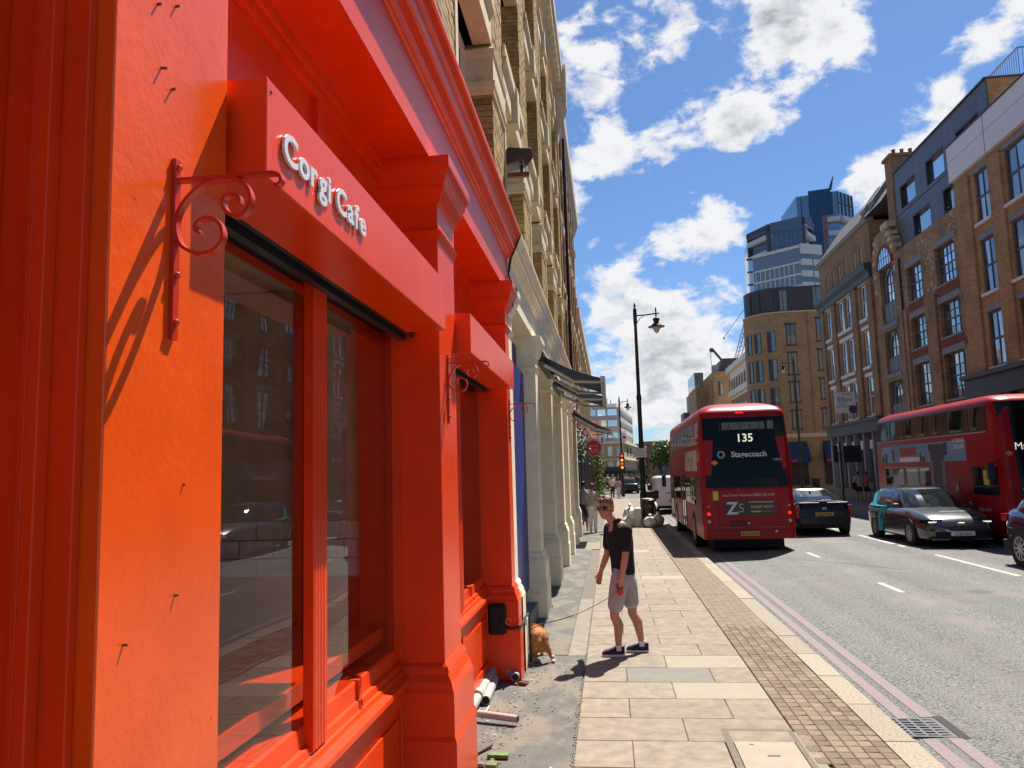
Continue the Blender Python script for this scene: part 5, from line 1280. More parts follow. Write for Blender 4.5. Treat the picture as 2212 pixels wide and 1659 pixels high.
# kerb side
for k in range(7):
    y0 = .42 + k * 1.36; f = sidep('upper_window', y0, y0 + 1.28, 2.88, 3.48, M_busglass)
for (a, b_) in ((1.6, 2.9), (2.98, 4.3), (6.2, 7.6), (7.7, 8.7)): sidep('lower_window', a, b_, 1.22, 1.98, M_busglass)
for (a, b_) in ((4.45, 5.75), (9.15, 10.35)):
    f = sidep('door', a, b_, .42, 2.02, M_busglass)
    for q in (a, (a + b_) / 2 - .03, b_ - .06): sidep('door_post', q, q + .06, .42, 2.02, M_midgrey, parent=f, th=.02)
sidep('engine_grille', .12, 1.45, .75, 1.98, M_black)
for k in range(16): sidep('grille_slat', .14, 1.43, .80 + .072 * k, .83 + .072 * k, M_busred, th=.016, n=2)
adp = sidep('advert', .9, 4.1, 2.16, 2.74, M_pinkad, th=.012)
b = MB(); b.poly([(-hw(2.4) - .016, 3.0 + dy, 2.4 + dz) for dy, dz in ((-.12, .12), (.12, .12), (0, -.14))]); obj('red_shape', b, M_tail, adp, local=True)
b = MB(); b.box(-hw(2.4) - .016, -hw(2.4) - .013, 1.8, 2.6, 2.22, 2.55); obj('faded_shape', b, mat('faded_pink', (.36, .26, .24)), adp, local=True)
sidep('side_lettering', .25, .75, 2.42, 2.62, mat('dull_pink', (.45, .16, .17)), th=.012)
for s_ in (-1, 1):
    for y in (2.35, 8.25): wheel(bus, s_ * (W_ / 2 - .27), y, .47, .47, s_, .28, 8)
for k in range(7): sidep('upper_window', .42 + k * 1.36, 1.70 + k * 1.36, 2.88, 3.48, M_busglass, side=1)
for k in range(6): sidep('lower_window', 1.6 + k * 1.36, 2.88 + k * 1.36, 1.22, 1.98, M_busglass, side=1)
b = MB(); b.tube([(-W_ / 2 + .05, L_ - .3, 2.1), (-W_ / 2 - .25, L_ - .1, 2.0)], .025, 6); b.box(-W_ / 2 - .32, -W_ / 2 - .16, L_ - .14, L_ - .02, 1.55, 2.0); obj('mirror', b, M_black, bus, local=True, bevel=.02)

# ---- red double decker coming the other way
bus2 = thing('double_decker_bus', 'red double decker bus facing us on the far side with blue side advert', 'bus', (10.87, 20.75, BZ), 'red double decker buses')
bus2.rotation_euler = (0, 0, 0)
L2 = 9.4; zt2 = 3.92
hw2 = lambda z: 1.17 - (0 if z < 2 else .06 * ((z - 2) / (zt2 - 2)) ** 2) - (0 if z < zt2 - .22 else .25 * ((z - zt2 + .22) / .22) ** 3)
yn2 = lambda z: (.06 if z < 1.0 else .06 + .34 * ((z - 1.0) / (zt2 - 1.0)) ** 1.5) + (0 if z < zt2 - .26 else .5 * ((z - zt2 + .26) / .26) ** 2.6)
yt2 = lambda z: L2 - (.10 * (z / zt2)) - (0 if z < zt2 - .26 else .4 * ((z - zt2 + .26) / .26) ** 2.6)
b = MB(); stack(b, [.32, .4, .6, 1.0, 1.4, 1.8, 2.2, 2.6, 3.0, 3.3, zt2 - .3, zt2 - .22, zt2 - .15, zt2 - .1, zt2 - .06, zt2 - .03, zt2 - .01, zt2], hw2, yn2, yt2, lambda z: .2 + (0 if z < zt2 - .3 else .2)); obj('body', b, M_busred, bus2, local=True, smooth=True)
def s2(nm, y0, y1, z0, z1, m, parent=bus2, th=.010, n=4, rounded=0):
    b = MB(); k = BZ
    skin(b, [y0 - 20.75, y1 - 20.75], rng(z0 - k, z1 - k, n), lambda u, v, d: (-(hw2(v) + d), u, v), th); return obj(nm, b, m, parent, local=True)
uw = s2('upper_window_band', 21.5, 29.9, 2.87, 3.56, M_black, th=.006)
for (a, b_) in ((21.55, 22.42), (22.54, 23.72), (23.88, 25.08), (25.22, 26.32), (26.5, 27.06), (27.22, 28.36), (28.54, 29.8)): s2('upper_window', a, b_, 2.91, 3.52, M_busglass, parent=uw, th=.012)
wl = s2('white_trim', 21.6, 29.9, 2.84, 2.866, mat('pale_trim', (.5, .42, .42)), th=.012, n=2)
lw = s2('lower_window', 25.32, 29.15, 1.12, 1.93, M_busglass)
for (a, b_) in ((27.2, 27.45), (26.1, 26.2)): s2('window_post', a, b_, 1.12, 1.93, M_black, parent=lw, th=.014)
s2('lower_trim', 25.3, 29.2, 1.94, 1.965, mat('pale_trim', (.5, .42, .42)), th=.014, n=2)
adb = s2('advert', 22.75, 29.48, 2.12, 2.70, M_skyad, th=.012)
s2('advert_drop', 24.12, 25.2, .45, 2.118, mat('advert_lower', (.17, .19, .22), rough=.5, var=.3, vscale=3), th=.012)
def city(y, z, w, h, m): s2('skyline_shape', y, y + w, z, z + h, m, parent=adb, th=.015, n=2)
Md = mat('advert_dark_shape', (.035, .04, .05), rough=.5); Mr = mat('advert_red', (.33, .03, .035), rough=.5); Mp = mat('advert_pale', (.80, .80, .80), rough=.5)
for (y, z, w, h) in ((29.1, 2.13, .3, .2), (28.85, 2.13, .2, .36), (25.85, 2.13, .1, .28), (25.6, 2.13, .2, .16), (24.2, 2.14, .95, .5), (23.95, 2.3, .28, .36), (25.0, 2.45, .28, .2), (28.15, 2.16, .22, .42), (24.4, 1.2, .6, .94)): city(y, z, w, h, Md)
city(26.25, 2.34, 1.35, .26, Mr); city(26.0, 2.14, 1.7, .14, Mp)
text('lettering', 'A GRAND\nSKYLINE', .17, (9.676, 23.15, 2.46), '-x', Mp, adb, bold=.004); text('lettering', 'ONLY IN\nCINEMAS', .12, (9.676, 28.95, 2.45), '-x', Mp, adb)
cw = s2('cab_window', 21.1, 22.5, 1.22, 1.95, M_busglass)
b = MB(); b.box(9.672, 9.684, 21.55, 21.83, 1.48, 1.86); obj('yellow_sign', b, M_yel, cw)
b = MB(); b.box(9.68, 9.70, 23.35, 23.55, 1.25, 1.5); obj('fuel_flap', b, M_tail, bus2)
text('lettering', 'Stagecoach', .16, (9.683, 21.95, .80), '-x', M_letter, bus2)
# nose: dark windscreens with the route blind
def n2(nm, x0, x1, z0, z1, m, parent=bus2, th=.012, n=8):
    b = MB(); skin(b, rng(x0 - 10.87, x1 - 10.87, 7), rng(z0 - BZ, z1 - BZ, n), lambda u, v, d: (u, yn2(v) - d + .12 * max(0, abs(u) - 1.0) / .17, v), th); return obj(nm, b, m, parent, local=True)
nw = n2('windscreen', 9.80, 11.94, .95, 3.60, M_busglass)
o = text('lettering', 'Marble Arch', .26, (10.72, 20.75 + yn2(2.54) - .03, 2.36), '-y', M_led, nw)
b = MB(); b.poly([(9.92 + dx, 20.75 + yn2(2.4) - .02, 2.27 + dz) for dx, dz in ((-.1, 0), (0, -.07), (.1, 0), (0, .07))]); obj('diamond_sticker', b, M_orange, nw)
b = MB(); b.box(9.9, 11.8, 20.75 + .02, 20.85, .5, .75); obj('head_light', b, M_rim, bus2)
for s_ in (-1, 1):
    for y in (2.4, 7.6): wheel(bus2, s_ * .9, y, .46, .46, s_, .27, 8)
b = MB(); b.tube([(-1.1, .35, 2.2), (-1.42, .15, 2.15)], .02, 6); b.box(-1.5, -1.34, .1, .2, 1.75, 2.15); obj('mirror', b, M_black, bus2, local=True)

# ---- cars
M_carglass = darkglass('car_glass', (0.012, 0.014, 0.015), ior=1.6, wob=.03)
def car(nm, label, cat, loc, rz, paint, st, gh, wheels, wr=.32, group='cars in the road', sidebreaks=(.30, .36, .64, .70), glass=None):
    """st: stations (y, ztop, zbottom, half width); gh: greenhouse (z, y front, y rear, half width) levels"""
    t = thing(nm, label, cat, loc, group, rz)
    ys = [s_[0] for s_ in st]; N_ = 30
    ts = [0.5 - 0.5 * math.cos(math.pi * i / N_) for i in range(N_ + 1)]
    b = MB(); rings = []
    for tt in ts:
        y = ys[0] + (ys[-1] - ys[0]) * tt
        zt, zb, w = (catm(ys, [s_[k] for s_ in st], y) for k in (1, 2, 3))
        h = zt - zb
        half = [(0, zb), (w * .86, zb), (w * .96, zb + h * .08), (w * .985, zb + h * .25), (w * 1.0, zb + h * .52), (w * .995, zb + h * .62), (w * .965, zb + h * .80), (w * .90, zb + h * .93), (w * .78, zb + h * .99), (w * .4, zb + h * 1.02), (0, zb + h * 1.03)]
        rings.append([(x, y, z) for x, z in half] + [(-x, y, z) for x, z in half[-2:0:-1]])
    b.loft(rings); obj('body', b, paint, t, local=True, smooth=True)
    # greenhouse
    zs = [g_[0] for g_ in gh]; M_ = 8; n = 40
    def outline(z):
        f, r_, w = (catm(zs, [g_[k] for g_ in gh], z) for k in (1, 2, 3)); pts = []
        for i in range(n):
            a = 2 * math.pi * (i + .5) / n; c, s_ = math.cos(a), math.sin(a); e = .42
            x = w * math.copysign(abs(s_) ** e, s_); yy = -math.copysign(abs(c) ** e, c); y = (f + r_) / 2 + yy * (r_ - f) / 2
            if yy < 0: y += .10 * (1 - (x / w) ** 2) * -1 + .05
            pts.append((x, y, z))
        return pts
    zl = rng(zs[0], zs[-1], M_); rows = [outline(z) for z in zl]
    parts = {}
    def put(k, quad_): parts.setdefault(k, MB()).quad(*quad_)
    for j in range(M_ - 1):
        for i in range(n):
            k2 = (i + 1) % n; q = (rows[j][i], rows[j][k2], rows[j + 1][k2], rows[j + 1][i])
            a = ((i + 1) % n) / n                                    # 0 at the nose, .5 at the tail
            front = a < .145 or a > .855; rear = .36 < a < .64
            s_ = min(a, 1 - a)
            edge = j == 0 and False
            top = j == M_ - 2 and not rear and not front
            if front: key = 'windscreen'
            elif rear: key = 'rear_window'
            else:
                yrel = ((rows[j][i][1] + rows[j][k2][1]) / 2 - gh[0][1]) / (gh[0][2] - gh[0][1])
                key = 'body_pillars' if (any(abs(yrel - p) < .022 for p in sidebreaks) or s_ < .16 or s_ > .345 or top) else ('side_window' if a < .5 else 'far_side_window')
            put(key, q)
    parts.setdefault('roof', MB()); rf = parts['roof']
    f, r_, w = gh[-1][1:]; top = rows[-1]; zr = zs[-1]
    inner = [(x * .6, (f + r_) / 2 + (y - (f + r_) / 2) * .62, zr + .045) for x, y, z in top]
    rf.loft([top, [(x * .9, (f + r_) / 2 + (y - (f + r_) / 2) * .92, zr + .028) for x, y, z in top], inner], cap=False); rf.poly(inner)
    for k, mb in parts.items(): obj(k.replace('far_', ''), mb, paint if k in ('roof', 'body_pillars') else (glass or M_carglass), t, local=True, smooth=True)
    hw_ = max(s_[3] for s_ in st)
    for (y, zc) in wheels:
        for s_ in (-1, 1): wheel(t, s_ * (hw_ - .205), y, zc, wr, s_, .215, 10)
    return t
def lb(t, nm, m, *boxes, bevel=.008, rot=None):
    b = MB()
    for bx_ in boxes: b.box(*bx_)
    return obj(nm, b, m, t, local=True, bevel=bevel)

M_cgrey = mat('car_grey', (0.075, 0.078, 0.082), rough=.25, metal=.5, coat=1.0)
M_teal = mat('teal_wrap', (0.02, 0.40, 0.42), rough=.35, coat=.5)
cor = car('estate_car', 'dark grey estate car with teal side graphics in front of the far bus', 'car', (8.58, 20.75, -.02), 0, M_cgrey,
          [(0, .52, .30, .60), (.10, .66, .20, .74), (.45, .80, .17, .855), (.95, .89, .16, .885), (1.4, .945, .16, .895), (2.5, .965, .16, .90), (3.6, .985, .17, .895), (4.2, 1.0, .2, .86), (4.5, .98, .28, .78), (4.62, .80, .38, .66)],
          [(.90, 1.18, 4.50, .82), (1.05, 1.42, 4.44, .785), (1.25, 1.78, 4.30, .70), (1.40, 2.15, 4.05, .60)], ((.95, .31), (3.62, .31)), .31)
lb(cor, 'grille', M_blackm, (-.62, .62, -.03, .12, .22, .40), (-.72, .72, .02, .2, .42, .47)); lb(cor, 'head_light', M_glow, (-.74, -.54, .08, .26, .615, .65)); lb(cor, 'head_light', M_glow, (.54, .74, .08, .26, .615, .65))
lb(cor, 'head_lamp_cover', M_carglass, (-.84, -.4, .10, .40, .57, .70)); lb(cor, 'head_lamp_cover', M_carglass, (.4, .84, .10, .40, .57, .70)); lb(cor, 'badge', M_rim, (-.08, .08, -.02, .03, .55, .62)); lb(cor, 'lower_trim', M_rim, (-.7, -.3, -.005, .08, .2, .225), (.3, .7, -.005, .08, .2, .225))
np_ = lb(cor, 'number_plate', M_plateW, (-.28, .28, -.05, -.03, .30, .41))
o = obj('lettering', text_mb('LT24 SUY', .10, (0, -.052, .315), '-y', bold=.002), M_blackm, np_, local=True)
for s_ in (-1, 1): lb(cor, 'mirror', M_cgrey, (s_ * .90, s_ * 1.06, 1.50, 1.66, .93, 1.05), bevel=.03)
lb(cor, 'roof_rail', M_black, (-.60, -.57, 2.2, 4.0, 1.445, 1.47), (.57, .60, 2.2, 4.0, 1.445, 1.47)); lb(cor, 'aerial', M_black, (-.02, .02, 3.75, 3.9, 1.44, 1.5))
def side_graphic(t, poly, hwv, m, nm='side_graphic', lift=.012):
    b = MB(); pts = [(-(hwv(y, z) + lift), y, z) for y, z in poly]; b.loft([pts, [(x + .05, y, z) for x, y, z in pts]]); return obj(nm, b, m, t, local=True)
hwc = lambda y, z: .90 if z < .8 else .885 if z < .93 else .83 - (z - .93) * .42
g_ = side_graphic(cor, [(3.05, .22), (3.3, .22), (3.32, .6), (3.15, .80), (2.95, .92), (3.15, .92), (3.45, .86), (3.95, .84), (3.97, .92), (3.6, .93), (2.7, .93), (2.75, .78), (2.9, .6)], hwc, M_teal)
side_graphic(cor, [(3.55, .93), (3.85, .93), (4.02, 1.25), (3.85, 1.33)], lambda y, z: .845 - (z - .93) * .50, M_teal, lift=.016)
o = obj('lettering', text_mb('OLA', .2, (-.925, 3.62, .56), '-x', bold=.006), M_letter, g_, local=True)
b = MB(); b.loft([[(.10 + dx, .62 + dy, .86 + dy * .20) for dx, dy in ((-.34, 0), (.34, 0), (.34, .05), (-.34, .05))], [(.10 + dx, .62 + dy, .80) for dx, dy in ((-.34, 0), (.34, 0), (.34, .05), (-.34, .05))]]); obj('bonnet_graphic', b, M_teal, cor, local=True)

M_cblack = mat('car_black', (0.008, 0.008, 0.009), rough=.3, spec=.3, coat=.25)
pr = car('hatchback_car', 'black fastback hatchback seen from behind, in the lane beside the near bus', 'car', (6.40, 24.9 + 4.5, -.02), math.pi, M_cblack,
         [(0, .52, .30, .58), (.12, .64, .2, .74), (.5, .78, .16, .84), (1.0, .88, .16, .87), (1.4, .95, .16, .88), (2.4, .97, .16, .885), (3.4, 1.0, .17, .885), (4.1, 1.02, .2, .86), (4.42, 1.03, .24, .80), (4.54, .86, .34, .74)],
         [(.92, 1.15, 4.35, .80), (1.02, 1.34, 4.16, .78), (1.16, 1.62, 3.75, .71), (1.26, 1.9, 3.3, .65), (1.35, 2.25, 2.9, .58)], ((.95, .31), (3.62, .31)), .31)
for s_ in (-1, 1):
    lb(pr, 'tail_light', M_tail, (s_ * .70, s_ * .80, 4.38, 4.53, .55, .92)); 
lb(pr, 'brake_strip', M_tail, (-.12, .12, 4.40, 4.50, 1.03, 1.05)); lb(pr, 'spoiler', M_cblack, (-.72, .72, 4.34, 4.52, .955, 1.01), bevel=.02)
np_ = lb(pr, 'number_plate', M_plateY, (-.27, .27, 4.535, 4.56, .60, .71)); b = text_mb('AP67 YXA', .10, (0, 0, .615), '-y', bold=.002)
b.v = [(-x, 4.563, z) for x, y, z in b.v]; obj('lettering', b, M_blackm, np_, local=True)
lb(pr, 'badge', M_rim, (-.07, .07, 4.55, 4.57, .80, .86)); lb(pr, 'roof_fin', M_black, (-.02, .02, 2.9, 3.05, 1.38, 1.45)); lb(pr, 'bumper', M_blackm, (-.7, .7, 4.44, 4.57, .24, .36)); lb(pr, 'wiper', M_black, (-.3, .02, 4.2, 4.23, 1.05, 1.07))
for s_ in (-1, 1): lb(pr, 'mirror', M_cblack, (s_ * .88, s_ * 1.04, 1.5, 1.64, .95, 1.06), bevel=.03)

M_cblue = mat('car_blue', (0.012, 0.03, 0.095), rough=.22, metal=.3, coat=1.0)
suv = car('suv_car', 'dark blue crossover car cut by the right edge of the picture', 'car', (8.98, 13.30, -.02), 0, M_cblue,
          [(0, .60, .34, .62), (.12, .78, .24, .78), (.5, .95, .2, .88), (1.0, 1.02, .2, .91), (1.4, 1.06, .2, .92), (2.4, 1.09, .2, .925), (3.4, 1.12, .21, .925), (4.0, 1.15, .25, .90), (4.30, 1.12, .3, .83), (4.42, .9, .42, .74)],
          [(1.02, 1.15, 4.30, .85), (1.16, 1.42, 4.22, .82), (1.36, 1.75, 4.0, .74), (1.52, 2.15, 3.66, .64)], ((.92, .36), (3.60, .36)), .36, sidebreaks=(.34, .62))
for s_ in (-1, 1):
    lb(suv, 'tail_light', M_tail, (s_ * .72, s_ * .88, 4.18, 4.38, .88, 1.02)); lb(suv, 'wheel_arch_trim', M_blackm, (s_ * .90, s_ * .945, 3.18, 4.02, .60, .76), (s_ * .88, s_ * .94, 1.3, 3.2, .2, .34), (s_ * .84, s_ * .93, 4.0, 4.3, .28, .5), bevel=.03)
lb(suv, 'spoiler', M_cblue, (-.62, .62, 3.62, 3.92, 1.50, 1.54), bevel=.015)

# ---- van and far traffic
M_van = mat('van_white', (0.66, 0.67, 0.68), rough=.3, coat=.6, var=.05)
van = thing('delivery_van', 'plain white delivery van parked at the kerb ahead of the near bus', 'van', (3.15, 40.5, -.1))
hv = lambda z: .93 - (.10 * max(0, z - .9) / 1.0) - (.2 * max(0, (z - 1.75) / .15) ** 3)
b = MB(); stack(b, [.28, .34, .6, .9, 1.2, 1.5, 1.7, 1.78, 1.84, 1.88, 1.9], hv, lambda z: .12 * max(0, z - .7) / 1.2 + .15 * max(0, (z - 1.78) / .12) ** 2, lambda z: 4.9 - max(0, z - .9) * .9, lambda z: .12); obj('body', b, M_van, van, local=True, smooth=True)
for s_ in (-1, 1): lb(van, 'tail_light', M_tail, (s_ * .80, s_ * .925, .0, .2, .80, 1.22), bevel=.02)
lb(van, 'number_plate', M_plateY, (-.26, .26, -.02, .03, .60, .71)); lb(van, 'door_seam', M_midgrey, (-.006, .006, .02, .2, .5, 1.7)); lb(van, 'bumper', M_blackm, (-.9, .9, -.04, .2, .26, .40)); lb(van, 'door_handle', M_black, (-.35, .02, .0, .06, 1.02, 1.06))
for s_ in (-1, 1):
    for y in (.95, 4.0): wheel(van, s_ * .70, y, .33, .33, s_, .22, 6)
lb(van, 'side_window', M_carglass, (-.935, -.9, 3.2, 4.0, 1.1, 1.55)); lb(van, 'mirror', M_black, (-1.12, -.92, 3.7, 3.8, 1.1, 1.4))
M_silver = mat('car_silver', (0.45, 0.46, 0.47), rough=.25, metal=.6, coat=1.0)
stn = [(0, .52, .3, .6), (.12, .66, .2, .76), (.5, .82, .17, .86), (1.2, .93, .16, .88), (2.5, .97, .16, .89), (3.6, .99, .18, .88), (4.1, .98, .24, .82), (4.25, .85, .34, .74)]
ghn = [(.90, 1.1, 4.1, .81), (1.1, 1.45, 4.0, .75), (1.42, 2.1, 3.6, .60)]
lab = ['silver car behind the white van, only its roof showing', 'white car waiting far down the street', 'dark car at the far junction by the crowd', 'pale grey car standing in the far traffic queue', 'black car at the head of the far traffic']
for k, (x, y, m, rz) in enumerate(((3.3, 52, M_silver, math.pi), (3.9, 60.5, M_van, math.pi), (1.9, 82, M_cblack, math.pi), (5.2, 70, M_silver, math.pi), (6.6, 88, M_cblack, 0))):
    c = car('distant_car', lab[k], 'car', (x, y, -.1), rz, m, stn, ghn, ((.85, .31), (3.4, .31)), .31, group='cars far down the street')
    for s_ in (-1, 1): lb(c, 'tail_light', M_tail, (s_ * .66, s_ * .8, 4.1, 4.27, .66, .86))
# ------------------------------------------------------------------ people and the dog
M_skin = mat('skin', (0.46, 0.215, 0.135), rough=.5, var=.08, vscale=14)
M_skin2 = mat('skin_tan', (0.38, 0.19, 0.12), rough=.5)
M_hair = mat('hair', (0.16, 0.085, 0.04), rough=.6, var=.3, vscale=60, bump=.5, bscale=150)
M_hairdk = mat('hair_dark', (0.03, 0.02, 0.015), rough=.6)
M_polo = mat('dark_polo', (0.012, 0.0095, 0.010), rough=.85, var=.15, vscale=9, bump=.25, bscale=30)
M_shorts = mat('grey_shorts', (0.36, 0.335, 0.32), rough=.9, var=.07, vscale=12, bump=.3, bscale=26)
M_shoe = mat('navy_canvas_shoe', (0.02, 0.018, 0.032), rough=.8, var=.2, vscale=40)
M_sole = mat('white_rubber', (0.62, 0.60, 0.56), rough=.6)
M_sock = mat('white_sock', (0.66, 0.65, 0.63), rough=.9)

def limb(mb, pts, rad, n=10, steps=5):
    """tapered limb through joints; rad may hold (across, deep) pairs"""
    P_ = [Vector(p) for p in pts]; dense, rr = [], []
    for i in range(len(P_) - 1):
        for k in range(steps):
            t = k / steps; dense.append(P_[i].lerp(P_[i + 1], t)); rr.append(rad[i] + (rad[i + 1] - rad[i]) * t)
    dense.append(P_[-1]); rr.append(rad[-1])
    mb.tube(dense, rr, n); mb.ball(P_[0], rad[0], n, 6); mb.ball(P_[-1], rad[-1], n, 6)
    for p, r in zip(P_[1:-1], rad[1:-1]): mb.ball(p, r, n, 6)
def fuse(nm, mb, m, parent, voxel, smooth=3, label=None):
    """melt overlapping lumps into one continuous skin"""
    me = mb.mesh('t', m); o = bpy.data.objects.new('t', me); COL.objects.link(o)
    r_ = o.modifiers.new('r', 'REMESH'); r_.mode = 'VOXEL'; r_.voxel_size = voxel; r_.use_smooth_shade = True
    if smooth: s_ = o.modifiers.new('s', 'SMOOTH'); s_.iterations = smooth; s_.factor = .5
    dg = bpy.context.evaluated_depsgraph_get(); m2 = bpy.data.meshes.new_from_object(o.evaluated_get(dg)); m2.name = nm
    bpy.data.objects.remove(o); bpy.data.meshes.remove(me)
    if not m2.materials: m2.materials.append(m)
    w = wloc(parent); m2.transform(Matrix.Translation((-w[0], -w[1], -w[2])))
    o = bpy.data.objects.new(nm, m2); COL.objects.link(o); o.parent = parent
    return tag(o, label)

class Pose:
    def __init__(s, base, fwd):
        s.b = Vector(base); s.f = Vector((fwd[0], fwd[1], 0)).normalized(); s.l = Vector((-s.f.y, s.f.x, 0))
    def __call__(s, f, l, u): return s.b + s.f * f + s.l * l + Vector((0, 0, u))
def ering(c, ax, ay, rx, ry, n=16, e=1.0):
    out = []
    for k in range(n):
        a = 2 * math.pi * k / n; cs, sn = math.cos(a), math.sin(a)
        out.append(tuple(c + ax * rx * math.copysign(abs(cs) ** e, cs) + ay * ry * math.copysign(abs(sn) ** e, sn)))
    return out
def head_parts(c, look, k=1.0, tilt=0.0):
    """skull, jaw, nose, ears, brow; returns skin and hair builders"""
    f = Vector(look).normalized(); up = Vector((0, 0, 1)); l = up.cross(f).normalized(); up = f.cross(l)
    H = lambda a, b, d: c + (f * a + l * b + up * d) * k
    s_ = MB()
    def ell(mb, a, b, d, rf, rl, ru, n=12):
        t = MB(); t.ball((0, 0, 0), (1, 1, 1), n, 9)
        mb.add([tuple(H(a + p[0] * rf, b + p[1] * rl, d + p[2] * ru)) for p in t.v], t.f)
    ell(s_, -.012, 0, .035, .094, .075, .090); ell(s_, .025, 0, -.035, .070, .062, .085); ell(s_, .055, 0, -.085, .032, .038, .028)
    ell(s_, .078, 0, .022, .022, .055, .020); ell(s_, .098, 0, -.022, .017, .014, .030); ell(s_, .107, 0, -.040, .014, .018, .011)
    ell(s_, .086, 0, -.066, .013, .026, .007); ell(s_, .084, 0, -.077, .013, .022, .007)
    for q in (-1, 1): ell(s_, -.012, q * .078, -.012, .020, .012, .032); ell(s_, .062, q * .042, -.03, .026, .022, .026)
    h = MB()
    ell(h, -.022, 0, .062, .098, .079, .084); ell(h, -.045, 0, .01, .074, .076, .080)
    for i in range(26):
        a = random.uniform(-.05, .085); b = random.uniform(-.055, .055); ell(h, a, b, .122 + random.uniform(-.012, .012) - b * b * 6 - max(0, a - .03) * .5 - max(0, -a) * .3, .024, .016, .020, 7)
    for i in range(9): ell(h, .064 + random.uniform(-.008, .010), -.055 + .0135 * i, .085 + random.uniform(0, .02), .018, .013, .018, 7)
    return s_, h, H
def hand(mb, wrist, d, palm_n, k=1.0, curl=.6, thumb_side=1):
    """palm, four bent fingers and a thumb; d runs down the hand, palm_n out of the palm"""
    d = Vector(d).normalized(); pn = Vector(palm_n); pn = (pn - d * pn.dot(d)).normalized(); s_ = d.cross(pn) * thumb_side
    W = Vector(wrist)
    for q in (-.026, -.009, .009, .026): limb(mb, [W + d * .005 * k + s_ * q * .7 * k, W + d * .085 * k + s_ * q * k], [.014 * k, .0125 * k], 8, 3)
    for i, (q, L_) in enumerate(((.028, .068), (.0095, .078), (-.0095, .072), (-.027, .056))):
        p0 = W + d * .088 * k + s_ * q * k; a1 = d * math.cos(curl * .7) + pn * math.sin(curl * .7); a2 = d * math.cos(curl * 1.7) + pn * math.sin(curl * 1.7); a3 = d * math.cos(curl * 2.4) + pn * math.sin(curl * 2.4)
        p1 = p0 + a1 * L_ * .45 * k; p2 = p1 + a2 * L_ * .32 * k; p3 = p2 + a3 * L_ * .25 * k
        limb(mb, [p0, p1, p2, p3], [.0095 * k, .009 * k, .0082 * k, .007 * k], 7, 2)
    t0 = W + d * .025 * k + s_ * .026 * k; t1 = t0 + (d * .55 + s_ * .6 + pn * .4).normalized() * .042 * k; t2 = t1 + (d * .8 + s_ * .15 + pn * .5).normalized() * .034 * k
    limb(mb, [t0, t1, t2], [.0125 * k, .0105 * k, .0085 * k], 7, 3)
def shoe(up_, sole, ankle, toe, k=1.0):
    a, t = Vector(ankle), Vector(toe); a0 = Vector((a.x, a.y, t.z)); d = (t - a0); L_ = d.length; d.normalize(); s_ = Vector((-d.y, d.x, 0))
    heel = a0 - d * .062 * k
    outl = [(0, .026), (.03, .036), (.10, .036), (.17, .043), (.22, .045), (.26, .036), (.285, .018), (.29, 0)]
    Lk = (L_ + .062 * k + .02) / .29
    def ring(z, g_): return [tuple(heel + d * x * Lk + s_ * (w * g_) * k + Vector((0, 0, z))) for x, w in outl] + [tuple(heel + d * x * Lk - s_ * (w * g_) * k + Vector((0, 0, z))) for x, w in outl[-2::-1]]
    sole.loft([ring(-.028, 1.0), ring(-.024, 1.06), ring(-.006, 1.06), ring(-.004, 1.02)])
    def ring2(z, g_, x1):
        return [tuple(heel + d * min(x, x1) * Lk + s_ * (w * g_) * k + Vector((0, 0, z if x < x1 else z))) for x, w in outl] + [tuple(heel + d * min(x, x1) * Lk - s_ * (w * g_) * k + Vector((0, 0, z))) for x, w in outl[-2::-1]]
    up_.loft([ring(-.004, 1.0), ring2(.022, .98, .282), ring2(.036, .88, .25), ring2(.05, .80, .19), ring2(.064, .78, .14), ring2(.075, .76, .115)])

# ---- man in dark polo shirt walking the dog
man = thing('person', 'man in dark polo shirt, grey shorts and sunglasses holding a dog lead', 'person', (0.10, 9.36, 0))
p = Pose((0.10, 9.36, 0), (-1, 0, 0))
sk = MB()
LA, LK, LH = p(.085, .085, .095), p(.115, .095, .49), p(.035, .10, .90)
RA, RK, RH = p(-.185, -.12, .10), p(-.09, -.105, .50), p(-.045, -.09, .90)
limb(sk, [LH, LK + Vector((0, 0, .03)), LK - Vector((0, 0, .05)), p(.075, .092, .34), p(.085, .088, .2), LA], [.085, .058, .053, .059, .042, .034], 12)
limb(sk, [RH, RK + Vector((0, 0, .03)), RK - Vector((0, 0, .05)), p(-.145, -.108, .35), p(-.17, -.115, .2), RA], [.085, .058, .053, .059, .042, .034], 12)
SHN, SHF = p(-.06, .165, 1.425), p(.135, -.13, 1.43)
EN, WN = p(-.03, .245, 1.125), p(.02, .245, .895)
EF, WF = p(.175, -.20, 1.12), p(.262, -.235, .905)
limb(sk, [SHN, EN, EN.lerp(WN, .3), WN], [.052, .040, .041, .027], 10); limb(sk, [SHF, EF, EF.lerp(WF, .3), WF], [.052, .040, .041, .027], 10)
hand(sk, WN, (-.10, -.02, -1), (0.0, 1, 0.1), 1.0, 1.0, -1)
hand(sk, WF, (-.25, 0, -1), (.3, -1, 0), 1.0, .55, 1)
ax = (p(-.06, .165, 0) - p(.135, -.13, 0)).normalized(); ay = Vector((-ax.y, ax.x, 0))
neck0, hc = p(.05, .02, 1.47), p(.165, .055, 1.672)
limb(sk, [neck0, hc - Vector((0, 0, .09)) - p.f * .03], [.062, .055], 12)
for (f, u, rx, ry) in ((0, .95, .15, .11), (.0, 1.1, .14, .105), (.02, 1.3, .16, .115), (.035, 1.42, .15, .10)): sk.ball(p(f, .01, u), (.12, .12, .12), 12, 8)
hs, hh, H = head_parts(hc, (-.42, -.90, -.06), 1.06)
sk.add(hs.v, hs.f)
body = fuse('body', sk, M_skin, man, .0062, 3)
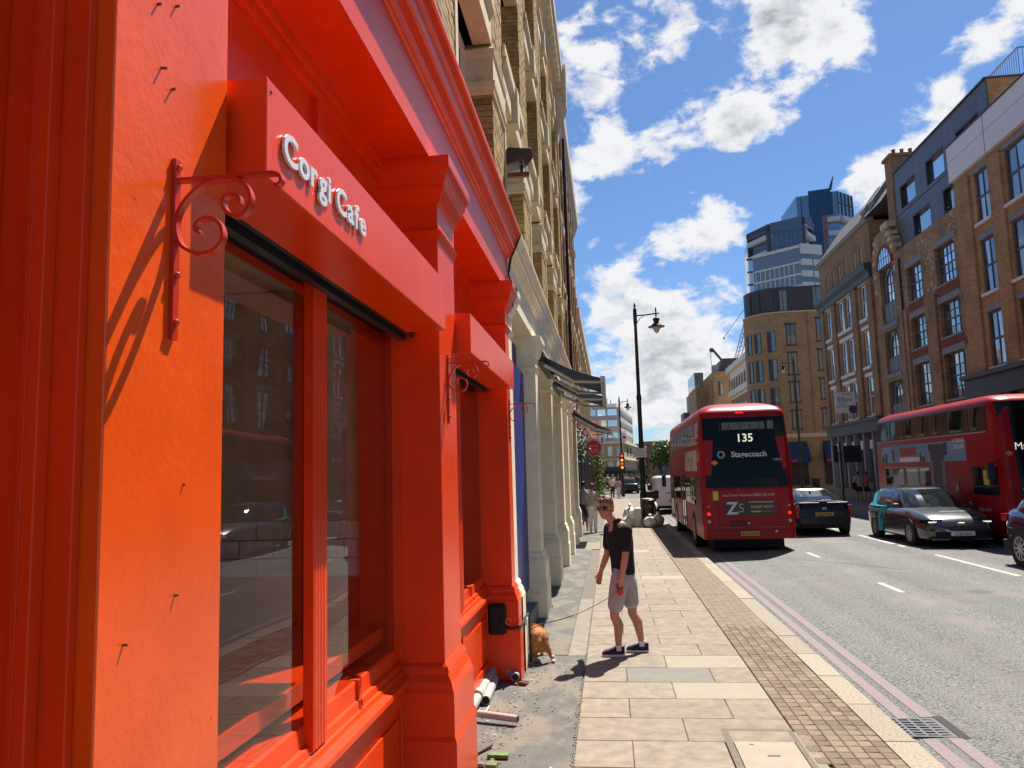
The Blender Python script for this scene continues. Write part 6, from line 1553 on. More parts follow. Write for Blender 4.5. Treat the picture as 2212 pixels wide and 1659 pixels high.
fuse('hair', hh, M_hair, man, .0075, 1)
sh = MB(); rings = []
for (f, l, u, rx, ry) in ((-.005, .0, .915, .168, .128), (-.005, 0, .97, .172, .130), (0, 0, 1.06, .168, .126), (.008, .0, 1.16, .172, .126), (.018, .005, 1.28, .185, .130), (.028, .01, 1.38, .192, .124), (.036, .014, 1.44, .172, .105), (.045, .018, 1.485, .115, .082), (.055, .02, 1.515, .066, .066)):
    a2 = (ax * (.45 + .55 * min(1, (u - .9) / .4)) + p.l * (.55 - .55 * min(1, (u - .9) / .4))).normalized(); rings.append(ering(p(f, l, u), a2, Vector((-a2.y, a2.x, 0)), rx, ry, 20, .85))
sh.loft(rings)
limb(sh, [SHN + Vector((0, 0, .0)), SHN.lerp(EN, .66)], [.072, .066], 12); limb(sh, [SHF, SHF.lerp(EF, .66)], [.070, .064], 12)
shirt = fuse('polo_shirt', sh, M_polo, man, .0075, 2)
cl = MB(); c0 = p(.062, .024, 1.505)
cr_ = [[tuple(c0 + ax * r_ * math.cos(t) + ay * r_ * math.sin(t) + Vector((0, 0, h))) for t in [2 * math.pi * q / 18 for q in range(18)]] for (r_, h) in ((.080, .0), (.070, .045), (.064, .047), (.068, .0))]
cl.loft(cr_, cap=False); obj('collar', cl, M_polo, man, smooth=True)
so = MB(); rings = []
for (f, u, rx, ry) in ((-.006, .99, .155, .118), (-.006, .93, .160, .128), (-.01, .86, .165, .138), (-.01, .80, .160, .138)): rings.append(ering(p(f, .0, u), p.l, p.f, rx, ry, 20, .8))
so.loft(rings)
for (hp, kn) in ((LH, LK), (RH, RK)):
    e_ = hp.lerp(kn, .80); limb(so, [hp - Vector((0, 0, .02)), hp.lerp(kn, .4), e_], [.108, .105, .094], 14)
fuse('shorts', so, M_shorts, man, .0085, 2)
up_, sole, sk2 = MB(), MB(), MB()
shoe(up_, sole, p(.085, .085, .03), p(.26, .10, .03)); obj('shoe', up_, M_shoe, man, smooth=True); obj('shoe_sole', sole, M_sole, man)
up_, sole = MB(), MB(); shoe(up_, sole, p(-.20, -.12, .03), p(-.02, -.13, .03)); obj('shoe', up_, M_shoe, man, smooth=True); obj('shoe_sole', sole, M_sole, man)
for an in (LA, RA):
    k2 = MB(); k2.tube([an - Vector((0, 0, .03)), an + Vector((0, 0, .03))], [.043, .041], 12); obj('sock', k2, M_sock, man, smooth=True)
la = MB()
for k in range(4): q = .045 + .028 * k; a = p(q + .06, .09, .088 - .011 * k); la.tube([a + p.l * .022, a - p.l * .022], .004, 5)
obj('laces', la, M_sole, man)
gl = MB()
for q in (-1, 1):
    pts = [(.105, q * .012, .035), (.102, q * .05, .036), (.092, q * .060, .018), (.095, q * .05, -.008), (.103, q * .022, -.010)]
    r0 = [tuple(H(*t_)) for t_ in pts]; r1 = [tuple(H(t_[0] + .007, t_[1], t_[2])) for t_ in pts]; gl.loft([r0, r1])
    gl.tube([H(.092, q * .062, .028), H(.03, q * .083, .022), H(-.02, q * .083, .015)], .0035, 5)
gl.tube([H(.108, -.014, .03), H(.108, .014, .03)], .004, 5)
obj('sunglasses', gl, M_carglass, man)
bl = MB(); bl.tube([p(-.0, .10, .935), p(.1, .10, .935)], .002, 4)
# retractable lead
hd_ = WN + Vector((-.012, -.004, -.10))
ld = thing('dog_lead', 'red retractable dog lead stretched between the man and the tan dog', 'lead', tuple(hd_))
b = MB(); b.lathe([(.02, -.018), (.036, -.014), (.038, 0), (.036, .014), (.02, .018)], (hd_.x - .012, hd_.y, hd_.z - .055), 16, 'y'); obj('reel', b, mat('lead_red', (.55, .012, .01), rough=.35), ld, smooth=True)
b = MB(); b.tube([hd_ + Vector((-.03, 0, -.025)), hd_ + Vector((-.045, 0, .02)), hd_ + Vector((-.01, 0, .045)), hd_ + Vector((.025, 0, .02)), hd_ + Vector((.012, 0, -.025))], .008, 7); obj('handle', b, M_black, ld, smooth=True)
NK = Vector((-.845, 9.16, .385))
b = MB(); st_ = hd_ + Vector((-.045, 0, -.06)); b.tube([st_.lerp(NK, t) - Vector((0, 0, .05 * math.sin(math.pi * t))) for t in rng(0, .58, 8)], .0042, 5); obj('cord', b, mat('lead_cord', (.40, .06, .06), rough=.7), ld)
b = MB(); b.tube([st_.lerp(NK, t) - Vector((0, 0, .05 * math.sin(math.pi * t))) for t in rng(.58, 1, 6)], .0055, 5); obj('strap', b, M_black, ld)

# ---- small tan dog sniffing the wall
M_fur = mat('tan_fur', (0.40, 0.165, 0.048), rough=.85, var=.35, vscale=22, bump=.8, bscale=90, dirt=((0.52, 0.31, 0.14), 9.0, .60, .6))
M_furw = mat('pale_fur', (0.60, 0.47, 0.33), rough=.85, var=.2, vscale=30, bump=.6, bscale=90)
dog = thing('dog', 'small tan dog seen from behind, sniffing by the doorstep with its head down', 'dog', (-.87, 9.05, 0))
d = MB()
def ball(mb, c, r): mb.ball(c, r, 14, 10)
ball(d, (-.865, 9.00, .245), (.098, .10, .105)); ball(d, (-.885, 9.10, .262), (.100, .13, .098)); ball(d, (-.915, 9.24, .258), (.098, .13, .094)); ball(d, (-.945, 9.36, .235), (.094, .10, .10))
ball(d, (-.885, 8.945, .20), (.06, .05, .09)); ball(d, (-.83, 8.955, .20), (.055, .05, .09))
limb(d, [(-.965, 9.40, .25), (-1.01, 9.46, .17), (-1.03, 9.44, .125)], [.072, .06, .055], 12)
ball(d, (-1.035, 9.42, .115), (.058, .065, .052)); limb(d, [(-1.04, 9.38, .10), (-1.045, 9.31, .082)], [.036, .026], 10)
limb(d, [(-.905, 8.98, .20), (-.925, 8.955, .125), (-.915, 9.01, .07), (-.918, 8.985, .018)], [.062, .038, .022, .024], 10); ball(d, (-.918, 8.965, .018), (.026, .036, .018))
limb(d, [(-.815, 9.0, .20), (-.775, 8.985, .135), (-.755, 9.03, .085), (-.722, 9.01, .02)], [.062, .038, .022, .022], 10); ball(d, (-.716, 8.99, .018), (.025, .036, .018))
limb(d, [(-.985, 9.36, .19), (-.985, 9.345, .10), (-.985, 9.33, .02)], [.046, .028, .024], 10); limb(d, [(-.90, 9.38, .19), (-.885, 9.37, .10), (-.875, 9.36, .02)], [.046, .028, .024], 10)
for (x, y) in ((-.985, 9.315), (-.875, 9.345)): ball(d, (x, y, .018), (.025, .034, .018))
limb(d, [(-.862, 8.935, .27), (-.862, 8.90, .235), (-.865, 8.892, .19)], [.036, .03, .014], 8)
for q in (-1, 1): limb(d, [(-1.03 + q * .045, 9.45, .15), (-1.045 + q * .06, 9.47, .20)], [.026, .008], 8)
fuse('body', d, M_fur, dog, .0075, 2)
b = MB(); b.ball((-1.047, 9.283, .082), (.013, .012, .011), 8, 6); obj('nose', b, M_black, dog, smooth=True)
b = MB(); limb(b, [(-.722, 9.01, .05), (-.719, 9.0, .018)], [.0245, .0255], 8); b.ball((-.716, 8.987, .017), (.0265, .037, .018), 10, 6); obj('pale_paw', b, M_furw, dog, smooth=True)
fr_ = MB(); rs = random.Random(6)                       # tufts breaking the outline
for k in range(2600):
    t = rs.random(); c = Vector((-.865, 9.0, .245)).lerp(Vector((-.93, 9.32, .255)), t); u_ = rs.uniform(-1.9, 1.9) ; v_ = rs.uniform(-1, 1)
    nrm = Vector((math.sin(u_), v_ * (1 if t < .25 else .2) * (-1 if t < .25 else 1), math.cos(u_))).normalized(); r_ = .097
    a = c + nrm * r_; s_ = Vector((nrm.z, 0, -nrm.x)).normalized() * .004; tip = a + nrm * rs.uniform(.008, .020) + Vector((0, -.018, -.012))
    fr_.add([tuple(a - s_), tuple(a + s_), tuple(tip)], [(0, 1, 2)])
obj('fur_tufts', fr_, M_fur, dog, kind='stuff')
b = MB(); b.tube([(-.965 + .082 * math.cos(t), 9.36 + .03 * math.sin(t), .262 + .082 * math.sin(t)) for t in [2 * math.pi * q / 14 for q in range(15)]], .007, 5); b.tube([NK, (-.90, 9.30, .352)], .006, 5); obj('collar', b, mat('collar', (.35, .10, .05), rough=.6), dog)

# ---- other passers by
def passer(loc, fwd, label, top, bottom, k=1.0, shorts=True, stride=.22, hair=M_hairdk, bend=0.0, arm=.1, vox=.016, skirt=False, group='people on the pavements', skin_=M_skin2, bag=None):
    t = thing('person', label, 'person', loc, group); q = Pose(loc, fwd)
    P = lambda f, l, u: q(f * k, l * k, u * k)
    s_ = MB(); lf, rf = stride / 2, -stride / 2
    for (sg_, f) in ((1, lf), (-1, rf)):
        limb(s_, [P(0, sg_ * .09, .92), P(f * .6 + .02, sg_ * .09, .5), P(f * .95, sg_ * .09, .32), P(f, sg_ * .09, .08)], [.085, .055, .055, .036], 8, 3)
        limb(s_, [P(f - .03, sg_ * .09, .045), P(f + .14, sg_ * .10, .035)], [.042, .034], 8, 2)
    bf = bend
    for sg_, f in ((1, -arm), (-1, arm)):
        limb(s_, [P(bf, sg_ * .19, 1.42 - bf * .3), P(bf + f * .5, sg_ * .235, 1.12 - bf * .2), P(bf + f + .06, sg_ * .22, .88)], [.05, .038, .03], 8, 3)
        limb(s_, [P(bf + f + .06, sg_ * .22, .88), P(bf + f + .09, sg_ * .215, .79)], [.034, .02], 6, 2)
    hc_ = P(bf * 1.5 + .03, 0, 1.64 - bf * .35); limb(s_, [P(bf, 0, 1.46 - bf * .3), hc_], [.055, .05], 8, 2)
    s_.ball(P(bf * .5, 0, 1.2), .11 * k, 8, 6); s_.ball(P(0, 0, .98), .11 * k, 8, 6)
    h_, hr, H_ = head_parts(hc_, q.f, k); s_.add(h_.v, h_.f)
    fuse('body', s_, skin_, t, vox, 2); fuse('hair', hr, hair, t, vox * .9, 1)
    c = MB(); rings = [ering(P(bf * max(0, (u - .95)) * 2, 0, u - bf * .3 * max(0, (u - .95)) * 2), q.l, q.f, rx * k, ry * k, 14, .85) for (u, rx, ry) in ((.90, .165, .125), (1.05, .155, .12), (1.25, .175, .125), (1.38, .185, .115), (1.46, .11, .08), (1.49, .06, .06))]
    c.loft(rings)
    for sg_, f in ((1, -arm), (-1, arm)): limb(c, [P(bf, sg_ * .18, 1.41 - bf * .3), P(bf + f * .33, sg_ * .225, 1.2 - bf * .2)], [.066, .058], 8, 3)
    fuse('top', c, top, t, vox * .9, 1)
    c = MB(); rings = [ering(P(0, 0, u), q.l, q.f, rx * k, ry * k, 14, .85) for (u, rx, ry) in ((1.0, .155, .115), (.9, .168, .13), (.8, .165, .135))]; c.loft(rings)
    if skirt: c.loft([ering(P(0, 0, u), q.l, q.f, rx * k, ry * k, 14) for (u, rx, ry) in ((.9, .17, .13), (.66, .20, .17))])
    else:
        for (sg_, f) in ((1, lf), (-1, rf)):
            pts = [P(0, sg_ * .085, .88), P(f * .6 + .02, sg_ * .09, .52)] + ([] if shorts else [P(f * .95, sg_ * .09, .3), P(f, sg_ * .09, .09)])
            limb(c, pts, [.105, .085] if shorts else [.105, .078, .07, .062], 10, 3)
    fuse('shorts' if shorts and not skirt else 'skirt' if skirt else 'trousers', c, bottom, t, vox * .9, 1)
    if bag:
        b_ = MB(); c0 = P(-.12, bag[1] * .16, .98); b_.loft([ering(P(-.10, bag[1] * .2, u), q.l, q.f, .13 * k, .05 * k, 10, .5) for u in (.78, .82, 1.12, 1.15)]); obj('bag', b_, bag[0], t)
        b_ = MB(); b_.tube([P(-.1, bag[1] * .2, 1.12), P(-.13, bag[1] * .05, 1.45), P(.02, -bag[1] * .1, 1.47)], .012, 5); obj('bag_strap', b_, bag[0], t)
    return t
def stripe_mat():
    m = mat('striped_cloth', (0.5, 0.47, 0.45), rough=.9); nt = m.node_tree; w = nt.nodes.new('ShaderNodeTexWave'); w.inputs['Scale'].default_value = 7; w.inputs['Distortion'].default_value = 1.5
    g_ = nt.nodes.new('ShaderNodeNewGeometry'); nt.links.new(g_.outputs['Position'], w.inputs[0]); r_ = nt.nodes.new('ShaderNodeValToRGB'); r_.color_ramp.interpolation = 'CONSTANT'
    r_.color_ramp.elements[0].color = (.04, .025, .03, 1); r_.color_ramp.elements[1].position = .45; r_.color_ramp.elements[1].color = (.55, .5, .48, 1)
    nt.links.new(w.outputs['Color'], r_.inputs[0]); nt.links.new(r_.outputs[0], nt.nodes['Principled BSDF'].inputs['Base Color']); return m
cl_ = lambda n, c: mat(n, c, rough=.9, var=.1)
C_wh, C_gr, C_dk, C_nv, C_be, C_bk = cl_('cloth_white', (.62, .61, .60)), cl_('cloth_grey', (.27, .28, .28)), cl_('cloth_dark', (.03, .03, .035)), cl_('cloth_navy', (.03, .04, .08)), cl_('cloth_beige', (.42, .34, .25)), cl_('cloth_black', (.014, .014, .015))
passer((-.66, 27.9, 0), (.15, 1), 'woman in striped top and white trousers with a straw bag by the pillars', stripe_mat(), C_wh, .96, False, .06, mat('hair_auburn', (.10, .03, .015), rough=.6), arm=.05, bag=(C_be, -1))
passer((-1.00, 28.9, 0), (-.1, 1), 'man in grey t-shirt and dark shorts half hidden by the last cream pillar', C_gr, C_nv, 1.0, True, .3, arm=.15)
passer((.13, 62.4, 0), (0, -1), 'person in white shirt and dark trousers walking far along the pavement', C_wh, C_dk, 1.0, False, .3, vox=.022)
passer((.62, 63.5, -.1), (.2, 1), 'person in pale shorts just beside the far person in white', C_be, C_wh, .96, True, .25, vox=.022)
passer((13.3, 44.4, 0), (.3, 1), 'woman in beige top and black skirt with dark strap walking on the far pavement', C_be, C_bk, .98, True, .2, bag=(C_bk, 1), skirt=True)
passer((14.0, 45.2, 0), (.1, 1), 'woman in rust top with tan bag next to her friend on the far pavement', cl_('cloth_rust', (.30, .14, .08)), C_bk, .96, True, .25, bag=(C_be, -1), skirt=True)
rs = random.Random(42); cols = [C_wh, C_gr, C_dk, C_nv, C_be, cl_('cloth_red', (.35, .03, .03)), C_bk, cl_('cloth_orange', (.5, .15, .04))]
proto = []
for k in range(5):
    i0 = len(bpy.data.objects)
    proto.append(passer((-.9 + k * .6, 84 + k * 1.3, 0), (rs.uniform(-1, 1), rs.choice((-1, 1))), ['tiny figure in grey top among the crowd outside the cream corner building', 'tiny figure in beige top among the crowd outside the cream corner building', 'tiny figure in orange top among the crowd outside the cream corner building', 'tiny figure in dark top among the crowd outside the cream corner building', 'tiny figure in red top among the crowd outside the cream corner building'][k], cols[(k * 3 + 1) % 8], cols[(k * 5 + 2) % 8], rs.uniform(.95, 1.05), k % 2 == 0, .25, vox=.03, group='crowd outside the corner building'))
for k in range(22):
    c = copy_tree(proto[k % 5]); c.location = (rs.uniform(-2.4, 3.6), rs.uniform(80, 97), -.02); c.rotation_euler = (0, 0, rs.uniform(0, 6.28))
for k in range(10):
    c = copy_tree(proto[(k * 2) % 5]); c.location = (rs.uniform(4.5, 9.5), rs.uniform(104, 122), -.02); c.rotation_euler = (0, 0, rs.uniform(0, 6.28))
    c['label'] = c['label'].replace('among the crowd outside the cream corner building', 'crossing the road before the far brick shop'); c['group'] = 'people crossing far down the street'
# ------------------------------------------------------------------ street furniture and small things
M_lampglass = mat('lamp_glass', (0.55, 0.56, 0.55), rough=.15, spec=.6)
def lamp_post(x, y, h, arm, label, sgn=None, r=.075):
    t = thing('lamp_post', label, 'street lamp', (x, y, 0), 'tall black street lamps with hanging lanterns')
    b = MB(); b.lathe([(r * 2.4, 0), (r * 2.4, .12), (r * 2.0, .2), (r * 1.9, 1.2), (r * 1.45, 1.32), (r * 1.3, 1.5), (r * 1.15, h * .55), (r * 1.35, h * .555), (r * 1.35, h * .57), (r * 1.0, h * .58), (r * .8, h - .9), (r, h - .88), (r, h - .3), (r * .6, h - .24), (r * .3, h - .2), (r * .7, h - .13), (r * .3, h - .06), (.008, h)], (x, y, 0), 14); obj('column', b, M_black, t, smooth=True)
    za = h - .55; b = MB(); s_ = 1 if arm > 0 else -1
    b.tube([(x, y, za), (x + arm * .55, y, za + .02), (x + arm, y, za + .06), (x + arm + .12 * s_, y, za + .06)], .028, 6)
    b.tube([(x + .02 * s_, y, za - .35), (x + arm * .22, y, za - .12), (x + arm * .42, y, za - .02)], .016, 5); obj('arm', b, M_black, t)
    c = (x + arm, y, za); b = MB()
    b.lathe([(.012, .32), (.035, .2), (.02, .1), (.035, 0), (.02, -.10), (.13, -.15), (.14, -.18), (.10, -.30), (.12, -.34), (.19, -.39), (.22, -.44), (.33, -.47), (.33, -.50), (.17, -.50)][::-1], c, 16); ln = obj('lantern', b, M_black, t, smooth=True)
    b = MB(); b.lathe([(.01, -.76), (.08, -.70), (.14, -.58), (.165, -.502)], c, 14); obj('glass_bowl', b, M_lampglass, ln, smooth=True)
    return t
l1 = lamp_post(1.27, 31.2, 8.85, .83, 'tall black street lamp by the litter bin, its lantern hanging over the road')
b = MB(); b.box(.93, 1.47, 31.08, 31.11, 2.62, 2.98); pl_ = tag(obj('street_notice', b, M_plateW), 'white rectangular notice fixed to the near lamp post', 'sign')
for i, (s_, z, sz) in enumerate((('POLICE', 2.885, .07), ('NOTICE TO STOP', 2.785, .06), ('20 AUG - 4 SEPT', 2.685, .055))): text('lettering', s_, sz, (1.2, 31.077, z), '-y', M_blackm, pl_)
l2 = lamp_post(1.02, 66, 8.45, .70, 'slender black lamp post at the far crossing with a red traffic light', r=.07)
tl = thing('traffic_light', 'traffic signal showing red and amber on the far lamp post', 'traffic light', (1.04, 65.75, 2.2))
b = MB(); b.box(.84, 1.24, 65.65, 65.85, 2.25, 3.6); hs_ = obj('signal_box', b, M_black, tl, bevel=.03)
for (z, m) in ((3.38, mat('signal_red', (.6, .02, .01), emit=((1, .10, .04), .6))), (3.02, mat('signal_amber', (.6, .3, .02), emit=((1, .55, .08), .55))), (2.72, mat('signal_red', (.6, .02, .01), emit=((1, .10, .04), .6))), (2.42, mat('signal_amber', (.6, .3, .02), emit=((1, .55, .08), .55)))):
    b = MB(); b.lathe([(.11, 0), (.09, -.03)], (1.04, 65.65, z), 12, 'y'); obj('lens', b, m, hs_)
b = MB(); b.box(.86, 1.16, 65.7, 66.2, .2, 1.0); obj('control_box', b, M_black, tl)
lamp_post(14.5, 62, 10.6, -.82, 'black lamp post on the right in front of the curved brick block')
for (x, y, lab) in ((11.82, 42, 'backs of black traffic signals on a pole left of the far bus'),):
    t = thing('signal_pole', lab, 'traffic light', (x, y, 0))
    b = MB(); b.tube([(x, y, 0), (x, y, 3.3)], .055, 8); obj('pole', b, M_black, t)
    b = MB(); b.box(x + .12, x + 1.0, y - .12, y + .1, 2.22, 3.08); obj('backing_board', b, M_black, t, bevel=.02)
    b = MB(); b.box(x - .38, x - .12, y - .1, y + .15, 2.25, 3.1); obj('signal_head', b, M_black, t, bevel=.03)
    b = MB(); b.box(x - .41, x - .381, y - .1, y + .15, 2.3, 3.05); obj('visor_rim', b, M_lintel, t)
    b = MB(); b.tube([(x - .3, y, 2.7), (x + .3, y, 2.7)], .03, 6); obj('bracket', b, M_black, t)
def bin_(x, y, label, r=.24, h=1.02):
    t = thing('litter_bin', label, 'bin', (x, y, 0), 'round black litter bins')
    b = MB(); b.lathe([(r * .95, 0), (r, .05), (r, h - .14), (r * 1.08, h - .12), (r * 1.1, h - .03), (r * .9, h)], (x, y, 0), 18); obj('bin_body', b, M_black, t, smooth=True)
    b = MB(); b.lathe([(r * .9, 0), (r * .95, .02), (r * .4, .035)], (x, y, h), 18); obj('lid', b, mat('bin_lid', (.40, .36, .30), rough=.5, metal=.4), t, smooth=True)
    b = MB(); b.box(x - .14, x + .14, y - r - .012, y - r + .05, h - .34, h - .2); obj('bin_slot', b, M_rust, t)
bin_(1.38, 30.4, 'round black litter bin at the foot of the near lamp post among rubbish sacks')
bin_(16.2, 66 - 1.2, 'round black litter bin on the far pavement by the curved brick block', .3, 1.1)
M_sack = mat('pale_sack', (.66, .62, .55), rough=.5, var=.2, vscale=7, bump=.9, bscale=9)
M_sack2 = mat('clear_sack', (.50, .45, .37), rough=.35, var=.35, vscale=9, bump=.9, bscale=10)
def sack(x, y, rx, h, label, m, seed):
    rs_ = random.Random(seed); b = MB(); b.ball((x, y, h * .48), (rx, rx * .9, h * .5), 22, 16)
    out = []
    for vx, vy, vz in b.v:
        n_ = noise.noise(Vector((vx * 7 + seed, vy * 7, vz * 9))) * .16 + noise.noise(Vector((vx * 19, vy * 19 + seed, vz * 6))) * .07
        k = 1 + n_; zz = max(0.0, vz * (1 + n_ * .5)); out.append((x + (vx - x) * k * (1.08 if vz < h * .3 else 1), y + (vy - y) * k, zz))
    b.v = out; b.lathe([(.05, h * .86), (.03, h * .98), (.07, h * 1.14), (.02, h * 1.18)], (x, y, 0), 9)
    tag(obj('rubbish_sack', b, m, smooth=True), label, 'sack', 'rubbish sacks round the lamp post')
sack(1.42, 29.75, .25, .42, 'pale tied rubbish sack in front of the litter bin', M_sack, 1)
sack(1.74, 30.3, .22, .46, 'brownish clear rubbish sack on the road side of the litter bin', M_sack2, 2)
sack(.62, 30.1, .27, .40, 'white rubbish sack nearest the shops, left of the upright flattened sack', M_sack, 3)
sack(.70, 30.75, .28, .72, 'tall white sack behind the others on the left of the lamp post', M_sack, 4)
sack(.50, 31.1, .2, .32, 'small pale sack farthest left in the rubbish heap', M_sack, 6)
b = MB(); b.loft([[(.84, 30.0, 0), (1.10, 30.0, 0), (1.10, 30.35, 0), (.84, 30.35, 0)], [(.84, 30.0, .66), (1.12, 30.02, .68), (1.12, 30.35, .68), (.84, 30.35, .66)], [(.88, 30.05, .72), (1.08, 30.06, .74), (1.08, 30.3, .74), (.88, 30.3, .72)]])
b2 = obj('rubbish_sack', b, M_sack, bevel=.05); tag(b2, 'upright boxy white bag of rubbish leaning by the near lamp post', 'sack', 'rubbish sacks round the lamp post')
# motorcycles with their riders' boxes beside the van
def moto(x, y, label, m):
    t = thing('motorcycle', label, 'motorcycle', (x, y, -.1), 'motorcycles standing by the kerb')
    for dy in (0, 1.3):
        b = MB(); tor = [(x, y + dy + .27 * math.cos(a), .20 + .27 * math.sin(a)) for a in [2 * math.pi * k / 16 for k in range(17)]]; b.tube(tor, .055, 7); obj('wheel', b, M_rubber, t)
        b = MB(); b.lathe([(.18, -.03), (.18, .03)], (x, y + dy, .2), 12, 'x'); obj('hub', b, M_steel, t)
    b = MB(); b.tube([(x, y + .1, .35), (x, y + .5, .42), (x, y + .95, .55), (x, y + 1.2, .8)], [.12, .17, .15, .06], 9); b.tube([(x, y + 1.3, .22), (x, y + 1.15, .85), (x, y + 1.05, .98)], .035, 6); obj('frame', b, m, t)
    b = MB(); b.tube([(x, y - .05, .72), (x, y + .35, .74), (x, y + .55, .70)], [.10, .13, .09], 9); obj('seat', b, M_blackm, t)
    b = MB(); b.tube([(x - .36, y + .95, 1.02), (x, y + 1.05, 1.0), (x + .36, y + .95, 1.02)], .018, 6); b.tube([(x - .3, y + .97, 1.02), (x - .38, y + 1.0, 1.22)], .01, 5); b.box(x - .46, x - .33, y + .98, y + 1.01, 1.2, 1.3); obj('handlebar', b, M_black, t)
    b = MB(); b.box(x - .2, x + .2, y - .35, y + .02, .78, 1.18); obj('top_box', b, M_blackm, t, bevel=.03)
moto(1.72, 35.6, 'black motorcycle with top box parked behind the litter bin', M_black)
moto(2.02, 37.6, 'motorcycle with pale fairing next to the white van', M_van)

# wall flood light, cables, weeds and junction box on the red front
fl = thing('flood_light', 'black flood light on a rusty arm above the red cornice', 'lamp', (-1.3, 10, 6.1))
b = MB(); b.box(-1.35, -.90, 9.97, 10.03, 6.06, 6.12); obj('arm', b, M_rust, fl)
b = MB(); b.box(-1.02, -.98, 9.97, 10.03, 6.12, 6.22); b.loft([[(-1.20, 9.86, 6.19), (-.96, 9.86, 6.25), (-.96, 10.14, 6.25), (-1.20, 10.14, 6.19)], [(-1.22, 9.82, 6.36), (-.90, 9.82, 6.34), (-.90, 10.18, 6.34), (-1.22, 10.18, 6.36)], [(-1.15, 9.84, 6.42), (-.86, 9.84, 6.38), (-.86, 10.16, 6.38), (-1.15, 10.16, 6.42)]]); obj('lamp_head', b, M_black, fl)
cb = MB(); cb.tube([(-1.22, 10, 6.2), (-1.3, 9.8, 6.0), (-1.25, 9.5, 5.6), (-1.22, 9.3, 5.1), (-1.0, 9.05, 4.98), (-.93, 8.92, 4.93), (-1.0, 8.9, 4.75), (-1.07, 8.92, 4.62), (-1.09, 8.915, 4.45), (-1.05, 8.90, 4.3), (-1.07, 8.9, 4.15)], .012, 6); cb.tube([(-.93, 8.94, 4.95), (-.99, 8.93, 4.80), (-1.05, 8.93, 4.66), (-1.08, 8.93, 4.5)], .009, 5)
tag(obj('cable', cb, M_black), 'black cables looped round the end of the red cornice', 'cable')
jb = thing('junction_box', 'black burnt junction box at the foot of the party pilaster by the second window', 'box', (-1.2, 8.28, .6))
b = MB(); b.box(-1.315, -1.13, 8.16, 8.298, .46, .77); obj('box', b, M_blackm, jb, bevel=.03)
b = MB(); b.tube([(-1.14, 8.2, .55), (-1.08, 8.18, .52), (-.985, 8.19, .54), (-.972, 8.3, .56), (-.968, 8.6, .57), (-.970, 8.84, .56), (-.965, 8.90, .50), (-.965, 8.92, .02)], .014, 6); obj('cable', b, M_black, jb)
b = MB(); b.tube([(-1.10 + .03 * math.cos(t), 8.15, .60 + .03 * math.sin(t)) for t in [q * .5 for q in range(11)]], .004, 5); obj('loose_wire', b, M_steel, jb)
wd = thing('weed', 'small yellow green weed growing out of the ledge over the red cornice', 'plant', (-1.2, 9.9, 5.0))
rs = random.Random(8); b = MB()
for k in range(26):
    c = Vector((-1.15 + rs.uniform(-.08, .12), 9.35 + rs.uniform(-.2, .2), 5.02)); tip = c + Vector((rs.uniform(-.08, .18), rs.uniform(-.15, .1), rs.uniform(.08, .34))); m_ = c.lerp(tip, .6) + Vector((0, 0, .03)); s_ = Vector((rs.uniform(-1, 1), rs.uniform(-1, 1), .2)).normalized() * .02
    b.add([tuple(c), tuple(m_ + s_), tuple(tip), tuple(m_ - s_)], [(0, 1, 2, 3)])
obj('leaves', b, mat('weed_leaf', (.24, .22, .03), rough=.6), wd)

# pipes and rubble along the foot of the shop
def pipe(pts, r, label, open_end=True):
    t = thing('pipe', label, 'pipe', tuple(pts[0]), 'plastic pipe offcuts along the shop front'); b = MB(); b.tube(pts, r, 14); obj('tube', b, M_pipe, t, smooth=True)
    a, c = Vector(pts[-1]), Vector(pts[-2]); dd = (a - c).normalized(); b = MB(); b.tube([a - dd * .001, a + dd * .002], r * .82, 12); obj('bore', b, M_blackm, t)
    return t
t = pipe([(-1.285, 8.95, .085), (-1.30, 7.9, .07), (-1.305, 7.25, .06), (-1.31, 6.3, .05)], .048, 'long grey pipe with jointed collars lying against the shop wall')
for y in (8.45, 8.3, 7.45): b = MB(); b.tube([(-1.293 - (8.95 - y) * .008, y, .077), (-1.294 - (8.95 - y) * .008, y - .09, .075)], .057, 14); obj('collar', b, M_pipe, t, smooth=True)
pipe([(-1.25, 8.1, .04), (-1.225, 7.36, .04)], .042, 'short pale pipe with rusty open end beside the long pipe')
pipe([(-1.27, 8.32, .075), (-1.09, 8.23, .07), (-1.05, 8.20, .065), (-1.04, 8.10, .06)], .042, 'grey elbow pipe with its open end towards us')
pipe([(-1.22, 6.90, .06), (-.86, 6.79, .05)], .030, 'grey pipe offcut lying across the pavement edge')
def scrap(nm, lab, cat, pts, m, h):
    b = MB(); b.loft([[(x, y, z0) for x, y, z0 in pts], [(x, y, z0 + h) for x, y, z0 in pts]]); tag(obj(nm, b, m, bevel=.003), lab, cat, 'scraps on the ground by the shop')
scrap('green_block', 'mossy green painted block lying on the old asphalt', 'block', [(-1.0, 6.01, 0), (-.84, 6.0, 0), (-.845, 6.09, 0), (-.99, 6.095, 0)], mat('moss_green', (.12, .17, .06), rough=.8, var=.4, vscale=25), .028)
scrap('green_stone', 'broken green stone nearest the camera at the shop foot', 'stone', [(-.98, 5.78, 0), (-.90, 5.77, 0), (-.89, 5.84, 0), (-.95, 5.88, 0)], mat('moss_green', (.12, .17, .06)), .04)
scrap('wood_strip', 'thin pale strip of wood pointing to the wall', 'wood', [(-1.20, 6.98, 0), (-1.185, 6.97, 0), (-1.165, 7.23, .02), (-1.18, 7.24, .02)], mat('pale_wood', (.48, .44, .36), rough=.8), .012)
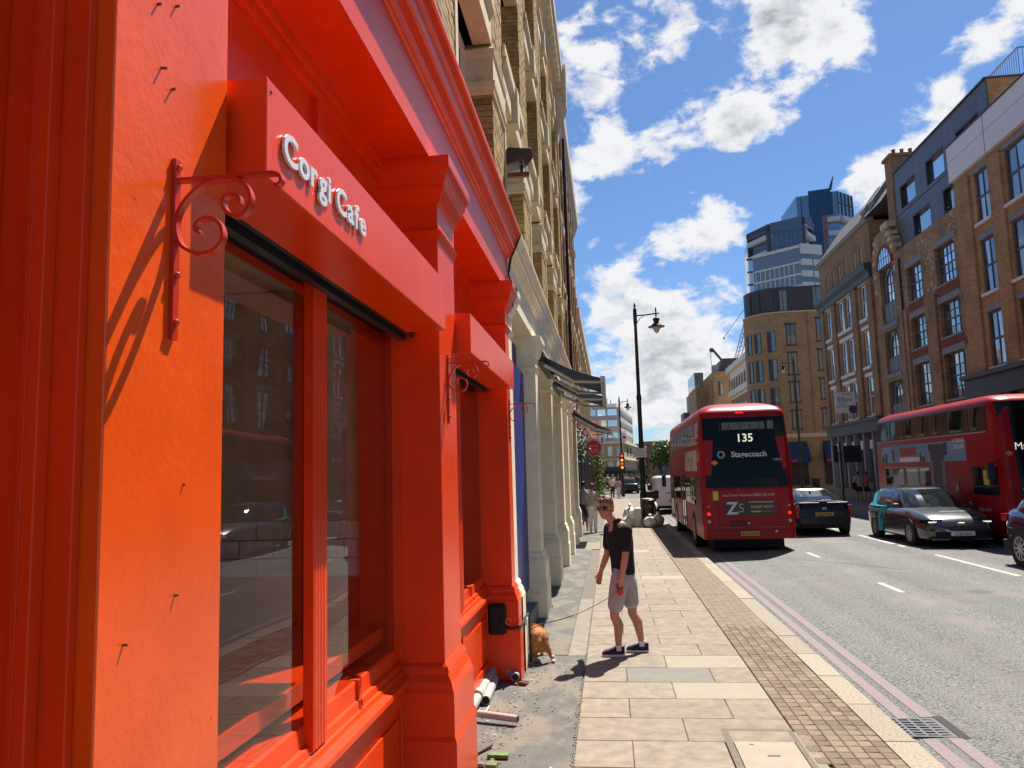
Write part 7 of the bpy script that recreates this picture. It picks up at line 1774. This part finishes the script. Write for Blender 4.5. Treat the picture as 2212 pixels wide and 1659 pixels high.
scrap('wood_strip', 'burnt stick on the asphalt left of the green block', 'wood', [(-1.09, 6.12, 0), (-1.08, 6.09, 0), (-.99, 6.25, .01), (-1.0, 6.28, .01)], mat('burnt_wood', (.10, .075, .055), rough=.9), .015)
rs = random.Random(15)
for k in range(9):
    x, y = rs.uniform(-1.25, -.93), rs.uniform(8.2, 8.85) if k < 5 else rs.uniform(5.6, 6.3); x = max(x, -1.02) if k >= 5 else x; s_ = rs.uniform(.012, .035)
    y = rs.uniform(8.02, 8.14) if k < 5 else y; b = MB(); b.ball((x, y, s_ * .5), (s_ * 1.3, s_, s_ * .7), 6, 4); tag(obj('rubble', b, M_conc if k % 2 else M_redband), ('lump of pale rubble at the foot of the orange pilaster' if k % 2 else 'lump of reddish rubble at the foot of the orange pilaster') if k < 5 else ('pale crumb of rubble near the green block' if k % 2 else 'reddish crumb of rubble near the green block'), 'rubble', 'rubble along the shop foot')

rs = random.Random(33); db = MB(); db2 = MB(); db3 = MB()
for k in range(210):
    y = rs.uniform(5.2, 8.9); x = -1.02 + abs(rs.gauss(0, .16)) if y > 5.9 else -.99 + abs(rs.gauss(0, .2))
    if y > 5.55 and y < 8.2: x -= .12 if k % 2 else 0
    s_ = rs.uniform(.004, .022); t_ = rs.uniform(0, 3.14); c_, q_ = math.cos(t_), math.sin(t_); h = rs.uniform(.001, .010)
    (db, db3, db, db3, db2)[k % 5].add([(x + c_ * s_, y + q_ * s_, .001), (x - q_ * s_ * .6, y + c_ * s_ * .6, h), (x - c_ * s_, y - q_ * s_, .002), (x + q_ * s_ * .5, y - c_ * s_ * .5, h * .6)], [(0, 1, 2), (0, 2, 3)])
for mb_, nm, m_, lb_ in ((db, 'leaf_litter', mat('dead_leaf', (.14, .085, .04), rough=.8), 'brown leaf crumbs and dirt gathered along the shop foot'), (db2, 'paper_litter', mat('litter_paper', (.38, .36, .32), rough=.8), 'torn pale paper scraps along the shop foot'), (db3, 'dust_litter', mat('litter_dust', (.20, .17, .13), rough=.9), 'grey brown dust and chips along the shop foot')):
    tag(obj(nm, mb_, m_), lb_, 'litter', kind='stuff')
# hanging signs and plants farther along the left pavement
rsn = thing('round_sign', 'round red hanging shop sign with pale rim and white lettering', 'sign', (-.62, 32.2, 3.08))
b = MB(); b.lathe([(.30, 0), (.30, .05)], (-.62, 32.17, 3.08), 28, 'y'); ds = obj('disc', b, mat('sign_red', (.70, .012, .02), rough=.4), rsn)
b = MB(); b.tube([(-.62 + .325 * math.cos(a), 32.195, 3.08 + .325 * math.sin(a)) for a in [2 * math.pi * k / 32 for k in range(33)]], .028, 6); obj('rim', b, mat('sign_rim', (.55, .34, .34), rough=.5), rsn)
for s_, z, sz in (('dinerly', 3.13, .13), ('EAT  DRINK', 2.99, .075), ('COME  SIT IN', 2.90, .075)): text('lettering', s_, sz, (-.62, 32.165, z), '-y', mat('sign_letter', (.7, .5, .5)), ds, bold=.003)
b = MB(); b.tube([(-1.3, 32.2, 3.5), (-.62, 32.2, 3.46), (-.62, 32.2, 3.40)], .02, 6); obj('bracket', b, M_black, rsn)
def flag(x, y, z, w, h, label, art):
    t = thing('hanging_sign', label, 'sign', (x, y, z), 'white hanging signs over the far pavement'); b = MB(); b.box(x - w / 2, x + w / 2, y - .02, y + .02, z, z + h); bd_ = obj('board', b, M_whitepan, t)
    b = MB(); b.tube([(x - w / 2 - .5, y, z + h + .08), (x + w / 2, y, z + h + .08)], .025, 5); obj('bracket', b, M_black, t)
    b = MB()
    for (dx, dz, rx, rz) in art: b.lathe([(rx, 0), (rx, .01)], (x + dx, y - .032, z + dz), 10, 'y')
    obj('emblem', b, M_hairdk, bd_)
flag(-.52, 58, 4.15, .52, .62, 'white square hanging sign with two dark plums beyond the round red sign', ((.05, .36, .08, .08), (.05, .18, .08, .08)))
flag(1.25, 67, 4.65, .55, .70, 'white flag sign with a dark animal emblem beside the far lamp post', ((.1, .3, .10, .08), (.0, .36, .06, .06)))
M_ivy = mat('ivy_leaf', (0.17, 0.24, 0.03), rough=.55, rnd=.2, var=.5, vscale=2.0)
iv = thing('climbing_plant', 'bright green climbing plant hanging down the front of the far black shopfront', 'plant', (-.8, 52, 0))
rs = random.Random(19); b = MB()
for k in range(1500):
    z = rs.uniform(.35, 3.6); w = .30 + .12 * math.sin(z * 3.1) + (.15 if z < 1.8 else 0)
    c = Vector((-.72 + rs.gauss(0, w * .5), 52 + rs.gauss(0, .5), z)); a = Vector((rs.uniform(-1, 1), rs.uniform(-1, 1), rs.uniform(-.6, .6))).normalized() * rs.uniform(.05, .1); q = a.cross(Vector((rs.uniform(-1, 1), rs.uniform(-1, 1), rs.uniform(-1, 1)))).normalized() * rs.uniform(.03, .07)
    b.add([tuple(c - a), tuple(c + q), tuple(c + a), tuple(c - q)], [(0, 1, 2, 3)])
obj('foliage', b, M_ivy, iv); b = MB(); b.tube([(-.95, 52, 0), (-.85, 52.1, 1.6), (-.8, 52, 3.4)], .03, 5); obj('stem', b, M_bark, iv)
pt = MB(); pt.lathe([(.22, 0), (.3, .3), (.28, .32)], (-.7, 52, 0), 10); obj('planter', pt, M_black, iv)
hb = thing('hanging_basket', 'dark hanging plants under the far awning', 'plant', (-.95, 29, 3)); b = MB()
for k in range(500):
    c = Vector((-1.02 + rs.gauss(0, .13), 29.2 + rs.gauss(0, .8), 3.15 + rs.gauss(0, .3))); a = Vector((rs.uniform(-1, 1), rs.uniform(-1, 1), rs.uniform(-1, 1))).normalized() * .06; q = a.cross(Vector((0, 0, 1))).normalized() * .04
    b.add([tuple(c - a), tuple(c + q), tuple(c + a), tuple(c - q)], [(0, 1, 2, 3)])
obj('foliage', b, M_leafd, hb)

# ------------------------------------------------------------------ the far end of the street
M_classic = mat('cream_stucco', (0.46, 0.41, 0.29), rough=.8, var=.12, vscale=2)
mo = thing('white_office_block', 'white modern office block with ribbon windows rising over the cream corner building', 'building', (0, 108, 0))
pM = [(-14, 101), (1.62, 101), (3.75, 121), (-14, 121)]
b = MB(); b.prism(pM, 'z', 5.8, 10.35); b.prism([(-10, 103), (1.2, 103), (3, 119), (-10, 119)], 'z', 10.35, 11.0); obj('wall', b, mat('office_white', (.55, .53, .49), rough=.7), mo)
for z in (6.4, 7.9, 9.3):
    for (a, c) in ((-2.6, -1.5), (-1.3, -.2), (.0, 1.2)):
        b = MB(); b.box(a, c, 100.94, 101.0, z, z + .8); obj('window', b, M_skyglass, mo)
    b = MB(); on_wall(b, (1.62, 101), (3.75, 121), .02, .98, z + .1, z + .65, 0, .06); obj('ribbon_window', b, mat('ribbon_grey', (.25, .24, .23), rough=.5), mo)
b = MB()
for k in range(5): b.tube([(-1.5 + k * .5, 104, 11.0), (-1.5 + k * .5, 104, 11.6 + .2 * (k % 2))], .05, 4)
obj('roof_plant', b, M_greydk, mo)
co = thing('cream_corner_building', 'cream stucco corner building with sash windows and dark shops below', 'building', (0, 100, 0))
pC2 = [(-14, 99.5), (1.9, 99.5), (4.0, 119), (-14, 119)]
b = MB(); b.prism(pC2, 'z', 2.7, 5.6); obj('wall', b, M_classic, co)
b = MB(); b.prism([(-14, 99.1), (2.1, 99.1), (4.3, 119.2), (-14, 119)], 'z', 5.601, 5.95); b.prism([(-14, 99.2), (2.05, 99.2), (4.2, 119.1), (-14, 119)], 'z', 3.55, 3.7); obj('cornice', b, M_white, co)
b = MB(); b.prism([(-14, 99.6), (1.85, 99.6), (3.95, 119), (-14, 119)], 'z', -.1, 2.2); obj('shop_front', b, M_black, co)
b = MB(); b.prism([(-14, 99.3), (2.0, 99.3), (4.1, 119), (-14, 119)], 'z', 2.2, 2.7); obj('shop_fascia', b, M_greydk, co)
for x in (-2.3, -1.2, -.1, 1.0):
    b = MB(); b.box(x - .06, x + .56, 99.42, 99.5, 4.05, 5.3); w = obj('window', b, M_white, co); b = MB(); b.box(x, x + .5, 99.40, 99.42, 4.1, 5.2); obj('pane', b, M_sashglass, w)
    pts = [(x - .1, 2.71), (x + .6, 2.71)] + [(x + .25 + .35 * math.cos(a), 3.1 + .35 * math.sin(a)) for a in [math.pi * k / 8 for k in range(9)]]
    b = MB(); b.loft([[(px, 99.42, pz) for px, pz in pts], [(px, 99.5, pz) for px, pz in pts]]); obj('arched_window', b, M_sashglass if x > -1 else M_white, co)
for s_ in (.2, .45, .7): b = MB(); on_wall(b, (1.9, 99.5), (4.0, 119), s_, s_ + .1, 4.1, 5.2, 0, .05); obj('window', b, M_sashglass, co)
mc = thing('brick_shop', 'dark brick shop with a yellow arched letter on its sign at the street end', 'building', (5, 132, 0))
b = MB(); b.box(4.2, 6.5, 132, 142, 0, 6.6); obj('wall', b, M_brown, mc)
for k in range(4): b = MB(); b.box(4.35 + k * .52, 4.7 + k * .52, 131.95, 132, 4.9, 6.2); obj('window', b, M_sashglass, mc)
b = MB(); b.box(4.3, 6.4, 131.9, 132, 2.6, 4.5); sgm = obj('sign_panel', b, M_rust, mc)
b = MB()
for c in (4.95, 5.65): b.tube([(c + .34 * math.cos(a), 131.85, 3.0 + 1.0 * math.sin(a)) for a in [math.pi * k / 10 for k in range(11)]], .09, 6)
obj('arched_letter', b, mat('arch_yellow', (.6, .40, .18), rough=.5), sgm)
b = MB(); b.box(4.2, 6.5, 131.8, 132, 0, 2.4); obj('shop_front', b, mat('shop_green', (.03, .10, .07), rough=.5), mc)
for i, (x0, x1, y, h, m, lab) in enumerate(((6.6, 9.0, 150, 7.6, M_brown, 'narrow brown house right of the far brick shop'), (9.1, 13, 175, 8.4, M_midgrey, 'grey far block closing the street'), (13.1, 26, 170, 7.5, M_brR4, 'pale brick far block behind the trees'), (-30, 4.0, 190, 9.0, M_brR3, 'long dark far terrace behind the corner building'), (26.1, 60, 160, 9, M_brown, 'far brown block on the right, behind the curved block'), (-60, -9.5, 66, 12, M_redbr, 'red brick side street building on the left'))):
    t = thing('far_building', lab, 'building', (x0, y, 0)); b = MB(); b.box(x0, x1, y, y + 14, -.3, h); obj('wall', b, m, t)
    for k in range(int(min(8, (x1 - x0) / 1.2))):
        for z in (2.2, 4.4, 6.2):
            if z + 1.2 < h: b = MB(); b.box(x0 + .3 + k * 1.2, x0 + .9 + k * 1.2, y - .05, y, z, z + 1.1); obj('window', b, M_sashglass, t)
def tree(x, y, h, r, label, m, seed, n=1500, ls=.16):
    t = thing('street_tree', label, 'tree', (x, y, 0), 'leafy trees at the end of the street'); rs_ = random.Random(seed)
    b = MB(); b.tube([(x, y, 0), (x + .1, y, h * .35), (x, y + .1, h * .6)], [.22, .16, .10], 8)
    cl2 = []
    for k in range(9):
        a = rs_.uniform(0, 6.28); e = (x + r * .6 * math.cos(a), y + r * .6 * math.sin(a), h * rs_.uniform(.55, .9)); b.tube([(x, y, h * .42), ((x + e[0]) / 2, (y + e[1]) / 2, h * .6), e], [.1, .06, .02], 5); cl2.append(Vector(e))
    obj('trunk', b, M_bark, t); cl2.append(Vector((x, y, h * .85))); b = MB()
    for k in range(n):
        c = rs_.choice(cl2); d_ = Vector((rs_.gauss(0, 1), rs_.gauss(0, 1), rs_.gauss(0, .8))); d_ = d_.normalized() * (rs_.random() ** .4) * r * .48; q = c + d_
        a = Vector((rs_.uniform(-1, 1), rs_.uniform(-1, 1), rs_.uniform(-.7, .7))).normalized() * ls * rs_.uniform(.6, 1.3); s_ = a.cross(Vector((rs_.uniform(-1, 1), rs_.uniform(-1, 1), rs_.uniform(-1, 1)))).normalized() * ls * .6
        b.add([tuple(q - a), tuple(q + s_), tuple(q + a), tuple(q - s_)], [(0, 1, 2, 3)])
    obj('crown', b, m, t)
tree(8.4, 118, 6.6, 2.1, 'leafy green tree just left of the near bus at the street end', M_leaf, 3, 2600, .2)
tree(9.9, 124, 6.4, 2.4, 'leafy tree partly behind the upper deck of the near bus', M_leaf, 5, 1800, .2)
tree(8.9, 140, 5.6, 2.0, 'smaller darker tree behind the other two at the street end', M_leafd, 9, 1200, .2)
pv = MB(); pv.box(7.6, 10.4, 112, 112.1, 1.9, 2.5); tag(obj('market_canopy', pv, mat('purple_canvas', (.10, .07, .15), rough=.8)), 'long purple canopy under the trees at the street end', 'canopy')
